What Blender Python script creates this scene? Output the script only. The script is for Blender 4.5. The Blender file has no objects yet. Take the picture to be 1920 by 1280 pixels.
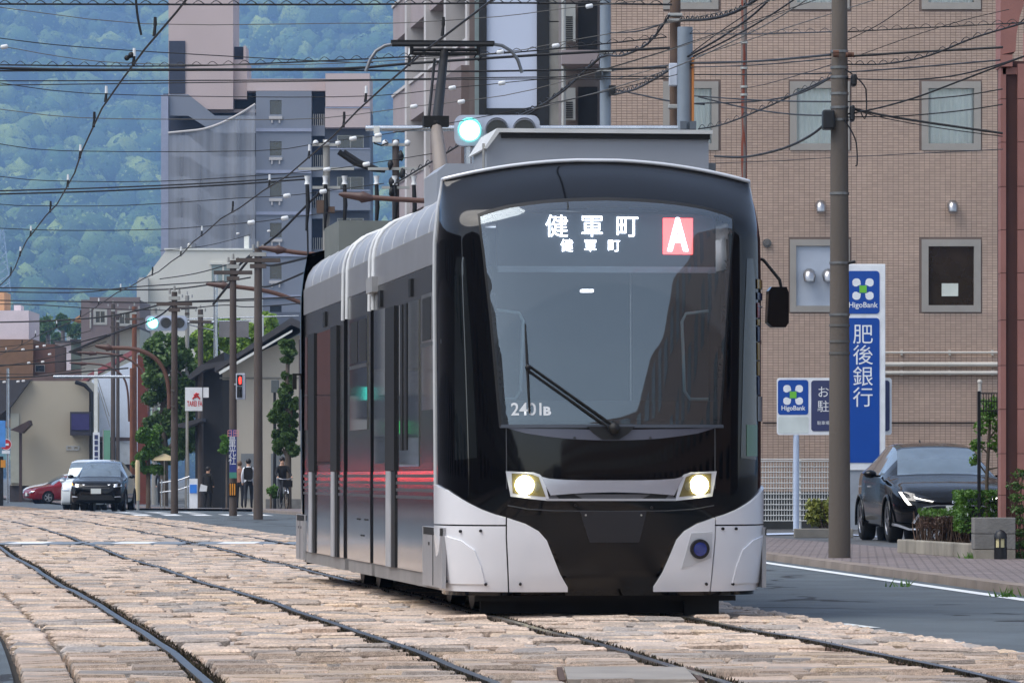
import bpy, bmesh, math, random
from math import sin, cos, pi, radians, atan2, sqrt
from mathutils import Vector, Matrix
from mathutils.geometry import delaunay_2d_cdt
import numpy as np

SC = bpy.context.scene
COL = SC.collection
# ---------------------------------------------------------------- camera
F, CX, HY, H = 9300.0, 960.0, 893.0, 1.04      # focal length and horizon of the 1920x1280 photograph, camera height
cam = bpy.data.cameras.new('camera'); camo = bpy.data.objects.new('camera', cam); COL.objects.link(camo)
camo.location = (0, 0, H); camo.rotation_euler = (pi/2, 0, 0)
cam.sensor_width = 36.0; cam.lens = 36.0*F/1920.0
cam.shift_y = (HY-640.0)/1920.0
cam.clip_start = 0.5; cam.clip_end = 20000
SC.camera = camo
# ---------------------------------------------------------------- sky and sun
SUN_EL, SUN_AZ = radians(58), radians(246)       # azimuth clockwise from +Y
w = bpy.data.worlds.new('World'); SC.world = w; w.use_nodes = True
nt = w.node_tree; nt.nodes.clear()
wo = nt.nodes.new('ShaderNodeOutputWorld'); bg = nt.nodes.new('ShaderNodeBackground')
sky = nt.nodes.new('ShaderNodeTexSky'); sky.sky_type = 'NISHITA'; sky.sun_disc = False
sky.sun_elevation = SUN_EL; sky.sun_rotation = SUN_AZ
sky.air_density = 1.0; sky.dust_density = 1.2; sky.ozone_density = 1.0
hs = nt.nodes.new('ShaderNodeHueSaturation'); hs.inputs['Saturation'].default_value = 0.55
nt.links.new(sky.outputs[0], hs.inputs['Color']); nt.links.new(hs.outputs[0], bg.inputs[0])
nt.links.new(bg.outputs[0], wo.inputs[0]); bg.inputs[1].default_value = 0.115
sl = bpy.data.lights.new('sun', 'SUN'); sl.energy = 1.5; sl.angle = radians(50); sl.color = (1.0, 0.95, 0.88)
so = bpy.data.objects.new('sun', sl); COL.objects.link(so)
sd = Vector((sin(SUN_AZ)*cos(SUN_EL), cos(SUN_AZ)*cos(SUN_EL), sin(SUN_EL)))
so.rotation_euler = (-sd).to_track_quat('-Z', 'Y').to_euler(); so.location = (0, 0, 60)
vs = SC.view_settings; vs.view_transform = 'Standard'; vs.look = 'None'; vs.exposure = 1.1; vs.gamma = 1.0; vs.use_curve_mapping = False
SC.render.engine = 'CYCLES'; SC.cycles.max_bounces = 8; SC.cycles.transparent_max_bounces = 16
SC.cycles.volume_bounces = 1; SC.cycles.use_denoising = True; SC.cycles.sample_clamp_indirect = 6.0

# ---------------------------------------------------------------- helpers
RND = random.Random(7)
def P(px, py, Z):                 # photograph pixel at depth Z -> world
    return Vector(((px-CX)*Z/F, Z, H+(HY-py)*Z/F))
def PX(px, Z): return (px-CX)*Z/F
def PZ(py, Z): return H+(HY-py)*Z/F
def gz(Z):                        # the street falls away a little past the crossing
    return 0.0 if Z < 150 else (-0.35*(Z-150)/60 if Z < 210 else -0.35)
def lin(c):
    return tuple(((v/255)/12.92 if v/255 <= .04045 else ((v/255+.055)/1.055)**2.4) for v in c)
def interp(x, xs, ys): return float(np.interp(x, xs, ys))
MATS = {}
def M(name, col=None, rough=.6, metal=0., var=.12, scale=3., bump=0., bscale=40., coat=0., emit=None, es=1., spec=.5, isl=0., oran=0., alpha=None, streak=0.):
    """procedural material: colour (sRGB 0-255) with noise variation, optional bump, streaks and per-piece variation"""
    if name in MATS: return MATS[name]
    m = bpy.data.materials.new(name); m.use_nodes = True; MATS[name] = m
    n = m.node_tree.nodes; L = m.node_tree.links; b = n['Principled BSDF']
    c = lin(col)
    b.inputs['Roughness'].default_value = rough; b.inputs['Metallic'].default_value = metal
    b.inputs['Coat Weight'].default_value = coat; b.inputs['Coat Roughness'].default_value = .03
    b.inputs['Specular IOR Level'].default_value = spec
    tc = n.new('ShaderNodeTexCoord'); no = n.new('ShaderNodeTexNoise'); no.inputs['Scale'].default_value = scale
    no.inputs['Detail'].default_value = 6; L.new(tc.outputs['Object'], no.inputs['Vector'])
    if streak:
        mp = n.new('ShaderNodeMapping'); mp.inputs['Scale'].default_value = (1, 1, streak)
        L.new(tc.outputs['Object'], mp.inputs['Vector']); L.new(mp.outputs[0], no.inputs['Vector'])
    mr = n.new('ShaderNodeMapRange'); mr.inputs[1].default_value = .3; mr.inputs[2].default_value = .7
    mr.inputs[3].default_value = 1-var; mr.inputs[4].default_value = 1+var
    L.new(no.outputs[0], mr.inputs[0])
    val = mr.outputs[0]
    def addrand(sock, amt, val):
        r = n.new('ShaderNodeMapRange'); r.inputs[3].default_value = 1-amt; r.inputs[4].default_value = 1+amt
        L.new(sock, r.inputs[0]); mu = n.new('ShaderNodeMath'); mu.operation = 'MULTIPLY'
        L.new(val, mu.inputs[0]); L.new(r.outputs[0], mu.inputs[1]); return mu.outputs[0]
    if isl:
        g = n.new('ShaderNodeNewGeometry'); val = addrand(g.outputs['Random Per Island'], isl, val)
    if oran:
        g = n.new('ShaderNodeObjectInfo'); val = addrand(g.outputs['Random'], oran, val)
    vm = n.new('ShaderNodeVectorMath'); vm.operation = 'SCALE'; vm.inputs[0].default_value = c
    L.new(val, vm.inputs['Scale']); L.new(vm.outputs[0], b.inputs['Base Color'])
    if bump:
        n2 = n.new('ShaderNodeTexNoise'); n2.inputs['Scale'].default_value = bscale; n2.inputs['Detail'].default_value = 4
        L.new(tc.outputs['Object'], n2.inputs['Vector'])
        bp = n.new('ShaderNodeBump'); bp.inputs['Strength'].default_value = bump; bp.inputs['Distance'].default_value = .02
        L.new(n2.outputs[0], bp.inputs['Height']); L.new(bp.outputs[0], b.inputs['Normal'])
    if emit:
        b.inputs['Emission Color'].default_value = (*lin(emit), 1); b.inputs['Emission Strength'].default_value = es
    return m
def glass(name, tint=(60, 75, 85), trans=.5, refl=.12, rough=.02):
    """window glass: see-through share + mirror share"""
    if name in MATS: return MATS[name]
    m = bpy.data.materials.new(name); m.use_nodes = True; MATS[name] = m
    n = m.node_tree.nodes; L = m.node_tree.links; n.clear()
    o = n.new('ShaderNodeOutputMaterial'); t = n.new('ShaderNodeBsdfTransparent'); t.inputs[0].default_value = (trans*.96, trans*.98, trans, 1)
    g = n.new('ShaderNodeBsdfGlossy'); g.inputs[0].default_value = (.78, .90, 1., 1); g.inputs['Roughness'].default_value = rough
    fr = n.new('ShaderNodeFresnel'); fr.inputs[0].default_value = 1.5
    ad = n.new('ShaderNodeMath'); ad.operation = 'ADD'; ad.use_clamp = True; ad.inputs[1].default_value = refl
    L.new(fr.outputs[0], ad.inputs[0]); mx = n.new('ShaderNodeMixShader')
    L.new(ad.outputs[0], mx.inputs[0]); L.new(t.outputs[0], mx.inputs[1]); L.new(g.outputs[0], mx.inputs[2]); L.new(mx.outputs[0], o.inputs[0])
    return m

class MB:
    """collects faces; build() links them as ONE mesh object"""
    def __init__(s): s.v = []; s.f = []; s.mi = []; s.sm = []
    def add(s, vs, fs, mi=0, smooth=False):
        k = len(s.v); s.v += [tuple(v) for v in vs]
        for f in fs: s.f.append(tuple(i+k for i in f)); s.mi.append(mi); s.sm.append(smooth)
        return s
    def box(s, x0, x1, y0, y1, z0, z1, mi=0):
        vs = [(x0,y0,z0),(x1,y0,z0),(x1,y1,z0),(x0,y1,z0),(x0,y0,z1),(x1,y0,z1),(x1,y1,z1),(x0,y1,z1)]
        return s.add(vs, [(3,2,1,0),(4,5,6,7),(0,1,5,4),(1,2,6,5),(2,3,7,6),(3,0,4,7)], mi)
    def obox(s, c, ax, ay, az, mi=0):      # oriented box: centre and three half-axis vectors
        c = Vector(c); ax = Vector(ax); ay = Vector(ay); az = Vector(az)
        vs = [c+i*ax+j*ay+k*az for k in (-1,1) for i, j in ((-1,-1),(1,-1),(1,1),(-1,1))]
        return s.add(vs, [(3,2,1,0),(4,5,6,7),(0,1,5,4),(1,2,6,5),(2,3,7,6),(3,0,4,7)], mi)
    def tube(s, pts, r, n=8, caps=True, mi=0, smooth=True):
        pts = [Vector(p) for p in pts]; N = len(pts)
        rs = r if hasattr(r, '__len__') else [r]*N
        vs = []; up = None
        for i, p in enumerate(pts):
            d = (pts[min(i+1,N-1)]-pts[max(i-1,0)]).normalized()
            if up is None: up = Vector((0,0,1)) if abs(d.z) < .9 else Vector((1,0,0))
            a = d.cross(up)
            if a.length < 1e-6: a = d.orthogonal()
            a.normalize(); b2 = a.cross(d).normalized(); up = b2
            for k in range(n):
                t = 2*pi*k/n; vs.append(p+rs[i]*(cos(t)*a+sin(t)*b2))
        fs = []
        for i in range(N-1):
            for k in range(n):
                q = (k+1)%n; fs.append((i*n+k, (i+1)*n+k, (i+1)*n+q, i*n+q))
        s.add(vs, fs, mi, smooth)
        if caps:
            s.add(vs[:n], [tuple(range(n))], mi); s.add(vs[-n:], [tuple(reversed(range(n)))], mi)
        return s
    def cyl(s, p0, p1, r0, r1=None, n=12, mi=0, smooth=True): return s.tube([p0, p1], [r0, r0 if r1 is None else r1], n, True, mi, smooth)
    def prism(s, poly, fn, a, b, mi=0, smooth=False):   # 2D polygon extruded; fn(u,v,w)->xyz
        n = len(poly); A = [fn(u,v,a) for u,v in poly]; B = [fn(u,v,b) for u,v in poly]
        s.add(A, [tuple(range(n))], mi); s.add(B, [tuple(reversed(range(n)))], mi)
        for i in range(n):
            j = (i+1)%n; s.add([A[i],B[i],B[j],A[j]], [(0,1,2,3)], mi, smooth)
        return s
    def sph(s, c, r, n=10, m=7, mi=0, zs=1., jit=0.):
        c = Vector(c); vs = []; fs = []
        for i in range(m+1):
            t = pi*i/m
            for k in range(n):
                a = 2*pi*k/n; q = 1+jit*(RND.random()-.5)
                vs.append(c+Vector((r*q*sin(t)*cos(a), r*q*sin(t)*sin(a), r*zs*q*cos(t))))
        for i in range(m):
            for k in range(n):
                q = (k+1)%n; fs.append((i*n+k, (i+1)*n+k, (i+1)*n+q, i*n+q))
        return s.add(vs, fs, mi, True)
    def disc(s, c, ax, ay, r, n=20, mi=0):
        c = Vector(c); ax = Vector(ax); ay = Vector(ay)
        return s.add([c+r*(cos(2*pi*k/n)*ax+sin(2*pi*k/n)*ay) for k in range(n)], [tuple(range(n))], mi)
    def mesh(s, name, mats):
        me = bpy.data.meshes.new(name); me.from_pydata(s.v, [], s.f)
        for m in (mats if isinstance(mats, (list, tuple)) else [mats]): me.materials.append(m)
        me.polygons.foreach_set('material_index', s.mi); me.polygons.foreach_set('use_smooth', s.sm); me.update()
        return me
    def build(s, name, mats, parent=None, world=False, bevel=0.):
        o = bpy.data.objects.new(name, s.mesh(name, mats)); COL.objects.link(o)
        setpar(o, parent, world)
        if bevel:
            b = o.modifiers.new('bevel', 'BEVEL'); b.width = bevel; b.segments = 2; b.limit_method = 'ANGLE'
            for p in o.data.polygons: p.use_smooth = False
        return o
INV = {}
def setpar(o, parent, world=False):
    if parent is not None:
        o.parent = parent
        if world and parent.name in INV: o.matrix_parent_inverse = INV[parent.name]
def tag(o, label=None, cat=None, group=None, kind=None):
    if label: o['label'] = label
    if cat: o['category'] = cat
    if group: o['group'] = group
    if kind: o['kind'] = kind
    return o
def thing(name, label, cat, loc=(0,0,0), rz=0., group=None):
    o = bpy.data.objects.new(name, None); COL.objects.link(o); o.empty_display_size = .2
    o.location = loc; o.rotation_euler = (0,0,rz)
    INV[o.name] = (Matrix.Translation(Vector(loc)) @ Matrix.Rotation(rz, 4, 'Z')).inverted()
    return tag(o, label, cat, group)
def copy_tree(o, parent=None):
    c = o.copy(); COL.objects.link(c)
    if parent is not None: c.parent = parent
    for ch in list(o.children): copy_tree(ch, c)
    return c
def struct(o): o['kind'] = 'structure'; return o
def text_mesh(body, size, name, mat, place, parent=None, world=False, bold=0., ex=.0, align='CENTER'):
    """flat lettering; place(x,y,depth)->xyz"""
    c = bpy.data.curves.new('lettering', 'FONT'); c.body = body; c.size = size; c.align_x = align; c.align_y = 'CENTER'; c.offset = bold; c.resolution_u = 3
    o = bpy.data.objects.new('lettering_source', c); COL.objects.link(o)
    d = bpy.context.evaluated_depsgraph_get(); me = bpy.data.meshes.new_from_object(o.evaluated_get(d))
    bpy.data.objects.remove(o); bpy.data.curves.remove(c)
    for v in me.vertices: v.co = Vector(place(v.co.x, v.co.y, 0))
    me.materials.clear(); me.materials.append(mat)
    ob = bpy.data.objects.new(name, me); COL.objects.link(ob); setpar(ob, parent, world); return ob
def leaves(mb, c, rad, n, size, rnd, flat=.35, mi=0, shell=.35):
    """leaf-sized faces spread through an ellipsoid"""
    c = Vector(c); R = Vector(rad)
    for _ in range(n):
        d = Vector((rnd.gauss(0,1), rnd.gauss(0,1), rnd.gauss(0,1))).normalized()
        q = (shell+(1-shell)*rnd.random()**.5)
        p = c+Vector((d.x*R.x, d.y*R.y, d.z*R.z))*q
        nrm = (d*.6+Vector((rnd.gauss(0,1), rnd.gauss(0,1), rnd.gauss(0,1)+.4))).normalized()
        a = nrm.orthogonal().normalized(); ang = rnd.random()*2*pi
        a2 = a*cos(ang)+nrm.cross(a)*sin(ang); b2 = nrm.cross(a2)
        s = size*(.6+.8*rnd.random())
        mb.add([p-a2*s, p+b2*s*flat*1.3-a2*s*.1, p+a2*s, p-b2*s*flat*1.3-a2*s*.1], [(0,1,2,3)], mi)
def leafmat(name, c1, c2, rough=.5, tr=.25):
    if name in MATS: return MATS[name]
    m = bpy.data.materials.new(name); m.use_nodes = True; MATS[name] = m
    n = m.node_tree.nodes; L = m.node_tree.links; b = n['Principled BSDF']
    g = n.new('ShaderNodeNewGeometry'); r = n.new('ShaderNodeValToRGB')
    r.color_ramp.elements[0].color = (*lin(c1), 1); r.color_ramp.elements[1].color = (*lin(c2), 1)
    tc = n.new('ShaderNodeTexCoord'); no = n.new('ShaderNodeTexNoise'); no.inputs['Scale'].default_value = 1.6; L.new(tc.outputs['Object'], no.inputs[0])
    ad = n.new('ShaderNodeMath'); ad.operation = 'MULTIPLY_ADD'; ad.inputs[1].default_value = .45; L.new(g.outputs['Random Per Island'], ad.inputs[0])
    mu = n.new('ShaderNodeMath'); mu.operation = 'MULTIPLY'; mu.inputs[1].default_value = .55; L.new(no.outputs[0], mu.inputs[0]); L.new(mu.outputs[0], ad.inputs[2])
    L.new(ad.outputs[0], r.inputs[0]); L.new(r.outputs[0], b.inputs['Base Color']); b.inputs['Roughness'].default_value = rough
    t = n.new('ShaderNodeBsdfTranslucent'); L.new(r.outputs[0], t.inputs[0]); mx = n.new('ShaderNodeMixShader'); mx.inputs[0].default_value = tr
    L.new(b.outputs[0], mx.inputs[1]); L.new(t.outputs[0], mx.inputs[2]); L.new(mx.outputs[0], n['Material Output'].inputs[0])
    return m
def hole_wall(mb, x0, x1, z0, z1, y, holes, depth=.15, mi=0, back=None):
    """frontal wall (facing -Y) with openings: front faces around the holes plus reveals"""
    xs = sorted({x0, x1, *[min(max(h[i], x0), x1) for h in holes for i in (0, 1)]}); zs = sorted({z0, z1, *[min(max(h[i], z0), z1) for h in holes for i in (2, 3)]})
    for a, b in zip(xs, xs[1:]):
        for c, d in zip(zs, zs[1:]):
            mx, mz = (a+b)/2, (c+d)/2
            if any(h[0] < mx < h[1] and h[2] < mz < h[3] for h in holes): continue
            mb.add([(a,y,c),(b,y,c),(b,y,d),(a,y,d)], [(0,1,2,3)], mi)
    for h in holes:
        a, b, c, d = h; yb = y+depth
        mb.add([(a,y,c),(a,y,d),(a,yb,d),(a,yb,c)], [(0,1,2,3)], mi); mb.add([(b,y,c),(b,yb,c),(b,yb,d),(b,y,d)], [(0,1,2,3)], mi)
        mb.add([(a,y,c),(a,yb,c),(b,yb,c),(b,y,c)], [(0,1,2,3)], mi); mb.add([(a,y,d),(b,y,d),(b,yb,d),(a,yb,d)], [(0,1,2,3)], mi)
    if back is not None:
        mb.add([(x0,y,z0),(x0,y,z1),(x0,back,z1),(x0,back,z0)], [(0,1,2,3)], mi); mb.add([(x1,y,z0),(x1,back,z0),(x1,back,z1),(x1,y,z1)], [(0,1,2,3)], mi)
        mb.add([(x0,y,z1),(x1,y,z1),(x1,back,z1),(x0,back,z1)], [(0,1,2,3)], mi); mb.add([(x0,back,z0),(x0,back,z1),(x1,back,z1),(x1,back,z0)], [(0,1,2,3)], mi)
    return mb
# ================================================================ street geometry
_Zs = np.arange(0.0, 420.0, .5)
_m = np.interp(_Zs, [0, 25, 45, 80, 130, 180, 420], [.088, .095, .118, .124, .15, .165, .17])
_xc = -np.cumsum(_m)*.5; _xc = _xc-np.interp(25, _Zs, _xc)+1.04
def XC(Z): return float(np.interp(Z, _Zs, _xc))                       # left rail of the tram's track
def GAP(Z): return interp(Z, [0, 25, 32, 46, 65, 400], [1.1, 1.14, 1.24, 1.5, 1.64, 1.64])
def rail_x(k, Z): return {'D': XC(Z)+1.435, 'C': XC(Z), 'B': XC(Z)-GAP(Z), 'A': XC(Z)-GAP(Z)-1.435}[k]
def XL(Z): return rail_x('A', Z)-.97                                    # left and right edge of the stone bed
def XR(Z): return rail_x('D', Z)+.95
def XK(Z):                                                              # right kerb
    return interp(Z, [0, 63.6, 80, 134, 160, 400], [7.65, 3.2, 1.6, -5.6, -9.2, -46])
def und(X, Z):
    return .006*sin(Z*.45+1.3)+.006*sin(Z*.23+X*.9)+.003*sin(Z*1.1-X*.7)
def strip(name, xa, xb, Z0, Z1, dz, mat, step=2., nx=4, skirt=0.):
    mb = MB(); rows = []
    Z = Z0; zs = []
    while Z < Z1: zs.append(Z); Z += step*max(1, Z/60)
    zs.append(Z1)
    vs = []
    for Z in zs:
        a, b = xa(Z), xb(Z)
        for i in range(nx+1): vs.append((a+(b-a)*i/nx, Z, gz(Z)+dz))
    fs = []
    for r in range(len(zs)-1):
        for i in range(nx): k = r*(nx+1)+i; fs.append((k, k+1, k+nx+2, k+nx+1))
    mb.add(vs, fs, 0, True)
    o = mb.build(name, mat); return struct(o)

def asphalt(name, c, crack=True):
    m = M(name, c, .66, var=.26, scale=1.1, bump=.8, bscale=70, spec=.5)
    n = m.node_tree.nodes; L = m.node_tree.links; b = n['Principled BSDF']
    if crack:
        tc = n.new('ShaderNodeTexCoord'); mp = n.new('ShaderNodeMapping'); mp.inputs['Scale'].default_value = (.5, .13, 1); mp.inputs['Rotation'].default_value = (0, 0, .2)
        no = n.new('ShaderNodeTexNoise'); no.inputs['Scale'].default_value = 1.5; no.inputs['Detail'].default_value = 5
        va = n.new('ShaderNodeVectorMath'); va.operation = 'MULTIPLY_ADD'; va.inputs[1].default_value = (.8, .8, 0)
        L.new(tc.outputs['Object'], no.inputs[0]); L.new(no.outputs['Color'], va.inputs[0]); L.new(tc.outputs['Object'], va.inputs[2]); L.new(va.outputs[0], mp.inputs[0])
        vo = n.new('ShaderNodeTexVoronoi'); vo.feature = 'DISTANCE_TO_EDGE'; vo.inputs['Scale'].default_value = .9; L.new(mp.outputs[0], vo.inputs[0])
        lt = n.new('ShaderNodeMath'); lt.operation = 'LESS_THAN'; lt.inputs[1].default_value = .022; L.new(vo.outputs[0], lt.inputs[0])
        n3 = n.new('ShaderNodeTexNoise'); n3.inputs['Scale'].default_value = .45; L.new(tc.outputs['Object'], n3.inputs[0])
        gt = n.new('ShaderNodeMath'); gt.operation = 'GREATER_THAN'; gt.inputs[1].default_value = .5; L.new(n3.outputs[0], gt.inputs[0])
        mu = n.new('ShaderNodeMath'); mu.operation = 'MULTIPLY'; L.new(lt.outputs[0], mu.inputs[0]); L.new(gt.outputs[0], mu.inputs[1])
        mx = n.new('ShaderNodeMix'); mx.data_type = 'RGBA'; mx.inputs[7].default_value = (.012, .012, .012, 1)
        src = b.inputs['Base Color'].links[0].from_socket; L.new(mu.outputs[0], mx.inputs[0]); L.new(src, mx.inputs[6]); L.new(mx.outputs[2], b.inputs['Base Color'])
    return m
m_asph = asphalt('asphalt', (84, 92, 96))
m_dirt = M('dark_joint_dirt', (46, 42, 36), .9, var=.3, scale=5, bump=.5)
m_ground = M('town_ground', (92, 92, 88), .8, var=.2, scale=.05)
def pavers():
    m = M('pavers', (128, 118, 116), .75, var=.12, scale=1.5, bump=.3, bscale=60)
    n = m.node_tree.nodes; L = m.node_tree.links; b = n['Principled BSDF']
    tc = n.new('ShaderNodeTexCoord'); mp = n.new('ShaderNodeMapping'); mp.inputs['Rotation'].default_value = (0, 0, .07)
    br = n.new('ShaderNodeTexBrick'); br.inputs['Scale'].default_value = 2.4; br.inputs['Mortar Size'].default_value = .03
    br.inputs['Color1'].default_value = (.75, .75, .75, 1); br.inputs['Color2'].default_value = (1.25, 1.2, 1.2, 1); br.inputs['Mortar'].default_value = (.35, .35, .33, 1)
    L.new(tc.outputs['Object'], mp.inputs[0]); L.new(mp.outputs[0], br.inputs[0])
    src = b.inputs['Base Color'].links[0].from_socket; vm = n.new('ShaderNodeVectorMath'); vm.operation = 'MULTIPLY'
    L.new(src, vm.inputs[0]); L.new(br.outputs[0], vm.inputs[1]); L.new(vm.outputs[0], b.inputs['Base Color'])
    return m
m_pav = pavers()
m_white = M('road_paint', (225, 228, 228), .6, var=.14, scale=9)
m_rail = M('rail_steel', (104, 102, 100), .36, 1.0, var=.15, scale=4)
m_rust = M('rail_rust', (82, 62, 50), .8, var=.3, scale=8, bump=.4)
m_conc = M('concrete', (132, 128, 120), .8, var=.18, scale=2.5, bump=.3, bscale=50)
def settmat():
    m = M('granite_sett', (194, 180, 166), .76, var=.2, scale=5, bump=.8, bscale=45, isl=.2, oran=.2)
    n = m.node_tree.nodes; L = m.node_tree.links; b = n['Principled BSDF']
    g = n.new('ShaderNodeNewGeometry'); oi = n.new('ShaderNodeObjectInfo'); ad = n.new('ShaderNodeMath'); ad.operation = 'ADD'
    L.new(g.outputs['Random Per Island'], ad.inputs[0]); L.new(oi.outputs['Random'], ad.inputs[1])
    fr = n.new('ShaderNodeMath'); fr.operation = 'FRACT'; mu = n.new('ShaderNodeMath'); mu.operation = 'MULTIPLY'; mu.inputs[1].default_value = 3.7
    L.new(ad.outputs[0], mu.inputs[0]); L.new(mu.outputs[0], fr.inputs[0])
    r = n.new('ShaderNodeValToRGB'); e = r.color_ramp.elements
    e[0].color = (.62, .66, .72, 1); e[1].color = (1.12, 1.0, .84, 1); e2 = r.color_ramp.elements.new(.45); e2.color = (1.06, .97, .90, 1); e3 = r.color_ramp.elements.new(.8); e3.color = (1.0, .9, .84, 1)
    L.new(fr.outputs[0], r.inputs[0])
    src = b.inputs['Base Color'].links[0].from_socket; vm = n.new('ShaderNodeVectorMath'); vm.operation = 'MULTIPLY'
    L.new(src, vm.inputs[0]); L.new(r.outputs[0], vm.inputs[1])
    tc = n.new('ShaderNodeTexCoord'); sp = n.new('ShaderNodeTexNoise'); sp.inputs['Scale'].default_value = 60; sp.inputs['Detail'].default_value = 2; L.new(tc.outputs['Object'], sp.inputs[0])
    mr = n.new('ShaderNodeMapRange'); mr.inputs[1].default_value = .35; mr.inputs[2].default_value = .65; mr.inputs[3].default_value = .75; mr.inputs[4].default_value = 1.15; L.new(sp.outputs[0], mr.inputs[0])
    v2 = n.new('ShaderNodeVectorMath'); v2.operation = 'SCALE'; L.new(vm.outputs[0], v2.inputs[0]); L.new(mr.outputs[0], v2.inputs['Scale'])
    L.new(v2.outputs[0], b.inputs['Base Color'])
    return m
m_sett = settmat()

# ground sheet to the horizon
mb = MB(); zl = [-400, 150, 210, 600, 1400, 10200]; xs = [-4900, -60, 60, 4900]
for a, b_ in zip(zl, zl[1:]):
    for c, d in zip(xs, xs[1:]): mb.add([(c,a,gz(a)-.14),(d,a,gz(a)-.14),(d,b_,gz(b_)-.14),(c,b_,gz(b_)-.14)], [(0,1,2,3)])
struct(mb.build('ground', m_ground))
strip('road', lambda Z: XR(Z), lambda Z: XK(Z), -120, 400, -.02, m_asph, nx=4)
strip('opposite_road', lambda Z: XL(Z)-4.2, lambda Z: XL(Z), -120, 400, -.02, m_asph, nx=4)
strip('opposite_pavement', lambda Z: XL(Z)-7.5, lambda Z: XL(Z)-4.2, -120, 400, .08, m_pav, nx=2)
strip('pavement', lambda Z: XK(Z)+.2, lambda Z: XK(Z)+2.6, -120, 400, .058, m_pav, nx=3)
strip('parking_lot', lambda Z: XK(Z)+2.6, lambda Z: XK(Z)+60, -120, 240, .05, asphalt('lot_asphalt', (88, 90, 92), False), nx=3)
# ---- tram track bed with individually laid stone setts
bed = strip('track_bed', XL, XR, -60, 400, -.055, m_dirt, nx=6)
far_m = M('granite_far', (180, 160, 148), .75, var=.25, scale=2.2, streak=1)
fb = strip('far_paving', lambda Z: XL(Z)+.02, lambda Z: XR(Z)-.02, 186, 400, -.012, far_m, nx=6); del fb['kind']; fb.parent = bed; fb['kind'] = 'stuff'
rs = random.Random(3)
def sett_verts(x0, x1, y0, y1, zc, b=.013, tilt=.012, rnd=rs):
    j = lambda: rnd.uniform(-1, 1)
    t = [zc(x0, y0)+tilt*j(), zc(x1, y0)+tilt*j(), zc(x1, y1)+tilt*j(), zc(x0, y1)+tilt*j()]
    q = [(x0,y0),(x1,y0),(x1,y1),(x0,y1)]; jj = [(rnd.uniform(0,.012), rnd.uniform(0,.02)) for _ in q]
    sg = [(1,1),(-1,1),(-1,-1),(1,-1)]
    q = [(x+sx*a, y+sy*bb) for (x, y), (a, bb), (sx, sy) in zip(q, jj, sg)]
    v = [(x, y, -.07) for x, y in q]+[(x, y, tt-b) for (x, y), tt in zip(q, t)]+[(x+sx*b*1.5, y+sy*b*2, tt) for (x, y), (sx, sy), tt in zip(q, sg, t)]
    return v
SF = [(0,1,5,4),(1,2,6,5),(2,3,7,6),(3,0,4,7),(4,5,9,8),(5,6,10,9),(6,7,11,10),(7,4,8,11),(8,9,10,11)]
unit = []
for k in range(10):
    mbu = MB(); mbu.add(sett_verts(-.5, .5, -.5, .5, lambda x, y: 0., b=.02, tilt=.009, rnd=random.Random(k)), SF); unit.append(mbu.mesh('sett', m_sett))
mbs = MB(); nsett = 0; Z = -6.0
cz0, cz1 = 76.2, 79.0                                # the zebra crossing interrupts the stones
while Z < 186:
    d = rs.uniform(.17, .34)*(1 if Z < 110 else 1.5)
    if cz0-.2 < Z < cz1: Z += d; continue
    ze = gz(Z)
    A, B, C, D = (rail_x(k, Z) for k in 'ABCD')
    zones = [(XL(Z)+.02, XL(Z)+.30), (XL(Z)+.31, A-.045), (A+.105, B-.06), (B+.055, C-.05), (C+.105, D-.075), (D+.05, XR(Z)-.16), (XR(Z)-.15, XR(Z))]
    for zi, (a, b_) in enumerate(zones):
        n = max(1, round((b_-a)/rs.uniform(.26, .48))); 
        cuts = [a]+[a+(b_-a)*(i+rs.uniform(-.22, .22))/n for i in range(1, n)]+[b_]
        for p, q in zip(cuts, cuts[1:]):
            g = .011
            hh = rs.gauss(0, .0095)
            off = (0, rs.uniform(-.05, .05))[n > 1]
            sl_ = -XC(Z+1)+XC(Z)
            mx = (p+q)/2; px = CX+F*mx/max(Z, 1)
            if zi in (0, 6): hh = .004
            if Z > 24.3 and -30 < px < 1950 and nsett < 296 and Z < 36:
                o = bpy.data.objects.new('sett', unit[rs.randrange(10)]); COL.objects.link(o); o.parent = bed
                o.location = (mx, Z+d/2+off, und(mx, Z)+hh+ze); o.scale = (q-p-2*g, d-.024, 1); o.rotation_euler = (rs.gauss(0, .012), rs.gauss(0, .008), rs.gauss(0, .012)+.1)
                nsett += 1
            else:
                mbs.add(sett_verts(p+g, q-g, Z+.012+off, Z+d-.012+off, lambda x, y: und(x, y)+hh+ze), SF)
    Z += d
so_ = mbs.build('sett_paving', m_sett, bed); so_['kind'] = 'stuff'
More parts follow.
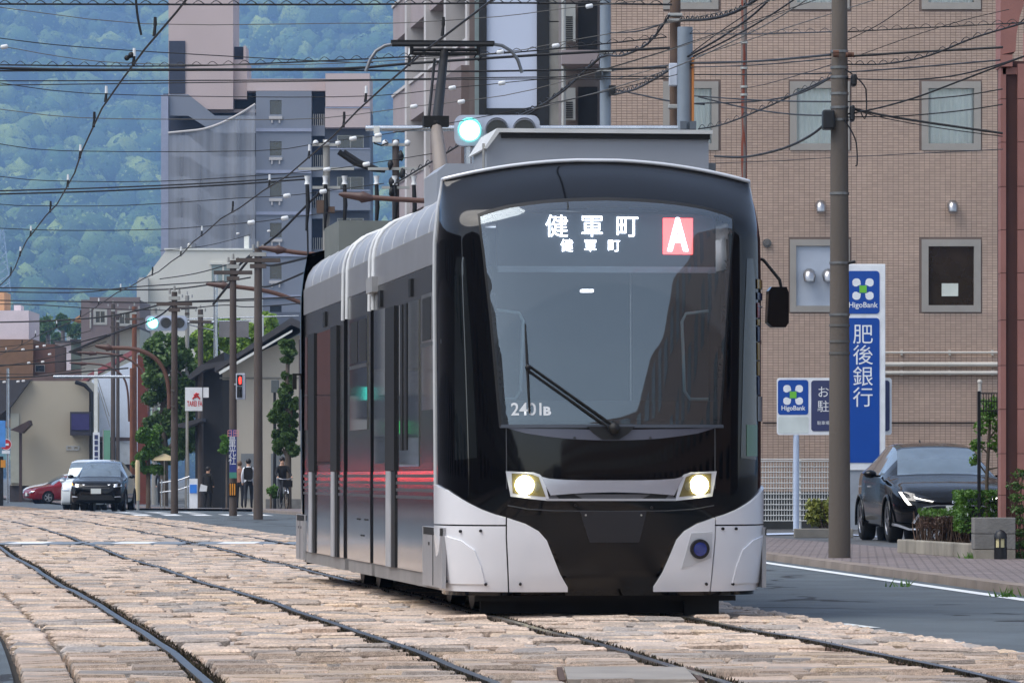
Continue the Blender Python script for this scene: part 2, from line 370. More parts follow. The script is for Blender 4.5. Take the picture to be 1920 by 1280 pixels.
# crossing asphalt and its stripes between the rails
mb = MB()
zc = (cz0+cz1)/2
for a, b_ in ((XL(zc), rail_x('A', zc)-.05), (rail_x('A', zc)+.1, rail_x('B', zc)-.05), (rail_x('B', zc)+.05, rail_x('C', zc)-.05), (rail_x('C', zc)+.1, rail_x('D', zc)-.06), (rail_x('D', zc)+.05, XR(zc))):
    mb.box(a, b_, cz0, cz1, -.05, .004)
tag(mb.build('crossing_asphalt', M('crossing_grey', (120, 130, 140), .7, var=.15), bed), kind=None)
rails = {'A': 'outermost steel rail at the lower left with a mossy groove', 'B': 'inner steel rail of the empty left track',
         'C': 'steel rail under the left side of the tram', 'D': 'rightmost steel rail beside the asphalt lane'}
moss = MB(); rm = random.Random(11)
for k, lab in rails.items():
    t = thing('tram_rail', lab, 'rail', (rail_x(k, 25), 25, 0), 0, 'tram rails')
    side = 1 if k in 'AC' else -1
    hd = MB(); lp = MB(); zs = list(np.arange(-8, 60, 1.0))+list(np.arange(60, 260, 4.0))
    def sweep(m_, a, b_, z0, z1):
        vs = []
        for Zz in zs:
            x = rail_x(k, Zz)+.003*sin(Zz*1.7+ord(k)); h = und(x, Zz)+gz(Zz)+.006
            vs += [(x+a, Zz, h+z0), (x+a, Zz, h+z1), (x+b_, Zz, h+z1), (x+b_, Zz, h+z0)]
        fs = []
        for i in range(len(zs)-1):
            for j in range(3): fs.append((i*4+j, i*4+j+4, i*4+j+5, i*4+j+1))
        m_.add(vs, fs)
    sweep(hd, -.026, .026, -.06, .006)
    a, b_ = (.070, .085) if side > 0 else (-.085, -.070)
    sweep(lp, a, b_, -.06, -.006)
    hd.build('rail_head', m_rail, t, True); lp.build('groove_lip', m_rust, t, True)
    for _ in range(5200):
        Zz = 20+ (rm.random()**1.8)*120; x = rail_x(k, Zz)+(side*rm.uniform(.036, .10) if rm.random() < .8 else -side*rm.uniform(.035, .05))
        h = und(x, Zz)+gz(Zz); s = rm.uniform(.008, .026); dx, dy = rm.uniform(-.02, .02), rm.uniform(-.02, .02)
        moss.add([(x-s*.6, Zz, h-.03), (x+s*.6, Zz+rm.uniform(-.03, .03), h-.03), (x+dx, Zz+dy, h+s*.75)], [(0,1,2)])
tag(moss.build('groove_moss', leafmat('moss', (26, 22, 16), (70, 62, 40), .9, .05)), 'dark moss and dry grass growing along the rail grooves', 'moss', kind='stuff')
# right kerb, one stone at a time
kerb = struct(MB().box(XK(30)-.01, XK(30), 30, 30.1, -.1, -.05).build('kerb', m_conc))
Z = 30.0
while Z < 150:
    l = .6 if Z < 90 else 2.0
    a, b_ = XK(Z), XK(Z+l-.01); mbk = MB()
    mbk.add([(a,Z,gz(Z)-.06),(a+.2,Z,gz(Z)-.06),(b_+.2,Z+l-.01,gz(Z)-.06),(b_,Z+l-.01,gz(Z)-.06),(a+.012,Z,gz(Z)+.062),(a+.2,Z,gz(Z)+.064),(b_+.2,Z+l-.01,gz(Z)+.064),(b_+.012,Z+l-.01,gz(Z)+.062)],
            [(4,5,6,7),(0,1,5,4),(1,2,6,5),(2,3,7,6),(3,0,4,7)])
    mbk.build('kerb_stone', M('kerb_concrete', (134, 122, 112), .85, var=.18, scale=2, bump=.3, oran=.08), kerb)
    Z += l
# painted edge line, worn dashes, crossing stripes
def ribbon(name, label, pts, wid, zoff, mat):
    mb = MB(); vs = []
    for (x, Zz) in pts: vs += [(x-wid/2, Zz, gz(Zz)+zoff), (x+wid/2, Zz, gz(Zz)+zoff)]
    mb.add(vs, [(2*i, 2*i+1, 2*i+3, 2*i+2) for i in range(len(pts)-1)])
    return tag(mb.build(name, mat), label, 'road marking')
ribbon('edge_line', 'long white edge line along the right kerb', [(XK(z)-.28, z) for z in np.arange(20, 90, 2.)], .15, -.015, m_white)
wornm = M('worn_paint', (205, 208, 206), .7, var=.3, scale=14)
for i, (x0, y0, x1, y1, lb) in enumerate(((1578,1168,1640,1176,'faint worn white dash beside the stone bed, nearest the tram'), (1648,1182,1690,1186,'shortest worn white dash on the asphalt beside the stone bed'),
        (1722,1193,1792,1203,'worn white dash beside the stone bed below the planter'), (1885,1219,1960,1233,'worn white dash at the right picture edge'))):
    p0 = F*(H+.016)/(y0-HY), F*(H+.016)/(y1-HY)
    ribbon('worn_dash', lb, [((x0-CX)*p0[0]/F, p0[0]), ((x1-CX)*p0[1]/F, p0[1])], .09, -.0155, wornm)['group'] = 'worn dashes'
zb = struct(MB().box(XL(zc)-3.9, XL(zc)-3.89, cz0, cz0+.01, -.03, -.02).build('zebra_crossing', m_white))
x = XL(zc)-2.0
while x < XR(zc)+2.5:
    o = MB().add([(x, cz0+.25, .0085), (x+.58, cz0+.25, .0085), (x+.58, cz1-.25, .0085), (x, cz1-.25, .0085)], [(0,1,2,3)]).build('crossing_stripe', wornm if x < -9 else m_white, zb)
    for k in 'ABCD':
        pass
    x += 1.63
zb2 = struct(MB().box(-13.5, -13.49, 136, 136.01, -.03, -.02).build('far_zebra_crossing', m_white))
for i in range(7):
    x = -12.1+i*.82
    MB().add([(x+.3, 134, -.014), (x+.75, 134, -.014), (x+.2, 139, -.014), (x-.25, 139, -.014)], [(0,1,2,3)]).build('crossing_stripe', m_white, zb2)
for i in range(5):
    x = -13.2+i*.9
    MB().add([(x+.3, 143, -.014), (x+.75, 143, -.014), (x+.0, 147, -.014), (x-.4, 147, -.014)], [(0,1,2,3)]).build('crossing_stripe', m_white, zb2)
# grey cover plate between the rails in the foreground
t = thing('cover_plate', 'flat grey metal cover plate set in the stones at the bottom edge', 'cover plate', (.55, 26.1, und(.5, 26)))
MB().box(.28, .93, 25.0, 26.6, -.02, .022).build('plate', M('plate_grey', (150, 142, 132), .6, .1, var=.15, bump=.3), t, True, bevel=.004)
fr_ = MB().box(.24, .27, 24.96, 26.64, -.02, .018).box(.94, .97, 24.96, 26.64, -.02, .018).build('frame', m_rust, t, True)
# ================================================================ buildings
def bldg_quad(x0, x1, y, z0, z1): return [(x0,y,z0),(x1,y,z0),(x1,y,z1),(x0,y,z1)]
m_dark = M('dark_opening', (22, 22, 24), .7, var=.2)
m_black = M('black_paint', (18, 18, 20), .45, var=.15)
m_alu = M('aluminium', (178, 176, 170), .4, .6, var=.08)
m_pane = M('window_pane', (36, 44, 50), .06, 0., var=.25, scale=.6, spec=.9)
def window(parent, x0, x1, z0, z1, y, fw=.07, frame=None, pane=None, name='window', mull=0, rec=.05, sill=True):
    """window = frame mesh (part) + pane and sill (sub-parts); the wall is expected to have an opening"""
    fm = MB(); a = .03
    fm.box(x0-a, x1+a, y-.03, y+.08, z1-fw, z1+a).box(x0-a, x1+a, y-.03, y+.08, z0-a, z0+fw)
    fm.box(x0-a, x0+fw, y-.028, y+.08, z0+fw, z1-fw).box(x1-fw, x1+a, y-.028, y+.08, z0+fw, z1-fw)
    for i in range(mull):
        xm = x0+(x1-x0)*(i+1)/(mull+1); fm.box(xm-.025, xm+.025, y-.02, y+.07, z0+fw, z1-fw)
    f = fm.build(name, frame or m_alu, parent, True)
    MB().add(bldg_quad(x0+.01, x1-.01, y+rec, z0+.01, z1-.01), [(0,1,2,3)]).build('pane', pane or m_pane, f)
    return f
# ---------- tiled hotel block on the right
ZT = 95.0; sT = F/ZT
tb = thing('tiled_building', 'tall brown tiled building with framed windows behind the bank sign', 'building', (PX(1560, ZT), ZT, .05))
TX0, TX1, TZ0, TZ1 = PX(1146, ZT), PX(2150, ZT), .05, PZ(-60, ZT)
holes = []; wins = []
for ci, (a, b_) in enumerate(((1246, 1344), (1484, 1590), (1731, 1836), (1976, 2080))):
    for ri, (c, d) in enumerate(((-120, 15), (156, 279), (452, 582))):
        if ci == 0 and ri == 2: continue
        hx = (PX(a, ZT), PX(b_, ZT), PZ(d, ZT), min(PZ(c, ZT), TZ1)); holes.append(hx); wins.append((ci, ri, hx))
m_grout = M('tile_grout', (116, 100, 92), .85, var=.1)
hole_wall(MB(), 0, 1, 0, 1, 0, [])
wall = hole_wall(MB(), TX0, TX1, TZ0, TZ1, ZT, holes, .18, 0, ZT+12).build('wall', m_grout, tb, True)
m_tile = M('brown_tile', (184, 160, 143), .42, var=.12, scale=.5, isl=.07, oran=.07)
TW, TH, TG = .1, .0502, .0065
def tile_verts(x, z, y=ZT, p=.006):
    x0, x1, z0, z1 = x+TG/2, x+TW-TG/2, z+TG/2, z+TH-TG/2; e = .003
    return [(x0,y,z0),(x1,y,z0),(x1,y,z1),(x0,y,z1),(x0+e,y-p,z0+e),(x1-e,y-p,z0+e),(x1-e,y-p,z1-e),(x0+e,y-p,z1-e)]
TF = [(4,5,6,7),(0,1,5,4),(1,2,6,5),(2,3,7,6),(3,0,4,7)]
tmesh = MB().add([(x, y-ZT, z) for x, y, z in tile_verts(0, 0)], TF).mesh('wall_tile', m_tile)
mbt = MB(); nt_ = 0; row = 0; z = TZ0+.6
while z+TH < TZ1:
    x = TX0
    while x+TW < PX(1935, ZT):
        cx_, cz_ = x+TW/2, z+TH/2
        if not any(h[0]-.06 < cx_ < h[1]+.06 and h[2]-.05 < cz_ < h[3]+.05 for h in holes):
            px_, py_ = CX+F*cx_/ZT, HY-F*(cz_-H)/ZT
            if 1668 < px_ < 1872 and 588 < py_ < 654 and nt_ < 298:
                o = bpy.data.objects.new('wall_tile', tmesh); COL.objects.link(o); o.parent = wall; o.location = (x, ZT, z); nt_ += 1
            else: mbt.add(tile_verts(x, z), TF)
        x += TW
    z += TH; row += 1
o = mbt.build('tile_cladding', m_tile, wall); o['kind'] = 'stuff'
m_curt = M('curtain', (250, 249, 238), .85, var=.08, scale=1.2)
for ci, ri, (x0, x1, z0, z1) in wins:
    bronze = M('bronze_glass', (52, 44, 36), .08, var=.2, spec=.9)
    if ci == 1 and ri == 2:
        f = window(tb, x0, x1, z0, z1, ZT, .09, M('frame_taupe', (158, 152, 144), .5, .1, var=.06), M('frosted_panel', (176, 184, 196), .5, var=.06), 'window', 0, .03)
        for px in (1517, 1553):
            hd = MB(); c = P(px, 515, ZT-.02)
            hd.tube([c+Vector((0,.02,0)), c+Vector((0,-.1,0)), c+Vector((0,-.16,-.05)), c+Vector((0,-.17,-.14))], [.12,.12,.118,.10], 14)
            hd.build('vent_hood', M('vent_steel', (170, 170, 172), .3, .9, var=.1), f)
    else:
        f = window(tb, x0, x1, z0, z1, ZT, .10, M('frame_taupe', (158, 152, 144), .5, .1, var=.06), bronze if ri == 2 else glass('hotel_glass', trans=.95, refl=.03), 'window', 0, .06)
        if ri < 2:
            cm = MB(); n = 40; vs = []
            for i in range(n+1):
                t = i/n; vs += [(x0+.08+(x1-x0-.16)*t, ZT+.13+.04*sin(i*1.3)+.02*sin(i*.7), z0+.05), (x0+.08+(x1-x0-.16)*t, ZT+.13+.03*sin(i*1.3+.3), z1-.05)]
            cm.add(vs, [(2*i, 2*i+2, 2*i+3, 2*i+1) for i in range(n)], 0, True)
            cm.build('curtain', m_curt, f)
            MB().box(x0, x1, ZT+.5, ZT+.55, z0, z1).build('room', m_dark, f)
        if ci == 2 and ri == 2:
            MB().box(PX(1766, ZT), PX(1797, ZT), ZT+.045, ZT+.052, PZ(555, ZT), PZ(531, ZT)).build('paper_notice', M('paper', (205, 210, 200), .8), f)
for px, py in ((1538, 385), (1785, 385)):
    c = P(px, py, ZT-.008); hd = MB()
    hd.tube([c, c+Vector((0,-.12,0)), c+Vector((0,-.18,-.05)), c+Vector((0,-.19,-.13))], [.10,.10,.098,.085], 14).tube([c+Vector((0,-.19,-.13)), c+Vector((0,-.2,-.16))], [.085,.06], 14)
    hd.build('vent_hood', M('vent_steel', (170, 170, 172)), tb, True)
hd = MB(); c = P(1438, 456, ZT); hd.tube([c, c+Vector((0,-.06,0))], .085, 16); hd.tube([c+Vector((0,-.06,0)), c+Vector((0,-.09,0))], [.06,.05], 12); hd.build('wall_lamp', M('grey_cap', (96, 94, 92), .5), tb, True)
for py, r in ((661, .022), (683, .045), (699, .04)):
    mbp = MB().cyl((PX(1600, ZT), ZT-.09, PZ(py, ZT)), (PX(1960, ZT), ZT-.09, PZ(py, ZT)), r, n=10)
    for px in (1690, 1780, 1860): mbp.box(PX(px, ZT)-.02, PX(px, ZT)+.02, ZT-.1, ZT, PZ(py, ZT)-.05, PZ(py, ZT)+.05)
    mbp.build('pipe', M('pipe_white', (196, 190, 180), .45, var=.1), tb, True)
MB().cyl((PX(1430, ZT), ZT-.03, PZ(792, ZT)), (PX(1830, ZT), ZT-.03, PZ(792, ZT)), .014, n=6).build('cable_run', m_black, tb, True)
MB().cyl((PX(1835, ZT), ZT-.2, .05), (PX(1835, ZT), ZT-.2, PZ(716, ZT)), .035, n=8).sph((PX(1835, ZT), ZT-.2, PZ(716, ZT)), .05).build('vent_pipe', M('pipe_white', (196, 190, 180)), tb, True)
# block plinth at the foot of the wall
pl = MB(); plm = M('dark_plinth', (58, 60, 60), .8, var=.2)
pl.box(TX0, PX(1900, ZT), ZT-.12, ZT-.001, .05, .62); pl.build('plinth', plm, tb, True)
# rusty standpipe fixed in front of the tiles
t = thing('rusty_pole', 'thin rust-streaked grey pole standing against the tiled wall', 'pole', (PX(1395, 93), 93, .05))
def rusty():
    m = M('rust_streak', (120, 112, 106), .7, .2, var=.1, scale=3)
    n = m.node_tree.nodes; L = m.node_tree.links; b = n['Principled BSDF']; tc = n.new('ShaderNodeTexCoord'); mp = n.new('ShaderNodeMapping'); mp.inputs['Scale'].default_value = (9, 9, .8)
    no = n.new('ShaderNodeTexNoise'); no.inputs['Detail'].default_value = 5; no.inputs['Scale'].default_value = 1.5; L.new(tc.outputs['Object'], mp.inputs[0]); L.new(mp.outputs[0], no.inputs[0])
    r = n.new('ShaderNodeValToRGB'); r.color_ramp.elements[0].position = .48; r.color_ramp.elements[0].color = (0,0,0,1); r.color_ramp.elements[1].position = .56
    mx = n.new('ShaderNodeMix'); mx.data_type = 'RGBA'; mx.inputs[7].default_value = (*lin((120, 58, 40)), 1); L.new(no.outputs[0], r.inputs[0]); L.new(r.outputs[0], mx.inputs[0])
    L.new(b.inputs['Base Color'].links[0].from_socket, mx.inputs[6]); L.new(mx.outputs[2], b.inputs['Base Color']); return m
m_rusty = rusty()
MB().cyl((PX(1395, 93), 93, .05), (PX(1395, 93), 93, PZ(-40, 93)), .06, .055).build('shaft', m_rusty, t, True)
for py in (82, 130, 165, 180): c = P(1395, py, 93); MB().cyl(c, c+Vector((0,0,.04)), .075, n=10).build('clamp', m_alu, t, True)

# ---------- reddish building corner at the right picture edge
ZB = 60.0
rb = thing('red_brown_building', 'reddish brown panelled building corner with arched opening at right edge', 'building', (PX(1900, ZB), ZB, .06))
m_red = M('red_panel', (150, 102, 92), .6, var=.1, scale=2.5, bump=.15, oran=.05)
X0, X1 = PX(1876, ZB), PX(1892, ZB)
core = MB().box(X0+.012, X1+.3, ZB+.012, ZB+.5, .06, PZ(112, ZB)-.02).box(X0+1.1, X0+14, ZB+.4, ZB+9, .06, PZ(120, ZB)).build('wall', M('red_joint', (70, 42, 38), .8), rb, True)
jy = [1045, 1010, 928, 850, 767, 685, 600, 512, 431, 350, 267, 186, 120]
for a, b_ in zip(jy, jy[1:]):
    z0, z1 = PZ(a, ZB)+.004, PZ(b_, ZB)-.004
    if z1 < .08: continue
    z0 = max(z0, .062)
    for (xa, xb, ya) in ((X0, PX(1886, ZB), ZB-.02), (PX(1886.4, ZB), PX(1907, ZB), ZB+.02), (PX(1907.4, ZB), PX(2000, ZB), ZB-.06)):
        MB().box(xa, xb, ya, ZB+.3, z0, z1).build('wall_panel', m_red, rb, True)
ar = MB(); zc_ = PZ(116, ZB)
ar.box(PX(1874, ZB), PX(1897, ZB), ZB-.1, ZB+.5, PZ(126, ZB), PZ(104, ZB)).box(PX(1880, ZB), PX(1916, ZB), ZB-.02, ZB+.5, PZ(140, ZB), PZ(127, ZB))
ar.build('capital', m_red, rb, True)
pts = [(PX(1876, ZB), PZ(103, ZB)), (PX(1904, ZB), PZ(97, ZB))]
for i in range(9): a = pi-.0-i*pi/16; pts.append((PX(2010, ZB)+cos(a)*PX(2010, ZB)*0+ (PX(2010, ZB)-PX(1904, ZB))*cos(a), PZ(97, ZB)+1.1*sin(a)))
pts += [(PX(2010, ZB), PZ(-60, ZB)), (PX(1876, ZB), PZ(-60, ZB))]
MB().prism(pts, lambda u, v, w_: (u, w_, v), ZB-.01, ZB+.6).build('arch_wall', m_red, rb, True)
MB().box(X0+1.2, X0+14, ZB+.62, ZB+9, PZ(97, ZB), PZ(-60, ZB)).build('upper_storey', m_red, rb, True)

# ---------- balcony apartment block along the right side of the street (seen above the tram)
ab = thing('balcony_apartment', 'pinkish grey apartment block with slanting balcony rows behind the pantograph', 'building', (-2.8, 150, 0))
m_pink = M('pinkgrey_render', (150, 138, 138), .8, var=.08, scale=.6)
m_pinkl = M('light_render', (186, 182, 180), .8, var=.06, scale=.6)
m_brownw = M('brown_panel', (112, 98, 94), .7, var=.08)
# facade plane runs with the street: u along street (towards the camera), local frame
ang = -atan2(.135, 1.)
fx, fy = PX(737, 164), 164.0
du = Vector((.124, -1, 0)).normalized()          # towards the camera
dn = Vector((-1, -.124, 0)).normalized()         # out of the facade, towards the street
O = Vector((fx, fy, 0))
def fq(u, d, z): return O+du*u+dn*d+Vector((0, 0, z))
def fbox(mb, u0, u1, d0, d1, z0, z1, mi=0):
    vs = [fq(u, d, z) for z in (z0, z1) for u, d in ((u0,d0),(u1,d0),(u1,d1),(u0,d1))]
    return mb.add(vs, [(3,2,1,0),(4,5,6,7),(0,1,5,4),(1,2,6,5),(2,3,7,6),(3,0,4,7)], mi)
ztop = 22.0; fh = 2.95; base0 = .75
wl = MB(); fbox(wl, .2, 30, -9, -1.5, -.2, ztop); wl.build('wall', m_brownw, ab, True)
for k in range(0, 7):
    zb_ = base0+k*fh
    pp = MB(); fbox(pp, 0, 30, -.14, .0, zb_-.15, zb_+1.0); pp.build('balcony_parapet', m_pink, ab, True)
    cp = MB(); fbox(cp, -.02, 30, -.17, .05, zb_+1.0, zb_+1.1); cp.build('parapet_cap', m_pinkl, ab, True)
    sl_ = MB(); fbox(sl_, .1, 30, -1.5, -.14, zb_-.15, zb_); sl_.build('balcony_slab', m_pink, ab, True)
    for u in (.9, 6.4, 12.0, 17.6, 23.2):
        wm = MB(); fbox(wm, u, u+3.6, -1.49, -1.45, zb_+.05, zb_+2.2); wo_ = wm.build('window', m_alu, ab, True)
        pm = MB(); fbox(pm, u+.1, u+3.5, -1.448, -1.43, zb_+.12, zb_+2.12); pm.build('pane', m_dark, wo_)
for u in (5.0, 10.8, 16.4, 22.0, 27.4):
    cm = MB(); fbox(cm, u, u+.55, -1.45, .12, -.2, ztop-.02); cm.build('pier', m_pinkl, ab, True)
tl = MB(); fbox(tl, 19.0, 27, .14, .8, -.2, 12.4); tl.build('tiled_stair_wall', m_brownw, ab, True)
# ---------- narrow dark-framed block with a pale panel wall
ZN = 125.0
nb = thing('pale_panel_building', 'narrow building with tall pale blue panel in a black frame', 'building', (PX(980, ZN), ZN, 0))
def pbox(mb, a, c, b_, d, Z0, dep): return mb.box(PX(a, Z0), PX(b_, Z0), Z0, Z0+dep, PZ(d, Z0), PZ(c, Z0))
m_frost = M('pale_blue_panel', (196, 204, 222), .35, var=.04, scale=.4)
pbox(MB(), 880, -200, 1060, 960, ZN+.6, 10).build('wall', m_brownw, nb, True)
pbox(MB(), 898, -200, 912, 960, ZN-.1, .6).build('black_frame', m_black, nb, True)
pbox(MB(), 1007, -200, 1029, 960, ZN-.1, .6).build('black_frame', m_black, nb, True)
pbox(MB(), 912, 203, 1007, 214, ZN-.08, .5).build('black_frame', m_black, nb, True)
for i, (c, d) in enumerate(((-200, 6), (7.5, 203))):
    pbox(MB(), 912.5, c, 1006.5, d, ZN, .4).build('wall_panel', m_frost, nb, True)
pbox(MB(), 890, -200, 898, 960, ZN, .5).build('drain_strip', M('teal_grey', (126, 140, 140), .5), nb, True)
pbox(MB(), 912, 215, 1007, 960, ZN+.1, .4).build('lower_wall', m_brownw, nb, True)
for c, d in ((-200, 40), (42, 300), (302, 960)): pbox(MB(), 1029.5, c, 1053, d, ZN-.05, .6).build('concrete_column', m_conc, nb, True)
# ---------- service bay with louvres and air-conditioners
ZS = 110.0
sb_ = thing('service_bay', 'recessed service bay with louvred boxes beside the tiled building', 'building', (PX(1100, ZS), ZS, 0))
m_taupe = M('taupe_render', (112, 102, 98), .8, var=.1)
pbox(MB(), 1052, -200, 1150, 960, ZS+1.2, 6).build('wall', m_taupe, sb_, True)
for c, d in ((94, 120), (-80, -56), (262, 300)): pbox(MB(), 1053, c, 1123, d, ZS, 1.1).build('balcony_parapet', m_pink, sb_, True)
for i, (c, d) in enumerate(((5, 78), (165, 225))):
    lv = pbox(MB(), 1056, c, 1079, d, ZS+.7, .4).build('louvre_box', m_alu, sb_, True)
    sm = MB()
    py = c+26
    while py < d-2: pbox(sm, 1061, py, 1074, py+2.4, ZS+.66, .03); py += 4
    for j in range(0): pass
    sm.build('louvre_slats', m_black, lv)
    pbox(MB(), 1084, c-2, 1120, d+22, ZS+1.14, .05).build('dark_door', m_dark, sb_, True)
MB().cyl((PX(1057, ZS), ZS+.5, 0), (PX(1057, ZS), ZS+.5, PZ(-40, ZS)), .05).build('downpipe', m_alu, sb_, True)

# ---------- far left: pink and blue-grey apartment tower
ZA = 352.0
tw = thing('stair_tower_apartment', 'tall pink and blue-grey apartment tower with netted stairwell before the mountain', 'building', (PX(480, ZA), ZA, gz(ZA)))
m_bg = M('bluegrey_render', (124, 130, 142), .8, var=.06, scale=.25)
m_bgd = M('bluegrey_dark', (90, 96, 108), .8, var=.08, scale=.25)
m_rose = M('rose_render', (192, 174, 170), .8, var=.05, scale=.25)
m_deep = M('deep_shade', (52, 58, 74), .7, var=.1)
def ab_(name, mat, a, c, b_, d, dz=0., dep=1., par=tw): return pbox(MB(), a, c, b_, d, ZA+dz, dep).build(name, mat, par, True)
ab_('tower_shaft', m_rose, 316, -60, 437, 205, 1.0, 8)
ab_('tower_neck', m_rose, 437.2, 112, 463, 186, 1.6, 6)
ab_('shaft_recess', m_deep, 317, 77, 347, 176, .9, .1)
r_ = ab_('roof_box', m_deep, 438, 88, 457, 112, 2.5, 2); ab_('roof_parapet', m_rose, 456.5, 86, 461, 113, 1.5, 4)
ab_('upper_wall', m_rose, 463.2, 148, 610, 170.5, .5, 8)
ab_('upper_wall', m_rose, 610.2, 138, 693, 200, -.6, 8)
# slab wall with window openings
hs_ = []; 
for py in (188, 265, 342, 418, 496, 573): hs_.append((PX(506, ZA), PX(528, ZA), PZ(py+27, ZA), PZ(py, ZA)))
hole_wall(MB(), PX(480, ZA), PX(584, ZA), gz(ZA), PZ(171, ZA), ZA, hs_, .4, 0, ZA+12).build('slab_wall', m_bg, tw, True)
for (x0, x1, z0, z1) in hs_:
    f = MB().box(x0-.05, x1+.05, ZA-.15, ZA+.05, z0-.32, z0-.12).box(x0+.1, x0+.2, ZA-.12, ZA+.05, z0-.6, z0-.3).box(x1-.2, x1-.1, ZA-.12, ZA+.05, z0-.6, z0-.3).build('window', m_pinkl, tw, True)
    MB().box(x0, x1, ZA+.25, ZA+.3, z0, z1).build('pane', m_pane, f)
for py in (244, 322, 400, 478, 556): MB().box(PX(480, ZA), PX(584, ZA), ZA-.12, ZA-.005, PZ(py+3, ZA), PZ(py-3, ZA)).build('string_course', m_bgl if False else M('bluegrey_light', (150, 156, 176), .8, var=.05), tw, True)
# recessed stair bay and balcony wing
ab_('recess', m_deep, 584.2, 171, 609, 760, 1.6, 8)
for py in (185, 262, 340, 417, 495): 
    ab_('rail_panel', m_bg, 584.2, py+50, 609, py+70, .5, .2)
    rl = MB()
    for i in range(6): x_ = PX(587+i*4, ZA); rl.cyl((x_, ZA+.5, PZ(py+50, ZA)), (x_, ZA+.5, PZ(py+28, ZA)), .035, n=5)
    rl.build('railing', m_alu, tw, True)
ab_('wing_wall', m_bgd, 609.2, 200.2, 693, 760, .8, 9)
for i, py in enumerate((203, 280, 358, 435, 512, 590)):
    ab_('balcony', m_bg if i else m_rose, 609.5, py, 694, py+36, -1.0, 1.6)
    ab_('balcony_cap', M('bluegrey_light', (150, 156, 176)), 609.5, py-2.2, 694, py-.1, -1.05, 1.7)
    w_ = ab_('window', m_alu, 632, py-26, 682, py-3, .72, .06)
    for a, b_ in ((633.5, 656), (658, 680.5)): pbox(MB(), a, py-25, b_, py-3, ZA+.68, .03).build('pane', m_pane, w_)
ab_('antenna', m_alu, 677.5, 164, 679, 190, -.5, .05); ab_('antenna', m_alu, 692, 160, 693.4, 190, -.5, .05)
# stairwell: dark opening, zigzag flights, edge posts and the net
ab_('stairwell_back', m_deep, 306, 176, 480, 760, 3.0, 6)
ab_('landing_wall', m_rose, 396, 205, 480, 211, 2.2, .7)
ab_('dark_opening', m_dark, 397, 184, 480, 206, 2.8, .15)
for i in range(6):
    y0 = 176+i*77
    poly = [(316, y0), (352, y0), (402, y0+40), (480, y0+40), (480, y0+72), (402, y0+72), (352, y0+40), (316, y0+40)]
    MB().prism([(PX(a, ZA), PZ(b_, ZA)) for a, b_ in poly], lambda u, v, w_: (u, w_, v), ZA+.6+.01*i, ZA+1.1).build('stair_flight', m_bg, tw, True)
ab_('corner_post', M('bluegrey_light', (150, 156, 176)), 302, 178, 315.5, 760, .3, 1)
ab_('lower_wing', m_bgd, 480.3, 585, 584, 760, -.6, .5)
# translucent construction net with folds
def netmat():
    m = bpy.data.materials.new('scaffold_net'); m.use_nodes = True; n = m.node_tree.nodes; L = m.node_tree.links; n.clear()
    o = n.new('ShaderNodeOutputMaterial'); d = n.new('ShaderNodeBsdfDiffuse'); d.inputs[0].default_value = (*lin((164, 168, 176)), 1); t = n.new('ShaderNodeBsdfTransparent')
    tc = n.new('ShaderNodeTexCoord'); no = n.new('ShaderNodeTexNoise'); mp = n.new('ShaderNodeMapping'); mp.inputs['Scale'].default_value = (1.6, 1, .07); L.new(tc.outputs['Object'], mp.inputs[0]); L.new(mp.outputs[0], no.inputs[0]); no.inputs['Scale'].default_value = 1.2
    mr = n.new('ShaderNodeMapRange'); mr.inputs[1].default_value = .3; mr.inputs[2].default_value = .7; mr.inputs[3].default_value = .40; mr.inputs[4].default_value = .66; L.new(no.outputs[0], mr.inputs[0])
    mx = n.new('ShaderNodeMixShader'); L.new(mr.outputs[0], mx.inputs[0]); L.new(t.outputs[0], mx.inputs[1]); L.new(d.outputs[0], mx.inputs[2]); L.new(mx.outputs[0], o.inputs[0]); return m
net = thing('scaffold_net', 'grey see-through net draped over the stairwell of the far tower', 'net', (PX(400, ZA), ZA-.6, gz(ZA)))
mbn = MB(); nx, nz = 60, 24; vs = []
for i in range(nx+1):
    t = i/nx; px = 317+t*163; top = 251-16*t-38*max(0, t-.35)**1.6/.65**1.6
    for j in range(nz+1):
        s = j/nz; fold = .12*sin(t*30+s*3*(1-t))*t**1.5+.06*sin(t*12+s*2)
        vs.append((PX(px, ZA), ZA-.8+fold, PZ(top+(760-top)*s, ZA)))
mbn.add(vs, [(i*(nz+1)+j, (i+1)*(nz+1)+j, (i+1)*(nz+1)+j+1, i*(nz+1)+j+1) for i in range(nx) for j in range(nz)], 0, True)
mbn.build('net_sheet', netmat(), net, True)
MB().tube([(PX(317+i*163/12, ZA), ZA-.85, PZ(251-16*i/12-38*max(0, i/12-.35)**1.6/.65**1.6, ZA)) for i in range(13)], .09, 6).build('edge_rope', m_pinkl, net, True)

# ---------- white building with sloping shoulder
ZW = 320.0
wb = thing('white_building', 'white building with a slanted left shoulder in front of the grey tower', 'building', (PX(380, ZW), ZW, gz(ZW)))
m_cream = M('cream_render', (208, 206, 196), .8, var=.05, scale=.3)
hw = (PX(397, ZW), PX(440, ZW), PZ(528, ZW), PZ(496, ZW))
poly = [(262, 760), (262, 535), (277, 515), (312, 469), (470, 468), (480, 475), (480, 760)]
MB().prism([(PX(a, ZW), PZ(b_, ZW)) for a, b_ in poly], lambda u, v, w_: (u, w_, v), ZW, ZW+9).build('wall', m_cream, wb, True)
MB().prism([(PX(a, ZW), PZ(b_, ZW)) for a, b_ in [(258, 760), (258, 530), (263, 521), (279, 521), (279, 760)]], lambda u, v, w_: (u, w_, v), ZW-.7, ZW-.01).build('side_bay', M('cream_shade', (190, 190, 184), .8, var=.05), wb, True)
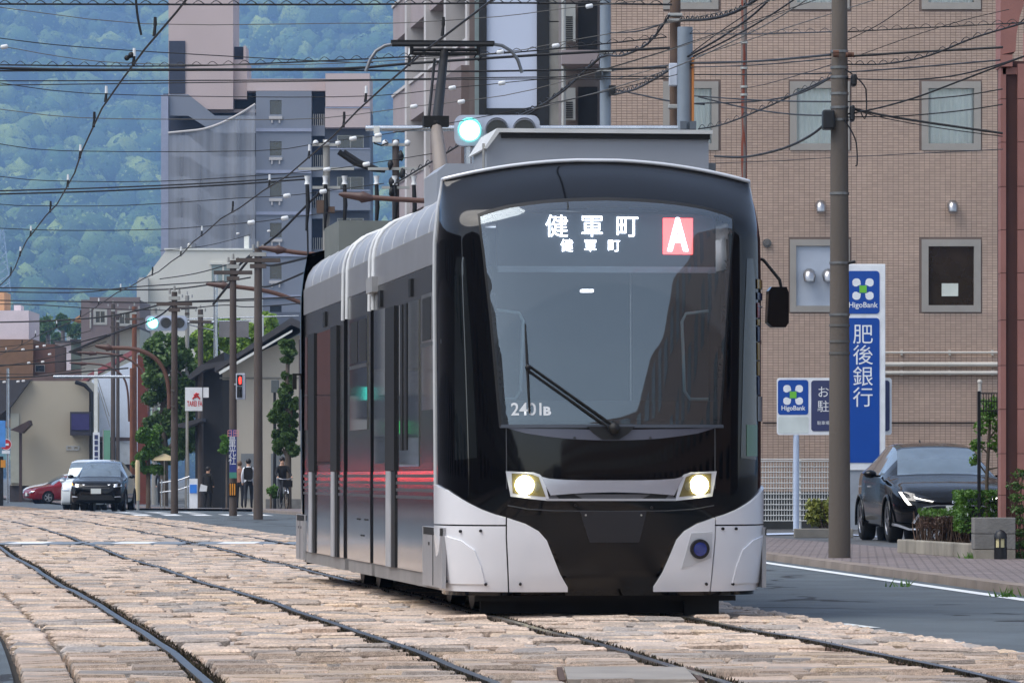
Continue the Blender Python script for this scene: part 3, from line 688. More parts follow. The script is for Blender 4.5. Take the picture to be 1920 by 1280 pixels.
f = MB().box(hw[0]-.1, hw[1]+.1, ZW-.14, ZW-.005, hw[3], hw[3]+.12).box(hw[0]-.1, hw[1]+.1, ZW-.1, ZW-.005, hw[2]-.1, hw[2]).box((hw[0]+hw[1])/2-.05, (hw[0]+hw[1])/2+.05, ZW-.09, ZW-.02, hw[2], hw[3]).build('window', m_cream, wb, True)
for a, b_ in ((hw[0], (hw[0]+hw[1])/2-.06), ((hw[0]+hw[1])/2+.06, hw[1])): MB().box(a, b_, ZW-.05, ZW-.003, hw[2]+.01, hw[3]-.01).build('pane', M('curtained_pane', (128, 142, 140), .2, var=.1), f)
MB().box(PX(308, ZW), PX(474, ZW), ZW-.1, ZW+9.1, PZ(469, ZW), PZ(465.5, ZW)).build('parapet', M('parapet_white', (222, 222, 214), .7), wb, True)
MB().cyl((PX(354, ZW), ZW+.5, PZ(468, ZW)), (PX(354, ZW), ZW+.5, PZ(459, ZW)), .13).sph((PX(354, ZW), ZW+.5, PZ(459, ZW)), .14).build('roof_vent', m_alu, wb, True)
MB().box(PX(456, ZW), PX(465, ZW), ZW+1, ZW+2, PZ(468, ZW), PZ(441, ZW)).build('chimney', M('parapet_white', (222, 222, 214)), wb, True)
# ---------- taupe block between the hill and the white building
ZM = 300.0
tk = thing('taupe_block', 'grey-brown flat-roofed block left of the white building', 'building', (PX(205, ZM), ZM, gz(ZM)))
m_tp = M('taupe_wall', (124, 112, 112), .8, var=.07, scale=.4)
hh = [(PX(176, ZM), PX(200, ZM), PZ(608, ZM), PZ(580, ZM)), (PX(221, ZM), PX(247, ZM), PZ(610, ZM), PZ(583, ZM))]
hole_wall(MB(), PX(152, ZM), PX(262, ZM), gz(ZM), PZ(562, ZM), ZM, hh, .3, 0, ZM+9).build('wall', m_tp, tk, True)
for h in hh: window(tk, *h, ZM, .12, m_alu, m_pane, 'window', 1, .12)
MB().box(PX(168, ZM), PX(262, ZM), ZM-.05, ZM+.5, PZ(566, ZM), PZ(557, ZM)).build('parapet', m_tp, tk, True)
MB().cyl((PX(170, ZM), ZM-.06, PZ(615, ZM)), (PX(170, ZM), ZM-.06, PZ(578, ZM)), .06).build('downpipe', m_alu, tk, True)
MB().prism([(PX(a, ZM), PZ(b_, ZM)) for a, b_ in ((126, 598), (152, 580), (152, 598))], lambda u, v, w_: (u, w_, v), ZM+3, ZM+8).build('roof_gable', M('peach_wall', (206, 160, 120), .8), tk, True)
# ---------- gabled light house with red roof edge (in front of the taupe block)
ZG = 285.0
gh = thing('gabled_house', 'pale gabled house with a reddish roof edge behind the street poles', 'building', (PX(200, ZG), ZG, gz(ZG)))
poly = [(153, 760), (153, 652), (246, 612), (262, 617), (262, 760)]
MB().prism([(PX(a, ZG), PZ(b_, ZG)) for a, b_ in poly], lambda u, v, w_: (u, w_, v), ZG, ZG+8).build('wall', M('gable_wall', (172, 172, 158), .8, var=.06), gh, True)
MB().prism([(PX(a, ZG), PZ(b_, ZG)) for a, b_ in [(130, 659), (246, 609), (262, 613), (262, 617), (246, 613.5), (132, 662)]], lambda u, v, w_: (u, w_, v), ZG-.7, ZG+8).build('roof', M('roof_slate', (70, 68, 70), .7), gh, True)
MB().prism([(PX(a, ZG-.8), PZ(b_, ZG-.8)) for a, b_ in [(150, 720), (168, 703), (230, 668), (262, 652), (262, 660), (232, 676), (172, 710), (158, 722)]], lambda u, v, w_: (u, w_, v), ZG-2.2, ZG-.8).build('eave', M('red_roof', (134, 74, 74), .7), gh, True)
wh = thing('white_house', 'bright white walled house behind the green banner', 'building', (PX(215, 280), 280, gz(280)))
MB().prism([(PX(a, 280), PZ(b_, 280)) for a, b_ in [(172, 940), (172, 712), (236, 682), (262, 670), (262, 940)]], lambda u, v, w_: (u, w_, v), 280, 286).build('wall', M('bluewhite_wall', (212, 220, 232), .7, var=.04), wh, True)
MB().prism([(PX(a, 279.5), PZ(b_, 279.5)) for a, b_ in [(140, 824), (160, 818), (248, 820), (248, 826), (140, 828)]], lambda u, v, w_: (u, w_, v), 278.5, 279.8).build('awning', M('awning_brown', (74, 58, 56), .7), wh, True)
MB().prism([(PX(a, 279), PZ(b_, 279)) for a, b_ in [(216, 826), (248, 832), (248, 870), (226, 870)]], lambda u, v, w_: (u, w_, v), 278.6, 279.5).build('shop_awning', M('awning_white', (205, 208, 210), .7), wh, True)
MB().box(PX(222, 279), PX(250, 279), 279, 279.9, gz(279), PZ(870, 279)).build('shop_front', M('shop_dark', (70, 62, 62), .6), wh, True)
MB().box(PX(160, 279), PX(205, 279), 279.2, 279.9, gz(279), PZ(828, 279)).build('shop_front', M('shop_dark', (70, 62, 62)), wh, True)
# ---------- beige house with dark bay
ZH = 275.0
bh = thing('beige_house', 'beige windowless house wall with a boxed blue bay window', 'building', (PX(100, ZH), ZH, gz(ZH)))
m_beige = M('beige_render', (176, 166, 146), .85, var=.05, scale=.5)
poly = [(20, 910), (20, 765), (58, 714), (160, 714), (172, 735), (172, 910)]
MB().prism([(PX(a, ZH), PZ(b_, ZH)) for a, b_ in poly], lambda u, v, w_: (u, w_, v), ZH, ZH+7).build('wall', m_beige, bh, True)
MB().prism([(PX(a, ZH), PZ(b_, ZH)) for a, b_ in [(-30, 800), (-30, 712), (59, 712), (22, 762)]], lambda u, v, w_: (u, w_, v), ZH-.4, ZH+7).build('roof', M('roof_slate', (70, 68, 70)), bh, True)
MB().box(PX(14, ZH), PX(172, ZH), ZH+.3, ZH+7, gz(ZH), PZ(909, ZH)).build('base', M('shop_dark', (70, 62, 62)), bh, True)
bw = MB().box(PX(134, ZH), PX(172, ZH), ZH-.9, ZH-.01, PZ(816, ZH), PZ(772, ZH)).build('bay_window', M('bay_dark', (52, 50, 60), .6), bh, True)
MB().box(PX(137, ZH), PX(170, ZH), ZH-.95, ZH-.905, PZ(806, ZH), PZ(776, ZH)).build('pane', M('violet_pane', (62, 58, 104), .2), bw)
for a in (125, 137.5): window(bh, PX(a, ZH), PX(a+10.5, ZH), PZ(843, ZH), PZ(836, ZH), ZH-.02, .05, m_alu, m_pane)
MB().tube([(PX(172, ZH), ZH-.3, PZ(905, ZH)), (PX(172, ZH), ZH-.3, PZ(735, ZH)), (PX(160, ZH), ZH-.3, PZ(722, ZH)), (PX(142, ZH), ZH-.3, PZ(716, ZH))], .13, 6).build('downpipe', m_black, bh, True)
br_ = MB().prism([(PX(a, ZH-1), PZ(b_, ZH-1)) for a, b_ in [(22, 806), (58, 788), (60, 796), (44, 812)]], lambda u, v, w_: (u, w_, v), ZH-2, ZH-.5)
br_.build('porch_roof', M('awning_brown', (74, 58, 56)), bh, True)
MB().box(PX(36, ZH-1.5), PX(41, ZH-1.5), ZH-1.6, ZH-1.4, gz(ZH), PZ(806, ZH-1.5)).build('porch_post', M('awning_brown', (74, 58, 56)), bh, True)
MB().box(PX(20, ZH), PX(36, ZH), ZH-.12, ZH-.02, PZ(905, ZH), PZ(775, ZH)).build('pale_wall', M('gable_wall', (172, 172, 158)), bh, True)
# ---------- rooftops at far left
ZL = 310.0
lb = thing('brown_pink_building', 'brown building with pale pink upper storey at the left edge', 'building', (PX(40, ZL), ZL, gz(ZL)))
pbox(MB(), -60, 636, 62, 800, ZL, 8).build('wall', M('ochre_wall', (128, 98, 74), .8, var=.08), lb, True)
pbox(MB(), 62.2, 645, 103, 800, ZL+.6, 8).build('side_wall', M('rust_wall', (112, 82, 70), .8, var=.08), lb, True)
pbox(MB(), -60, 582, 54, 635.8, ZL+.2, 7).build('upper_storey', M('pale_pink_wall', (220, 206, 208), .8, var=.04), lb, True)
pbox(MB(), -60, 547, 8, 581.8, ZL+2, 4).build('stair_head', M('peach_wall', (206, 160, 120)), lb, True)
pbox(MB(), 26, 572, 39, 582, ZL+1.5, 2).build('roof_tank', M('pale_pink_wall', (220, 206, 208)), lb, True)
w_ = pbox(MB(), 66, 684, 84, 697, ZL+.54, .06).build('window', m_alu, lb, True); pbox(MB(), 67, 685, 83, 696, ZL+.5, .03).build('pane', m_pane, w_)
pk = thing('pink_house', 'small pale pink house behind the brown building', 'building', (PX(120, 330), 330, gz(330)))
pbox(MB(), 103, 642, 136, 780, 330, 6).build('wall', M('pale_pink_wall', (220, 206, 208)), pk, True)
pbox(MB(), 100, 638.5, 140, 642, 329.6, 6.6).build('roof', M('roof_slate', (70, 68, 70)), pk, True)
lh = thing('low_roof_house', 'low house with a wide dark tiled roof below the brown building', 'building', (PX(110, 296), 296, gz(296)))
MB().prism([(PX(a, 296), PZ(b_, 296)) for a, b_ in [(40, 716), (80, 700), (150, 692), (160, 700), (160, 720), (40, 722)]], lambda u, v, w_: (u, w_, v), 296, 303).build('roof', M('roof_brown', (112, 92, 86), .8), lh, True)
pbox(MB(), 42, 719, 160, 800, 296.4, 6).build('wall', M('gable_wall', (172, 172, 158)), lh, True)
gs = thing('green_grey_house', 'narrow grey-green house wall behind the cobra-head lamps', 'building', (PX(142, 318), 318, gz(318)))
pbox(MB(), 133, 640, 153, 800, 318, 5).build('wall', M('sage_wall', (122, 134, 122), .8, var=.06), gs, True)
pbox(MB(), 131, 636, 155, 640, 317.6, 5.6).build('roof', M('roof_slate', (70, 68, 70)), gs, True)
# ---------- storehouse with tiled gable roof beside the tram (behind the poles)
ZK = 200.0
kh = thing('storehouse', 'cream storehouse with a dark tiled gable roof behind the street poles', 'building', (PX(500, ZK), ZK, gz(ZK)))
m_storm = M('storehouse_wall', (184, 174, 158), .85, var=.05, scale=.5)
poly = [(417, 960), (417, 690), (560, 628), (640, 640), (640, 960)]
MB().prism([(PX(a, ZK), PZ(b_, ZK)) for a, b_ in poly], lambda u, v, w_: (u, w_, v), ZK, ZK+9).build('wall', m_storm, kh, True)
MB().prism([(PX(a, ZK), PZ(b_, ZK)) for a, b_ in [(405, 690), (440, 668), (548, 596), (640, 640), (640, 650), (548, 610), (405, 698)]], lambda u, v, w_: (u, w_, v), ZK-.9, ZK+9).build('roof', M('roof_slate', (70, 68, 70)), kh, True)
MB().prism([(PX(a, ZK-.95), PZ(b_, ZK-.95)) for a, b_ in [(410, 697), (548, 618), (548, 622), (412, 702)]], lambda u, v, w_: (u, w_, v), ZK-1.0, ZK-.92).build('bargeboard', M('parapet_white', (222, 222, 214)), kh, True)
MB().box(PX(412, ZK), PX(640, ZK), ZK-.05, ZK-.004, PZ(710, ZK), PZ(707, ZK)).build('string_course', m_conc, kh, True)
MB().box(PX(417, ZK), PX(430, ZK), ZK-.12, ZK-.01, gz(ZK), PZ(712, ZK)).build('dark_pilaster', m_black, kh, True)
for a in (452, 508): 
    f = MB().box(PX(a, ZK), PX(a+28, ZK), ZK-.06, ZK-.005, PZ(935, ZK), PZ(850, ZK)).build('shutter_door', M('door_grey', (120, 122, 122), .6), kh, True)
MB().cyl((PX(433, ZK), ZK-.15, gz(ZK)), (PX(433, ZK), ZK-.15, PZ(700, ZK)), .05).build('downpipe', M('parapet_white', (222, 222, 214)), kh, True)
ts = thing('tiled_roof_house', 'dark timber house with tiled canopy beside the white shop sign', 'building', (PX(390, 214), 214, gz(214)))
MB().prism([(PX(a, 214), PZ(b_, 214)) for a, b_ in [(366, 960), (366, 690), (420, 660), (420, 960)]], lambda u, v, w_: (u, w_, v), 214, 222).build('wall', M('dark_timber', (52, 50, 50), .8), ts, True)
MB().prism([(PX(a, 213), PZ(b_, 213)) for a, b_ in [(352, 706), (378, 684), (424, 676), (424, 684), (384, 694), (358, 712)]], lambda u, v, w_: (u, w_, v), 212.5, 222).build('roof', M('roof_slate', (70, 68, 70)), ts, True)
MB().prism([(PX(a, 213), PZ(b_, 213)) for a, b_ in [(337, 796), (352, 792), (384, 784), (384, 790), (352, 802), (340, 802)]], lambda u, v, w_: (u, w_, v), 211, 214).build('canopy', M('roof_slate', (70, 68, 70)), ts, True)
cs = thing('signboard', 'white shop signboard with red running-figure mark and red lettering', 'sign', (PX(364, 206), 206, gz(206)))
sgn = MB().box(PX(347, 206), PX(379, 206), 206, 206.2, PZ(770, 206), PZ(726, 206)).build('board', M('sign_white', (232, 234, 236), .5), cs, True)
MB().box(PX(381, 206), PX(391, 206), 206.0, 206.2, PZ(745, 206), PZ(726, 206)).build('side_board', M('sign_white', (232, 234, 236)), cs, True)
m_redp = M('red_print', (196, 52, 48), .6)
text_mesh('TAREI FA', .30, 'lettering', m_redp, lambda x, y, d: (PX(365, 206)+x*.52, 205.99, PZ(757, 206)+y*1.0), sgn, bold=.008)
mk = MB()
for (a, c, b_, d, w2) in ((368, 741, 361, 752, .035), (368, 741, 375, 752, .035), (363, 742, 373, 742, .03), (364, 747, 372, 747, .03)):
    p0, p1 = P(a, c-2, 205.98), P(b_, d-4, 205.98); mk.cyl(p0, p1, w2, n=5)
mk.sph(P(368, 738, 205.98), .05); mk.build('figure_mark', m_redp, sgn)
MB().cyl((PX(350, 206), 206.2, gz(206)), (PX(350, 206), 206.2, PZ(726, 206)), .06).build('post', m_alu, cs, True)
# ---------- unseen shop fronts left of the frame, added to be mirrored in the tram side
sf = thing('unseen_shop_fronts', 'unseen row of narrow shop fronts added left of the frame for its reflection in the tram side', 'building', (-36, 188, 0))
MB().box(-46, -29.5, 189.0, 189.9, -.4, 12).build('wall', M('shop_wall', (150, 146, 142), .8), sf, True)
rf_ = random.Random(8); x = -45.5; SFC = [(36, 38, 42), (150, 148, 146), (74, 70, 70), (150, 140, 128), (28, 30, 34), (120, 124, 130), (84, 86, 90), (52, 56, 66), (96, 60, 52)]
while x < -30:
    w_ = rf_.choice((.22, .3, .5, .7, 1.0)); z = -.3; k = rf_.randrange(3)
    for (h_) in ((1.6, 4.2, 9.9), (2.6, 5.2, 11.5), (3.3, 7.5, 10.8))[k]:
        ci = rf_.randrange(len(SFC)); MB().box(x, x+w_-.03, 188.75+rf_.uniform(-.1, .1), 188.98, z, h_-.04).build('front_panel', M('front_%d' % ci, SFC[ci], .5, var=.1), sf, True); z = h_
    x += w_
for i, (x_, z_, c_) in enumerate(((-33.6, 4.0, (60, 220, 200)), (-36.2, 2.6, (40, 200, 90)), (-34.9, 2.7, (40, 200, 90)), (-37.4, 4.2, (230, 220, 120)))):
    MB().box(x_, x_+.14, 188.4, 188.5, z_, z_+(.5 if i != 3 else 1.6)).build('lit_sign', M('lit_%d' % i, c_, .5, emit=c_, es=.9), sf, True)  # glowing boxes added so green, teal and yellow spots mirror in the tram side
# ---------- street behind the camera (only seen mirrored in paint and glass)
rbk = random.Random(5)
for i, (x0, x1, y0, y1, h, c, lb) in enumerate(((-34, -16, -70, 24, 11, (150, 140, 130), 'cream shop row behind the viewpoint on the left'), (-40, -14, -150, -76, 9, (120, 118, 120), 'grey office block behind the viewpoint on the left'),
        (17, 36, -60, 30, 12, (132, 110, 100), 'brown tiled block behind the viewpoint on the right'), (14, 40, -150, -66, 7, (170, 166, 160), 'white shop row behind the viewpoint on the right'),
        (-46, -20, 30, 90, 8, (140, 130, 124), 'tan shop row across the street left of the frame'), (-60, -34, 96, 150, 9, (110, 108, 112), 'grey shop row farther along left of the frame'),
        (-95, -31, 190, 215, 13, (150, 146, 140), 'tall dark grey block left of the frame past the crossing'), (-160, -48, 230, 250, 22, (168, 162, 156), 'wide grey tower block far left of the frame'))):
    t = thing('street_building', lb, 'building', ((x0+x1)/2, (y0+y1)/2, 0), 0, 'buildings outside the picture')
    MB().box(x0, x1, y0, y1, -.1, h).build('wall', M('street_wall_%d' % i, c, .8, var=.08), t, True)
    wx = x1+.03 if x0 < 0 else x0-.03
    wm = MB()
    for z_ in np.arange(1.0, h-1.5, 3.0):
        for y_ in np.arange(y0+1.5, y1-2, 3.2): wm.box(min(wx, wx-.02), wx, y_, y_+1.7, z_, z_+1.5)
    wm.build('window', m_pane, t, True)['kind'] = 'stuff'
# ================================================================ the tram
TX, TY, TRZ = .74, 36.6, .1236
tram = thing('tram', 'black and silver articulated tram with lit headlights and destination display', 'tram', (TX, TY, 0), TRZ)
tc_, ts_ = cos(TRZ), sin(TRZ)
def t2w(x, y, z): return Vector((TX+x*tc_-y*ts_, TY+x*ts_+y*tc_, z))
def wpx(p): return CX+F*p.x/p.y, HY-F*(p.z-H)/p.y
TWd, TEND, TL = 1.205, .85, 14.05
_lz = [.10, .3, .55, .9, 1.2, 1.43, 2.0, 2.6, 2.98, 3.04, 3.10, 3.18, 3.26, 3.34, 3.41]
_ly = [.14, .07, .03, .0, .005, .02, .07, .13, .18, .22, .29, .40, .52, .66, .84]
def Y0(z): return interp(z, _lz, _ly)
_fz = np.linspace(.05, 3.42, 200); _fy = np.interp(_fz, _lz, _ly)
for _ in range(6): _fy = np.convolve(np.pad(_fy, 2, mode='edge'), [.1, .2, .4, .2, .1], 'valid')
def Y0(z): return float(np.interp(z, _fz, _fy))
def WZ(z): return interp(z, [0, .25, .6, 2.5, 2.9, 3.2, 3.41], [1.15, 1.18, 1.215, 1.228, 1.225, 1.20, 1.165])
PE = 3.4
def surf(u, v, off=0.):
    """front skin: u in [-1,1] from corner to corner, v = height before crowning; off = distance proud of the skin"""
    ph = u*pi/2; s, c = sin(ph), cos(ph)
    a = math.copysign(abs(s)**(2/PE), s); d = 1-abs(c)**(2/PE)
    W = WZ(v); y0 = Y0(v); D = max(TEND-y0, .01)
    cr = .15*a*a*min(1, max(0, (v-2.3)/1.0))
    p = Vector((a*W, y0+.035*a*a*0+D*d, v-cr))
    return p
def nrm(u, v):
    e = 1e-3; u = max(-.985, min(.985, u))
    a = surf(u+e, v)-surf(u-e, v); b = surf(u, v+e)-surf(u, v-e); n = a.cross(b)
    return n.normalized() if n.length > 0 else Vector((0, -1, 0))
def surfo(u, v, off):
    return surf(u, v)+nrm(u, v)*off
def inv(px, py):
    """photograph pixel -> (u, v) on the tram front"""
    u, v = 0., 1.
    best = None
    for uu in np.linspace(-1, 1, 161):
        vv = 1.5
        for _ in range(5):
            p = surf(uu, vv); wp = t2w(*p); q = wpx(wp); vv += (q[1]-py)*wp.y/F
            vv = min(max(vv, .05), 3.41)
        e = abs(wpx(t2w(*surf(uu, vv)))[0]-px)
        if best is None or e < best[0]: best = (e, uu, vv)
    _, u, v = best
    for _ in range(8):
        q = wpx(t2w(*surf(u, v))); e = .002
        qu = wpx(t2w(*surf(u+e, v)))
        dx = (qu[0]-q[0])/e
        if abs(dx) > 20: u = max(-1, min(1, u-(q[0]-px)/dx*.7))
        v = min(max(v+(q[1]-py)*37/F, .05), 3.41)
    return u, v
def region(poly, off, name, mat, parent=tram, wall=.02, step=.045, smooth=True):
    """patch of the front skin bounded by a polygon in (u, v), standing off the skin"""
    pts = []
    n = len(poly)
    for i in range(n):
        a, b = poly[i], poly[(i+1) % n]; k = max(1, int(max(abs(a[0]-b[0])*1.6, abs(a[1]-b[1]))/step))
        for j in range(k): pts.append((a[0]+(b[0]-a[0])*j/k, a[1]+(b[1]-a[1])*j/k))
    nb = len(pts); V = [Vector(p) for p in pts]
    us = [p[0] for p in pts]; vs_ = [p[1] for p in pts]
    u = min(us)+step*.3
    def inside(x, y):
        r = False; j = nb-1
        for i in range(nb):
            if (pts[i][1] > y) != (pts[j][1] > y) and x < (pts[j][0]-pts[i][0])*(y-pts[i][1])/(pts[j][1]-pts[i][1])+pts[i][0]: r = not r
            j = i
        return r
    bb = np.array(pts)
    while u < max(us):
        v = min(vs_)+step*.3
        while v < max(vs_):
            if inside(u, v) and np.min(np.hypot(bb[:, 0]-u, bb[:, 1]-v)) > step*.35: V.append(Vector((u, v)))
            v += step
        u += step*.6
    r = delaunay_2d_cdt(V, [(i, (i+1) % nb) for i in range(nb)], [], 1, 1e-5)
    ov, of = r[0], r[2]
    # keep faces inside the polygon and facing outwards
    fs = []
    for f in of:
        c = sum((ov[i] for i in f), Vector((0, 0)))/len(f)
        if inside(c.x, c.y):
            ar = (ov[f[1]]-ov[f[0]]).cross(ov[f[2]]-ov[f[0]]) if True else 0
            fs.append(tuple(f) if ar > 0 else tuple(reversed(f)))
    mb = MB(); mb.add([surfo(p.x, p.y, off) for p in ov], fs, 0, smooth)
    if wall:
        A = [surfo(p[0], p[1], off) for p in pts]; B = [surfo(p[0], p[1], off-wall) for p in pts]
        mb.add(A+B, [(i, i+nb, (i+1) % nb+nb, (i+1) % nb) for i in range(nb)], 0)
    return mb.build(name, mat, parent)
def mir(poly): return [(-u, v) for u, v in reversed(poly)]
m_gblack = M('gloss_black', (7, 7, 10), .06, 0., var=.1, spec=.42)
m_skirt = M('white_skirt', (232, 233, 237), .22, 0., var=.03, scale=2, coat=.4)
m_silver = M('silver_trim', (196, 200, 208), .22, .55, var=.04)
m_under = M('underframe', (16, 16, 16), .75, var=.3, scale=5)
m_rubber = M('rubber', (12, 12, 13), .6, var=.2)
def brushed(name, col, rough):
    m = M(name, col, rough, 1.0, var=.05, scale=2.0)
    n = m.node_tree.nodes; L = m.node_tree.links; b = n['Principled BSDF']
    tc = n.new('ShaderNodeTexCoord'); mp = n.new('ShaderNodeMapping'); mp.inputs['Scale'].default_value = (1, .8, .35); no = n.new('ShaderNodeTexNoise'); no.inputs['Scale'].default_value = 3.5
    L.new(tc.outputs['Object'], mp.inputs[0]); L.new(mp.outputs[0], no.inputs[0]); bp = n.new('ShaderNodeBump'); bp.inputs['Strength'].default_value = .04; bp.inputs['Distance'].default_value = .02
    L.new(no.outputs[0], bp.inputs['Height']); L.new(bp.outputs[0], b.inputs['Normal']); return m
m_steel = brushed('side_steel', (200, 200, 204), .10)
m_roofs = M('roof_silver', (170, 170, 172), .45, .5, var=.08, scale=1.5)
# ---- front shell (and the same shell closing the rear)
def in_poly(pts, x, y):
    r = False; j = len(pts)-1
    for i in range(len(pts)):
        if (pts[i][1] > y) != (pts[j][1] > y) and x < (pts[j][0]-pts[i][0])*(y-pts[i][1])/(pts[j][1]-pts[i][1])+pts[i][0]: r = not r
        j = i
    return r
def YS(x, z):
    a = abs(x)/WZ(z); u = math.asin(min(1, a**(PE/2)))*2/pi
    return surf(u, z+.15*a*a*min(1, max(0, (z-2.3)))).y
VV = [.16, .25, .35, .5, .7, .9, 1.1, 1.3, 1.43, 1.6, 1.7, 1.8, 2.0, 2.2, 2.4, 2.6, 2.7, 2.8, 2.85, 2.9, 2.94, 2.98, 3.02, 3.06, 3.09, 3.12, 3.16, 3.2, 3.24, 3.28, 3.31, 3.34, 3.37, 3.39, 3.41]
UU = [i/48 for i in range(-48, 49)]
ws_px = [(905, 408), (921, 402), (960, 392), (1020, 384), (1080, 380), (1140, 378.5)]
def pair(l, r): a, b = inv(*l), inv(*r); return -(abs(a[0])+abs(b[0]))/2, (a[1]+b[1])/2
_c = pair((905, 408), (1374, 413)); _k = _c[0]/inv(905, 408)[0]
wsL = [pair((945, 797), (1350, 797)), pair((925, 600), (1361, 602)), pair((912, 480), (1369, 482))]+[(u*_k, v) for u, v in (inv(*p) for p in ws_px)]
wsp = [inv(1147, 797)]+wsL
wsp[0] = (0., wsp[0][1]); wsp[-1] = (0., wsp[-1][1])
wsp = wsp[1:]                       # left half from bottom corner up to the crown
ws_poly = [(u, v) for u, v in wsp]+[(-u, v) for u, v in reversed(wsp[:-1])]
ws_poly = list(reversed(ws_poly))
def shell(rear=False):
    """front skin with the windscreen opening left out"""
    vlim0, vlim1 = ws_poly[0][1], max(v for u, v in ws_poly)
    mb = MB(); vs = [surf(u, v) for v in VV for u in UU]
    if rear: vs = [Vector((-p.x, TL-p.y, p.z)) for p in vs]
    N = len(UU); fs = []
    for j in range(len(VV)-1):
        for i in range(N-1):
            cu, cv = (UU[i]+UU[i+1])/2, (VV[j]+VV[j+1])/2
            if not rear and all(in_poly(ws_poly, uu*1.03, 2.2+(vv-2.2)*1.02) for uu in (UU[i], UU[i+1]) for vv in (VV[j], VV[j+1])): continue
            fs.append((j*N+i, j*N+i+1, (j+1)*N+i+1, (j+1)*N+i))
    return mb.add(vs, fs, 0, True)
sh = shell().build('front_mask', m_gblack, tram)
shell(True).build('rear_mask', m_gblack, tram)
# black surround of the screen, then the glass itself standing proud
ring = region([(u*1.05, v+(.035 if v > 2 else -.02)) for u, v in ws_poly], .003, 'windscreen_surround', m_rubber, tram, wall=0)
# cut the middle out of the surround so that the cab can be seen
bm = bmesh.new(); bm.from_mesh(ring.data)
def in_ws(p):
    a = p.x/WZ(p.z); u = math.copysign(math.asin(min(1, abs(a)**(PE/2)))*2/pi, a); v = p.z+.15*a*a*min(1, max(0, (p.z-2.3)))
    return in_poly(ws_poly, u*1.045, 2.2+(v-2.2)*1.045)
bmesh.ops.delete(bm, geom=[f for f in bm.faces if in_ws(f.calc_center_median())], context='FACES'); bm.to_mesh(ring.data); bm.free()
def screen_glass():
    m = glass('windscreen_glass', trans=.78, refl=.11, rough=.015)
    n = m.node_tree.nodes; L = m.node_tree.links
    out = [x for x in n if x.type == 'OUTPUT_MATERIAL'][0]; src = out.inputs[0].links[0].from_socket
    # a film of dust with the clean sector the wiper has swept
    tc = n.new('ShaderNodeTexCoord'); vd = n.new('ShaderNodeVectorMath'); vd.operation = 'DISTANCE'; vd.inputs[1].default_value = (.02, .03, 1.38)
    L.new(tc.outputs['Object'], vd.inputs[0]); mr = n.new('ShaderNodeMapRange'); mr.inputs[1].default_value = 1.08; mr.inputs[2].default_value = 1.10; mr.inputs[3].default_value = .03; mr.inputs[4].default_value = .075
    L.new(vd.outputs['Value'], mr.inputs[0]); df = n.new('ShaderNodeBsdfDiffuse'); df.inputs[0].default_value = (*lin((176, 184, 190)), 1)
    mx = n.new('ShaderNodeMixShader'); L.new(mr.outputs[0], mx.inputs[0]); L.new(src, mx.inputs[1]); L.new(df.outputs[0], mx.inputs[2]); L.new(mx.outputs[0], out.inputs[0]); return m
wsg = region(ws_poly, .012, 'windscreen', screen_glass(), tram, wall=.008)
# lavender-grey band edge of the glass: printed frit around the screen
# ---- edges: pale trim round the mask
edge = []
for v in np.linspace(.95, 3.38, 40): edge.append(surf(-1, v)+Vector((0, .012, 0)))
top = [surf(u, 3.41)+Vector((0, .0, .012)) for u in np.linspace(-.99, .99, 50)]
edr = [surf(1, v)+Vector((0, .012, 0)) for v in np.linspace(3.38, .95, 40)]
MB().tube(edge+top+edr, .016, 6).build('mask_trim', M('pale_trim', (226, 228, 230), .3, .3, var=.03), tram)
# ---- corner side glass of the cab (slightly different gloss) on both sides
m_cglass = M('cab_side_glass', (20, 24, 26), .04, 0., var=.2, coat=.3, spec=.8)
def seg(pxs): return [inv(*p) for p in pxs]
cg = seg([(853, 862), (853, 520), (856, 482), (872, 482), (884, 640), (895, 858)])
cg = [(max(u, -.985), v) for u, v in cg]
region(list(reversed(cg)) if False else cg[::-1], .004, 'cab_side_window', m_cglass, tram, wall=.004)
region(mir(cg[::-1]), .004, 'cab_side_window', m_cglass, tram, wall=.004)
# coloured patches painting a sign's reflection on the right corner window, plus a sticker
m_yel = M('reflection_yellow', (132, 106, 44), .2); m_blu = M('reflection_blue', (26, 32, 62), .2); m_rd = M('reflection_red', (112, 40, 42), .2); m_pw = M('reflection_white', (122, 126, 128), .2)
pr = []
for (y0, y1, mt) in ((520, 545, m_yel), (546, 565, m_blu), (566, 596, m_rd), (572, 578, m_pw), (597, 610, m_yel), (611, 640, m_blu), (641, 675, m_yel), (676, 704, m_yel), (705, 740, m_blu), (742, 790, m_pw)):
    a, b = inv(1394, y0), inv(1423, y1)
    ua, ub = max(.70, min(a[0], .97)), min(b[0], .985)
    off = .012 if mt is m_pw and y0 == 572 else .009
    region([(ua, b[1]), (ub, b[1]), (ub, a[1]), (ua, a[1])], off, 'painted_reflection', mt, tram, wall=.004)
a, b = inv(1399, 796), inv(1418, 855); region([(a[0], b[1]), (min(b[0], .98), b[1]), (min(b[0], .98), a[1]), (a[0], a[1])], .009, 'green_sticker', M('sticker_green', (96, 128, 110), .3), tram, wall=.004)
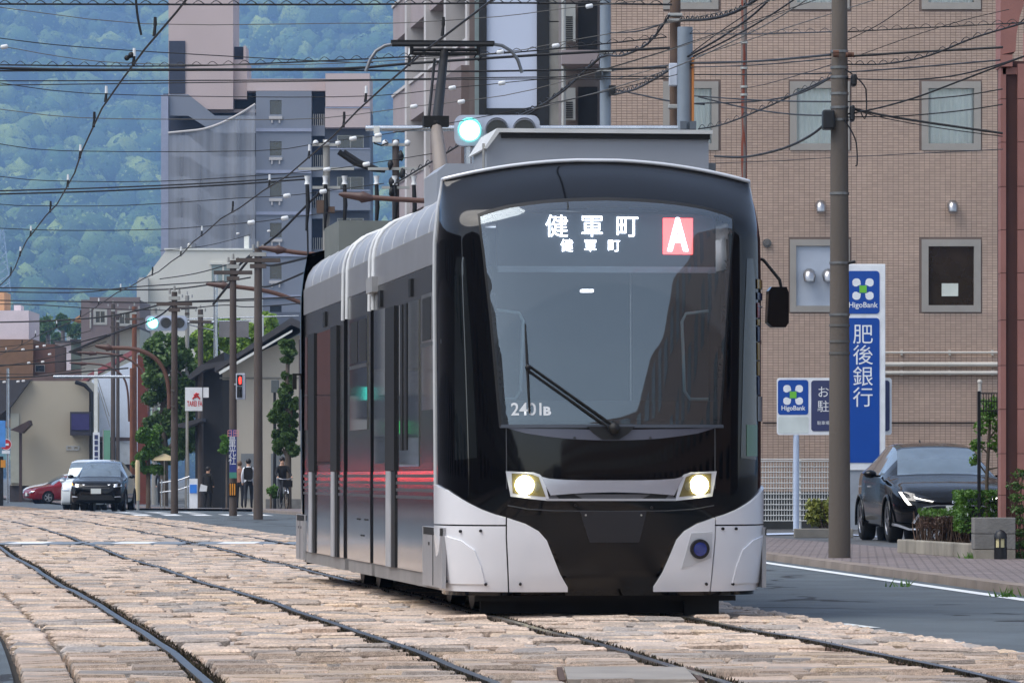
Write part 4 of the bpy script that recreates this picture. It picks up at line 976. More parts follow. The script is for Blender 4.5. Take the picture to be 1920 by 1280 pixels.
# ---- white lower skirts
SEAM = inv(950, 1000)[0]; VB = .195
def vtop_left(px, py): return inv(px, py)
ct = seg([(840, 918), (858, 930), (880, 943), (905, 955), (930, 964), (949, 969)])
cseam = inv(880, 984)[1]
cu = [(max(-.995, u), v) for u, v in ct]
upper = [(-.995, cseam+.006), (SEAM-.004, cseam+.006), (SEAM-.004, cu[-1][1])]+[c for c in cu[::-1] if c[0] < SEAM-.01]+[(-.995, cu[0][1]+.04)]
lower = [(-.995, VB), (SEAM-.004, VB), (SEAM-.004, cseam-.006), (-.995, cseam-.006)]
it = seg([(952, 970), (985, 981), (1010, 995), (1025, 1012), (1036, 1040), (1050, 1075), (1064, 1099)])
inner = [(SEAM+.004, VB), (it[-1][0], VB)]+[(u, v) for u, v in reversed(it)]+[(SEAM+.004, it[0][1])]
for nm, pl, pts_ in (('upper_skirt', upper, None), ('corner_skirt', lower, None), ('inner_skirt', inner, None)):
    region(pl, .022, nm, m_skirt, tram, wall=.03); region(mir(pl), .022, nm, m_skirt, tram, wall=.03)
# pressed facets on the corner skirts and fixing screws
fac = seg([(838, 1002), (870, 1012), (893, 1030), (905, 1060), (912, 1092), (845, 1092)]); fac = [(max(-.97, u), v) for u, v in fac]
region(fac[::-1], .034, 'skirt_facet', m_skirt, tram, wall=.014); region(mir(fac[::-1]), .034, 'skirt_facet', m_skirt, tram, wall=.014)
m_screw = M('screw', (60, 60, 62), .4, .8)
def onskin(px, py, off): u, v = inv(px, py); return surfo(u, v, off), nrm(u, v)
for (px, py, o_) in ((868, 995, .03), (904, 994, .03), (846, 1088, .04), (914, 1092, .04), (976, 1092, .03), (1322, 1092, .03), (1352, 990, .03), (1376, 990, .03), (1370, 1092, .03), (1077, 821, .006), (1219, 821, .006), (1079, 947, .006), (1222, 951, .006)):
    c, n_ = onskin(px, py, o_); MB().cyl(c-n_*.01, c+n_*.006, .011, n=8).build('screw', m_screw, tram)
# blue lamp in its recess on the right skirt
rc = seg([(1276, 1064), (1331, 1044), (1333, 996), (1294, 998)])
region(rc if rc[0][0] < rc[1][0] else rc, .027, 'lamp_recess', M('recess_shade', (200, 202, 206), .3), tram, wall=.01)  # skirt white darkened to paint the slight shade of the recess
c, n_ = onskin(1309, 1027, .03)
lampo = MB().tube([c-n_*.02, c+n_*.02], .074, 24).build('blue_lamp', M('lamp_ring', (30, 30, 34), .3), tram)
MB().cyl(c+n_*.0, c+n_*.026, .056, .05, n=24).build('lens', M('blue_lens', (30, 44, 130), .12, coat=.5), lampo)
# ---- apron details
up_c = [inv(944, 800), inv(1000, 803), inv(1060, 804), inv(1105, 805), (0., inv(1144, 806)[1])]
lo_c = [inv(985, 812), inv(1060, 822), (0., inv(1144, 826)[1])]
cow = [(u, v) for u, v in up_c]+[(-u, v) for u, v in reversed(up_c[:-1])]+[(-u, v) for u, v in lo_c[:-1]]+list(reversed(lo_c))
region(cow[::-1], .010, 'cowl_panel', M('cowl_sheen', (92, 94, 106), .25, .2, var=.05), tram, wall=.012)  # lighter grey paints the light reflected by the upturned crescent
wb_ = seg([(1100, 800), (1190, 800), (1160, 824), (1130, 824)]); region(wb_[::-1] if wb_[0][1] > wb_[2][1] else wb_, .024, 'wiper_plinth', m_rubber, tram, wall=.02)
region([inv(938, 802), inv(1355, 802), inv(1354, 796), inv(941, 796)], .018, 'screen_sill', M('sill_grey', (74, 80, 90), .35), tram, wall=.015)
# silver band and headlights
def flat(pxs): return [inv(*p) for p in pxs]
half = flat([(1014, 893), (1030, 897), (1060, 899), (1100, 900)])+[(0., inv(1146, 900)[1])]
lowb = flat([(1032, 928), (1060, 924)])
band = [half[0], lowb[0], (0., inv(1146, 922)[1]), (-lowb[0][0], lowb[0][1]), (-half[0][0], half[0][1])]+[(-u, v) for u, v in half[1:-1]]+list(reversed(half[1:]))
region(band, .026, 'silver_band', M('band_silver', (206, 210, 222), .18, .75, var=.03), tram, wall=.03)
slot = flat([(1036, 926), (1256, 926), (1268, 934), (1024, 934)]); region(slot[::-1], .012, 'band_slot', M('slot_grey', (96, 96, 100), .4, .3), tram, wall=.01)
for q in ([(1040, 925.5), (1075, 925.5), (1092, 934), (1048, 934)],):
    p_ = flat(q); region(p_[::-1], .015, 'slot_vent', m_rubber, tram, wall=.01); region(mir(p_[::-1]), .015, 'slot_vent', m_rubber, tram, wall=.01)
st = flat([(1026, 938), (1266, 938), (1266, 934), (1022, 934)]); region(st, .026, 'lower_bead', m_silver, tram, wall=.03)
bez = flat([(949, 883), (1000, 885), (1012, 889), (1020, 898), (1030, 938), (958, 930)]); bez_in = flat([(960, 887), (998, 889), (1010, 894), (1023, 931), (962, 924)])
def lamp(sg):
    B = bez[::-1] if sg < 0 else [(-u, v) for u, v in bez]
    I = bez_in[::-1] if sg < 0 else [(-u, v) for u, v in bez_in]
    h = region(B, .024, 'headlight', M('bezel_white', (222, 226, 234), .2, .4), tram, wall=.03)
    region(I, .027, 'reflector', M('lamp_warm', (150, 140, 96), .2, .7), h, wall=.005, step=.02)
    u, v = inv(984, 909); u = u*(-sg) if sg > 0 else u
    c = surfo(u, v, .03); n_ = nrm(u, v)
    MB().cyl(c-n_*.01, c+n_*.012, .072, .066, n=20).build('bulb', M('headlight_glow', (255, 250, 225), .3, emit=(255, 244, 200), es=20.), h)
    cc = surfo(u+(.045*(1 if sg < 0 else -1)), v-.01, .028)
    MB().cyl(cc-n_*.004, cc+n_*.006, .035, n=16).build('side_lens', M('lens_grey', (130, 128, 110), .1, .5), h)
lamp(-1); lamp(1)
itm = [(u-.012, v) for u, v in it]
ap = [(it[-1][0]+.012, .21)]+[(-it[-1][0]-.012, .21)]+[(-u-.012, v) for u, v in reversed(it)]+[(0., inv(1146, 958)[1])]+[(u+.012, v) for u, v in it]
region(ap, .005, 'apron_panel', M('satin_black', (14, 15, 18), .2, 0., var=.08, spec=.4), tram, wall=.004)
hp = flat([(1088, 958), (1212, 958), (1198, 1016), (1106, 1016)]); region(hp[::-1] if hp[0][1] > hp[2][1] else hp, .010, 'coupler_hatch', M('hatch_grey', (34, 36, 42), .3), tram, wall=.012)
for px in (1098, 1202):
    c, n_ = onskin(px, 965, .012); MB().sph(c, .008, 8, 6).build('hatch_bolt', m_alu, tram)
# fine groove lines of the apron panel
gl = [surfo(*inv(px, py), .004) for px, py in ((952, 947), (990, 954), (1040, 957), (1146, 958), (1250, 957), (1300, 954), (1338, 947))]
MB().tube(gl, .004, 5).build('panel_seam', M('seam', (70, 72, 76), .5), tram)
for sgn_ in (-1, 1):
    MB().tube([surfo(sgn_*abs(SEAM), v, .003) for v in np.linspace(.95, 1.42, 12)], .004, 5).build('panel_seam', M('seam', (70, 72, 76)), tram)
# ---- destination display behind the glass
zs0, zs1 = 2.60, 2.98
def dplace(px, py, dy):       # pixel -> point on the display plane (local y = const)
    yl = .20+dy; p = t2w(0, yl, 0)
    # intersect the viewing ray with the plane local y = yl
    d = Vector(((px-CX)/F, 1, (HY-py)/F)); n_ = Vector((-ts_, tc_, 0)); o_ = t2w(0, yl, 0); o_.z = 0
    tt = n_.dot(o_)/n_.dot(Vector((d.x, d.y, 0))); w_ = Vector((d.x*tt, d.y*tt, H+d.z*tt))
    r = w_-Vector((TX, TY, 0)); return Vector((r.x*tc_+r.y*ts_, -r.x*ts_+r.y*tc_, w_.z))
disp = MB().box(-.82, .82, .285, .38, 2.60, 2.99).build('destination_display', M('display_housing', (40, 48, 54), .5), tram)
MB().box(-.82, .82, .275, .30, 2.555, 2.60).build('display_lip', M('lip_pale', (150, 164, 172), .4), disp)
m_led = M('led_white', (240, 245, 255), .5, emit=(236, 242, 255), es=5.5); m_ledr = M('led_red', (240, 90, 84), .5, emit=(250, 78, 76), es=2.6)
def dtext(body, px, py, sz, name, m_, bold=.02, sp=1.):
    c = dplace(px, py, .07)
    return text_mesh(body, sz, name, m_, lambda x, y, d: (c.x+x*sp, c.y, c.z+y), disp, bold=bold)
for ch, px in zip('健軍町', (1044, 1110, 1176)): dtext(ch, px, 427, .178, 'destination_text', m_led, 0)
for ch, px in zip('健軍町', (1063, 1107, 1151)): dtext(ch, px, 462, .10, 'destination_text', m_led, 0)
a, b = dplace(1243, 409, .075), dplace(1299, 477, .075)
MB().add([(a.x, a.y, b.z), (b.x, a.y, b.z), (b.x, a.y, a.z), (a.x, a.y, a.z)], [(0,1,2,3)]).build('route_panel', m_ledr, disp)
dtext('A', 1271, 443, .33, 'route_letter', m_led, .012, .62)
c = dplace(958, 768, -.155)
text_mesh('2401', .13, 'car_number', M('white_print', (230, 234, 236), .5, emit=(230, 234, 236), es=.0), lambda x, y, d: (c.x+x*.95, YS(c.x+x*.95, c.z+y)-.022, c.z+y), tram, bold=.002, align='LEFT')
text_mesh('B', .085, 'car_number', M('white_print', (230, 234, 236)), lambda x, y, d: (c.x+.235+x*1.2, YS(c.x+.235+x*1.2, c.z+y)-.022, c.z-.012+y), tram, bold=.004, align='LEFT')
# ---- cab interior
m_cab = M('cab_grey', (84, 92, 98), .7, var=.08); m_cabd = M('cab_dark', (44, 48, 52), .7)
MB().box(-1.1, 1.1, .45, 13.0, .36, .40).build('cab_floor', m_cabd, tram)
MB().box(-1.02, 1.02, .75, 13.2, 3.00, 3.03).build('ceiling', m_cab, tram)
MB().box(-.75, .75, .30, .62, 1.05, 1.36).build('dashboard', m_cabd, tram)
pt = MB().box(-1.08, 1.08, 2.2, 2.24, .4, 2.98).build('cab_partition', m_cab, tram)
MB().box(-1.08, 1.08, 12.0, 12.05, .4, 2.9).build('rear_partition', m_cabd, tram)
seatm = M('seat_cloth', (60, 66, 76), .8)
MB().box(-.28, .28, 1.2, 1.7, .85, .95).box(-.2, .2, 1.68, 1.78, .95, 1.32).box(-.06, .06, 1.4, 1.5, .4, .85).build('driver_seat', seatm, tram, bevel=.03)
MB().cyl((.42, 1.9, .4), (.42, 1.9, 2.9), .018).build('grab_pole', M('pole_steel', (190, 194, 198), .25, .9), tram)
for sx in (-1, 1):
    pts_ = [(sx*.80, .5, 1.62), (sx*.66, .5, 1.62), (sx*.62, .5, 1.68), (sx*.60, .5, 2.2), (sx*.63, .5, 2.26), (sx*.80, .5, 2.28)]
    MB().tube(pts_, .013, 6).build('side_screen_frame', M('frame_cyan', (170, 200, 204), .3), tram)
for sx in (-1, 1): MB().box(sx*.55-.06, sx*.55+.06, 2.4, 11.8, 2.955, 2.99).build('ceiling_lamp', M('cab_lamp', (240, 244, 250), .5, emit=(240, 244, 255), es=3.), tram)
MB().box(-.06, .03, 1.2, 1.3, 2.445, 2.465).build('ceiling_lamp', M('cab_lamp', (240, 244, 250), .5, emit=(240, 244, 255), es=3.), tram)
# ---- wiper
piv = dplace(1150, 806, -.235); elb = dplace(990, 690, -.20)
def onws(px, py, off=.04): u, v = inv(px, py); return surfo(u, v, off)
wi = MB(); p0, p1 = onws(1150, 804, .05), onws(990, 690, .05)
d_ = (p1-p0).normalized(); q = d_.cross(Vector((0, 1, 0))).normalized()*.016
wi.tube([p0+q, p1+q], .009, 6); wi.tube([p0-q, p1-q], .009, 6); wi.tube([onws(985, 608, .03), onws(989, 690, .035), onws(993, 775, .03)], [.006, .013, .008], 6); wi.sph(p1, .022); wi.sph(p0, .045)
wi.build('wiper', m_rubber, tram)
# ---- right mirror
arm = MB(); a0 = surfo(.93, 2.33+.45-.02, .0)
pm = dplace(1456, 576, .55); ar0 = dplace(1412, 480, .62); ar1 = dplace(1432, 488, .58); ar2 = dplace(1462, 525, .55); ar3 = dplace(1465, 540, .55)
arm.tube([ar0, ar1, ar2, ar3], .012, 8)
mo = arm.build('mirror', m_rubber, tram)
h0, h1 = dplace(1437, 538, .55), dplace(1477, 614, .55)
pl = [(.25, 0), (.85, 0), (1, .12), (1, .85), (.9, 1), (.2, 1), (.06, .9), (0, .12)]
MB().prism([(h0.x+(h1.x-h0.x)*a, h1.z+(h0.z-h1.z)*b) for a, b in pl], lambda u, v, w_: (u, w_, v), h0.y-.05, h0.y+.07).build('mirror_housing', m_gblack, mo, bevel=.015)
MB().box(-1.27, -1.23, TL-.32, TL-.28, 1.92, 2.08).box(-1.24, -1.18, TL-.31, TL-.29, 2.06, 2.08).build('rear_mirror', m_rubber, tram)
# ---- body sides, bands and roof, in three modules with black joints
def yl(px): 
    Zz = 37693/(px+193); return (Zz-TY)/tc_-.147
SEC = [(TEND+.005, yl(692)), (yl(686), yl(644)), (yl(637), TL-TEND-.005)]
prof = [(1.195, 2.90), (1.185, 2.97), (1.16, 3.05), (1.11, 3.13), (1.02, 3.2), (.88, 3.255), (.6, 3.315), (.3, 3.34), (0, 3.35)]
def side_quads(mb, x, y0, y1, z0, z1, n=6):
    for k in range(n):
        a, b = y0+(y1-y0)*k/n, y0+(y1-y0)*(k+1)/n
        mb.add([(x, a, z0), (x, b, z0), (x, b, z1), (x, a, z1)], [(0,1,2,3)] if x > 0 else [(3,2,1,0)], 0)
    return mb
m_band = M('dark_window_band', (34, 35, 38), .16, 0., var=.15, scale=1., spec=.35)
m_line = M('stripe_grey', (104, 106, 112), .35, .6)
for k, (a, b) in enumerate(SEC):
    for sx in (-1, 1):
        x = sx*TWd
        MB().box(min(x, x-sx*.05), max(x, x-sx*.05), a, b, .30, 1.085).build('lower_panel', m_steel, tram)
        MB().box(min(x-sx*.012, x-sx*.05), max(x-sx*.012, x-sx*.05), a, b, .19, .296).build('sill_panel', M('sill_silver', (160, 158, 156), .5, .5, var=.12), tram)
        MB().box(min(x-sx*.003, x-sx*.05), max(x-sx*.003, x-sx*.05), a, b, 1.089, 2.645).build('window_band', m_band, tram)
        MB().box(min(x-sx*.001, x-sx*.05), max(x-sx*.001, x-sx*.05), a, b, 2.649, 2.895).build('upper_panel', M('upper_silver', (176, 176, 178), .35, .6, var=.05), tram)
        for i in range(4):
            zz = 1.045-i*.056; e = b if k else b
            yy = a+.05+ (i*.07+.1 if k == 0 else 0)
            MB().box(min(x+sx*.003, x-sx*.01), max(x+sx*.003, x-sx*.01), yy, b-.002, zz-.012, zz+.012).build('stripe', m_line, tram)
    rf = MB(); nn = 10; pr_ = prof+[(-p, q) for p, q in reversed(prof[:-1])]
    y_a, y_b = a, b
    vs = [(p, y_a+(y_b-y_a)*i/nn, q) for i in range(nn+1) for p, q in pr_]; n2 = len(pr_)
    rf.add(vs, [(i*n2+j, i*n2+j+1, (i+1)*n2+j+1, (i+1)*n2+j) for i in range(nn) for j in range(n2-1)], 0, True)
    ro = rf.build('roof', m_roofs, tram)
    y_ = a+.7
    while y_ < b-.3:                                    # panel seams across the roof shoulder
        MB().tube([(p, y_, q+.002) for p, q in pr_], .004, 4).build('roof_seam', M('seam_light', (200, 202, 204), .5), ro); y_ += .95
    for sx in (-1, 1): MB().box(min(sx*1.2, sx*1.19), max(sx*1.2, sx*1.19), a, b, 2.888, 2.905).build('gutter', m_alu, ro)
for (a, b) in ((yl(692), yl(686)), (yl(644), yl(637))):
    MB().box(-1.15, 1.15, a-.02, b+.02, .25, 2.9).build('bellows', m_rubber, tram)
    for e in (a-.03, b+.0):
        MB().tube([(p*1.006, e+.015, q+.008) for p, q in [(1.2, 2.45)]+prof+[(-p, q) for p, q in reversed(prof[:-1])]+[(-1.2, 2.45)]], .022, 6).build('joint_hoop', M('hoop_white', (218, 220, 220), .4), tram)
# windows on the visible (left) side and mirrored on the right
m_swin = M('side_glass', (30, 34, 38), .02, 0., var=.25, scale=1.2, spec=1., coat=1.)
def sidebox(name, mat, pa, pb, z0, z1, proud, th=.01, par=tram):
    y0, y1 = sorted((yl(pa), yl(pb))); o1 = None
    for sx in (-1, 1):
        xa, xb = sx*(TWd+proud), sx*(TWd+proud-th)
        o_ = MB().box(min(xa, xb), max(xa, xb), y0, y1, z0, z1).build(name, mat, par if not isinstance(par, dict) else par[sx])
        if o1 is None: o1 = {}
        o1[sx] = o_
    return o1
for (pa, pb, z0, z1, up) in ((781, 818, 1.55, 2.44, 1), (649, 681, 1.45, 2.44, 1), (740, 776, 1.12, 2.42, 0), (588, 613, 1.15, 2.42, 0), (694, 714, 1.15, 2.44, 0), (555, 571, 1.5, 2.42, 0)):
    f = sidebox('side_window', m_swin, pa, pb, z0, z1, .003, .008)
    if up:
        mid = z0+(z1-z0)*.60; w_ = (pb-pa)
        sidebox('hopper_pane', m_dark, pa+w_*.06, pa+w_*.45, mid, z1-.03, .006, .006, f); sidebox('hopper_pane', m_dark, pa+w_*.55, pa+w_*.95, mid, z1-.03, .006, .006, f)
        sidebox('window_bar', M('bar_grey', (70, 72, 74), .4), pa, pb, mid-.05, mid-.02, .007, .008, f)
for (pa, pb) in ((717, 734), (616, 627.5), (575, 586)):
    f = sidebox('door_rail', m_rubber, pa, pb, 1.09, 2.43, .018, .03)
    w_ = pb-pa
    sidebox('door_edge', M('door_white', (178, 180, 183), .35), pa+w_*.1, pa+w_*.55, .30, 1.085, .02, .03, f)
    sidebox('door_gap', m_rubber, pa+w_*.6, pa+w_, .30, 1.085, .012, .02, f)
sidebox('narrow_window_frame', m_rubber, 743, 747, 1.25, 2.42, .01, .01); sidebox('narrow_window_frame', m_rubber, 750.5, 755, 1.25, 2.42, .01, .01)
for pa in (759, 601, 703): sidebox('side_lamp', m_rubber, pa, pa+4, 2.46, 2.60, .012, .015)
sidebox('side_camera', M('camera_grey', (150, 150, 150), .5), 689, 700, 2.60, 2.73, .05, .06)
for pa in (662, 676, 669): sidebox('recess_slot', m_rubber, pa, pa+6, .66 if pa != 669 else .52, .675 if pa != 669 else .535, .004, .006)
for pa, pb in ((786, 822), (552.5, 566)):
    f = sidebox('side_skirt', M('skirt_side', (176, 176, 178), .35, .4), pa, pb, .21, .66, .016, .03); sidebox('skirt_slot', m_rubber, pa+2, pb, .60, .655, .018, .01, f)
    sidebox('skirt_bolt', m_screw, pa+(pb-pa)*.3, pa+(pb-pa)*.36, .52, .545, .019, .01, f); sidebox('skirt_bolt', m_screw, pa+(pb-pa)*.65, pa+(pb-pa)*.71, .52, .545, .019, .01, f)
    sidebox('skirt_seam', m_rubber, pa+(pb-pa)*.52, pa+(pb-pa)*.55, .22, .6, .018, .006, f)
# ---- underframe, wheels, guard
MB().box(-1.0, 1.0, .55, TL-.7, .16, .36).build('underframe', m_under, tram)
MB().box(-.98, .98, .34, .40, .115, .155).build('guard_beam', m_under, tram)
MB().box(-.92, .66, .5, .56, .02, .12).build('life_guard', m_under, tram)
MB().box(.60, .86, .38, .44, .01, .17).build('guard_bracket', m_under, tram)
for xx in (-.62, -.45, .2): MB().prism([(xx-.03, .115), (xx+.03, .115), (xx, -.0+.01)], lambda u, v, w_: (u, w_, v), .5, .54).build('guard_tooth', m_under, tram)
for yy in (2.3, 3.9, TL-4.2, TL-2.6):
    MB().box(-1.02, 1.02, yy-.15, yy+.15, .15, .32).build('axle_box', m_under, tram)
    for xx in (-.7175, .7175):
        wo_ = MB().tube([(xx-.06, yy, .30), (xx+.06, yy, .30)], .295, 28).build('wheel', M('wheel_steel', (70, 66, 62), .45, .8), tram)
        MB().tube([(xx-.075, yy, .30), (xx+.075, yy, .30)], .12, 16).build('hub', m_under, wo_)
# ---- roof equipment
m_eq = M('equipment_grey', (152, 156, 162), .5, .1, var=.05, scale=1)
bx_ = MB().prism([(-.73, 3.2), (-.73, 3.57), (-.64, 3.68), (1.0, 3.68), (1.0, 3.2)], lambda u, v, w_: (u, w_, v), 1.7, 2.6).build('air_conditioner', m_eq, tram)
MB().prism([(-.76, 3.56), (-.66, 3.715), (1.02, 3.715), (1.02, 3.685), (-.64, 3.685), (-.735, 3.56)], lambda u, v, w_: (u, w_, v), 1.62, 2.68).build('lid', M('lid_pale', (206, 206, 202), .45), bx_)
MB().box(-.62, 1.005, 1.66, 2.64, 3.645, 3.684).build('lid_gap', m_rubber, bx_)
MB().box(1.01, 1.09, 1.9, 2.3, 3.2, 3.48).build('junction_box', M('box_grey', (126, 128, 130), .5), tram)
MB().prism([(-.80, 3.3), (-.80, 3.56), (-.72, 3.63), (.7, 3.63), (.7, 3.3)], lambda u, v, w_: (u, w_, v), 4.6, 5.6).build('converter_box', m_eq, tram)
MB().prism([(-1.02, 3.2), (-1.02, 3.50), (.9, 3.50), (.9, 3.3)], lambda u, v, w_: (u, w_, v), 11.3, 12.9).build('resistor_box', M('box_olive', (112, 116, 110), .6), tram)
MB().cyl((-.76, 1.66, 3.6), (-.76, 1.66, 3.3), .01).build('box_stay', m_alu, tram)
# ---- pantograph
pg = MB().box(-.5, .5, 8.9, 9.9, 3.36, 3.44).build('pantograph', m_under, tram)
def pp(px, py, y):
    d = Vector(((px-CX)/F, 1, (HY-py)/F)); n_ = Vector((-ts_, tc_, 0)); o_ = t2w(0, y, 0); o_.z = 0
    tt = n_.dot(o_)/n_.dot(Vector((d.x, d.y, 0))); w_ = Vector((d.x*tt, d.y*tt, H+d.z*tt)); r = w_-Vector((TX, TY, 0)); return Vector((r.x*tc_+r.y*ts_, -r.x*ts_+r.y*tc_, w_.z))
YH = 11.3
MB().tube([(pp(828, 330, 9.4).x, 9.3, 3.42), pp(828, 330, 9.4), pp(818, 238, 10.2)], [.08, .075, .055], 8).build('lower_arm', M('arm_tan', (134, 124, 116), .6), pg)
kn = MB().sph(pp(817, 232, 10.2), .07); kn.obox(pp(817, 228, 10.2), (.12, 0, 0), (0, .06, 0), (0, 0, .05)); kn.build('knuckle', m_under, pg)
MB().tube([pp(819, 232, 10.2), pp(833, 98, YH)], [.05, .04], 8).build('upper_arm', m_rubber, pg)
MB().tube([pp(802, 238, 10.2), pp(815, 112, YH)], .014, 6).build('stay_rod', m_rubber, pg)
hd_ = MB()
for dy in (-.14, .14): hd_.tube([pp(735, 84, YH+dy), pp(925, 84, YH+dy)], .022, 6)
hd_.obox(pp(830, 80, YH), (.50, 0, 0), (0, .03, 0), (0, 0, .018)); hd_.tube([pp(772, 94, YH), pp(895, 94, YH)], .018, 6); hd_.tube([pp(775, 101, YH), pp(893, 101, YH)], .018, 6)
for px in (772, 897): hd_.tube([pp(px, 82, YH), pp(px, 103, YH)], .02, 6); hd_.tube([pp(px, 98, YH), pp(px-8, 108, YH), pp(px, 114, YH), pp(px+6, 106, YH)], .008, 5)
hd_.build('collector_head', m_rubber, pg)
for s_, pts_ in ((-1, [(745, 82), (722, 86), (705, 96), (694, 112), (686, 134)]), (1, [(918, 82), (942, 86), (960, 97), (971, 113), (979, 137)])):
    MB().tube([pp(a, b, YH) for a, b in pts_], .017, 8).build('horn', M('horn_grey', (120, 122, 124), .4, .6), pg)
# ================================================================ right-hand side things
def patch(poly, fn, step=.05, wall=0.):
    """flat polygon in (u, v), triangulated with inner points and mapped by fn(u, v) -> xyz (list of faces in an MB)"""
    pts = []; n = len(poly)
    for i in range(n):
        a, b = poly[i], poly[(i+1) % n]; k = max(1, int(math.hypot(a[0]-b[0], a[1]-b[1])/step))
        for j in range(k): pts.append((a[0]+(b[0]-a[0])*j/k, a[1]+(b[1]-a[1])*j/k))
    nb = len(pts); V = [Vector(p) for p in pts]; bb = np.array(pts)
    for u in np.arange(bb[:, 0].min()+step/2, bb[:, 0].max(), step):
        for v in np.arange(bb[:, 1].min()+step/2, bb[:, 1].max(), step):
            if in_poly(pts, u, v) and np.min(np.hypot(bb[:, 0]-u, bb[:, 1]-v)) > step*.4: V.append(Vector((u, v)))
    r = delaunay_2d_cdt(V, [(i, (i+1) % nb) for i in range(nb)], [], 1, 1e-6)
    fs = []
    for f in r[2]:
        c = sum((r[0][i] for i in f), Vector((0, 0)))/len(f)
        if in_poly(pts, c.x, c.y):
            ar = (r[0][f[1]]-r[0][f[0]]).cross(r[0][f[2]]-r[0][f[0]]); fs.append(tuple(f) if ar > 0 else tuple(reversed(f)))
    return MB().add([fn(p.x, p.y) for p in r[0]], fs, 0, True)
def smooth(a, k=2):
    a = np.array(a, float)
    for _ in range(k): a = np.convolve(np.pad(a, 1, mode='edge'), [.25, .5, .25], 'valid')
    return a
CARK = {
 'hatch': dict(y=[0, .04, .12, .3, .6, 1.0, 1.18, 1.55, 1.95, 2.4, 3.0, 3.4, 3.8, 4.1, 4.28, 4.36],
    top=[.60, .67, .73, .80, .87, .93, .97, 1.20, 1.39, 1.45, 1.44, 1.38, 1.20, 1.03, .9, .72], belt=[.55, .62, .68, .75, .82, .88, .90, .93, .95, .96, .98, 1.0, 1.02, 1.0, .88, .70],
    mid=[.55, .68, .77, .83, .87, .885, .89, .895, .895, .895, .895, .89, .87, .82, .74, .62], tw=[.40, .52, .62, .68, .71, .70, .68, .62, .57, .56, .555, .54, .52, .52, .56, .5],
    sill=[.32, .24, .20, .19, .19, .2, .2, .2, .2, .2, .2, .2, .22, .28, .36, .42], ws=(1.2, 1.93), rw=(3.5, 4.08), sw=(1.62, 3.62), wy=(.88, 3.52), wr=.315, H=1.46, L=4.36),
 'suv': dict(y=[0, .04, .12, .3, .6, .95, 1.12, 1.5, 1.9, 2.4, 3.0, 3.5, 3.85, 4.1, 4.25, 4.3],
    top=[.74, .82, .90, .97, 1.02, 1.06, 1.09, 1.34, 1.55, 1.61, 1.60, 1.54, 1.36, 1.14, 1.0, .8], belt=[.66, .75, .83, .91, .96, 1.0, 1.02, 1.05, 1.07, 1.09, 1.11, 1.13, 1.14, 1.1, .96, .78],
    mid=[.60, .72, .79, .84, .87, .88, .885, .885, .885, .885, .885, .88, .86, .82, .76, .66], tw=[.46, .56, .64, .70, .72, .70, .68, .63, .59, .58, .575, .56, .55, .55, .58, .5],
    sill=[.36, .28, .24, .23, .23, .23, .23, .23, .23, .23, .23, .23, .25, .32, .4, .44], ws=(1.14, 1.88), rw=(3.6, 4.08), sw=(1.55, 3.7), wy=(.86, 3.47), wr=.335, H=1.61, L=4.3),
 'van': dict(y=[0, .04, .12, .3, .5, .62, .75, 1.1, 1.45, 2.0, 2.8, 3.3, 3.9, 4.2, 4.32, 4.38],
    top=[.78, .90, .98, 1.06, 1.12, 1.16, 1.24, 1.62, 1.84, 1.9, 1.9, 1.89, 1.86, 1.8, 1.6, 1.2], belt=[.70, .82, .90, .97, 1.0, 1.02, 1.03, 1.05, 1.06, 1.06, 1.06, 1.06, 1.06, 1.06, 1.02, .9],
    mid=[.66, .76, .80, .83, .84, .845, .85, .85, .85, .85, .85, .85, .85, .84, .82, .76], tw=[.5, .6, .66, .7, .7, .7, .7, .7, .7, .71, .71, .71, .7, .7, .68, .6],
    sill=[.34, .26, .22, .2, .2, .2, .2, .2, .2, .2, .2, .2, .22, .26, .34, .4], ws=(.66, 1.4), rw=(4.21, 4.34), sw=(1.0, 4.0), wy=(.75, 3.6), wr=.30, H=1.9, L=4.38)}
m_tyre = M('tyre', (20, 20, 21), .85, var=.2, scale=12); m_rim = M('alloy_rim', (150, 152, 156), .3, .9); m_rimd = M('rim_dark', (36, 36, 38), .5, .4)
m_cglassw = M('car_glass', (128, 142, 150), .03, .55, var=.15, spec=1., coat=.6)
def carpaint(name, c): return M(name, c, .08, 0., var=.03, coat=.1, spec=.35)
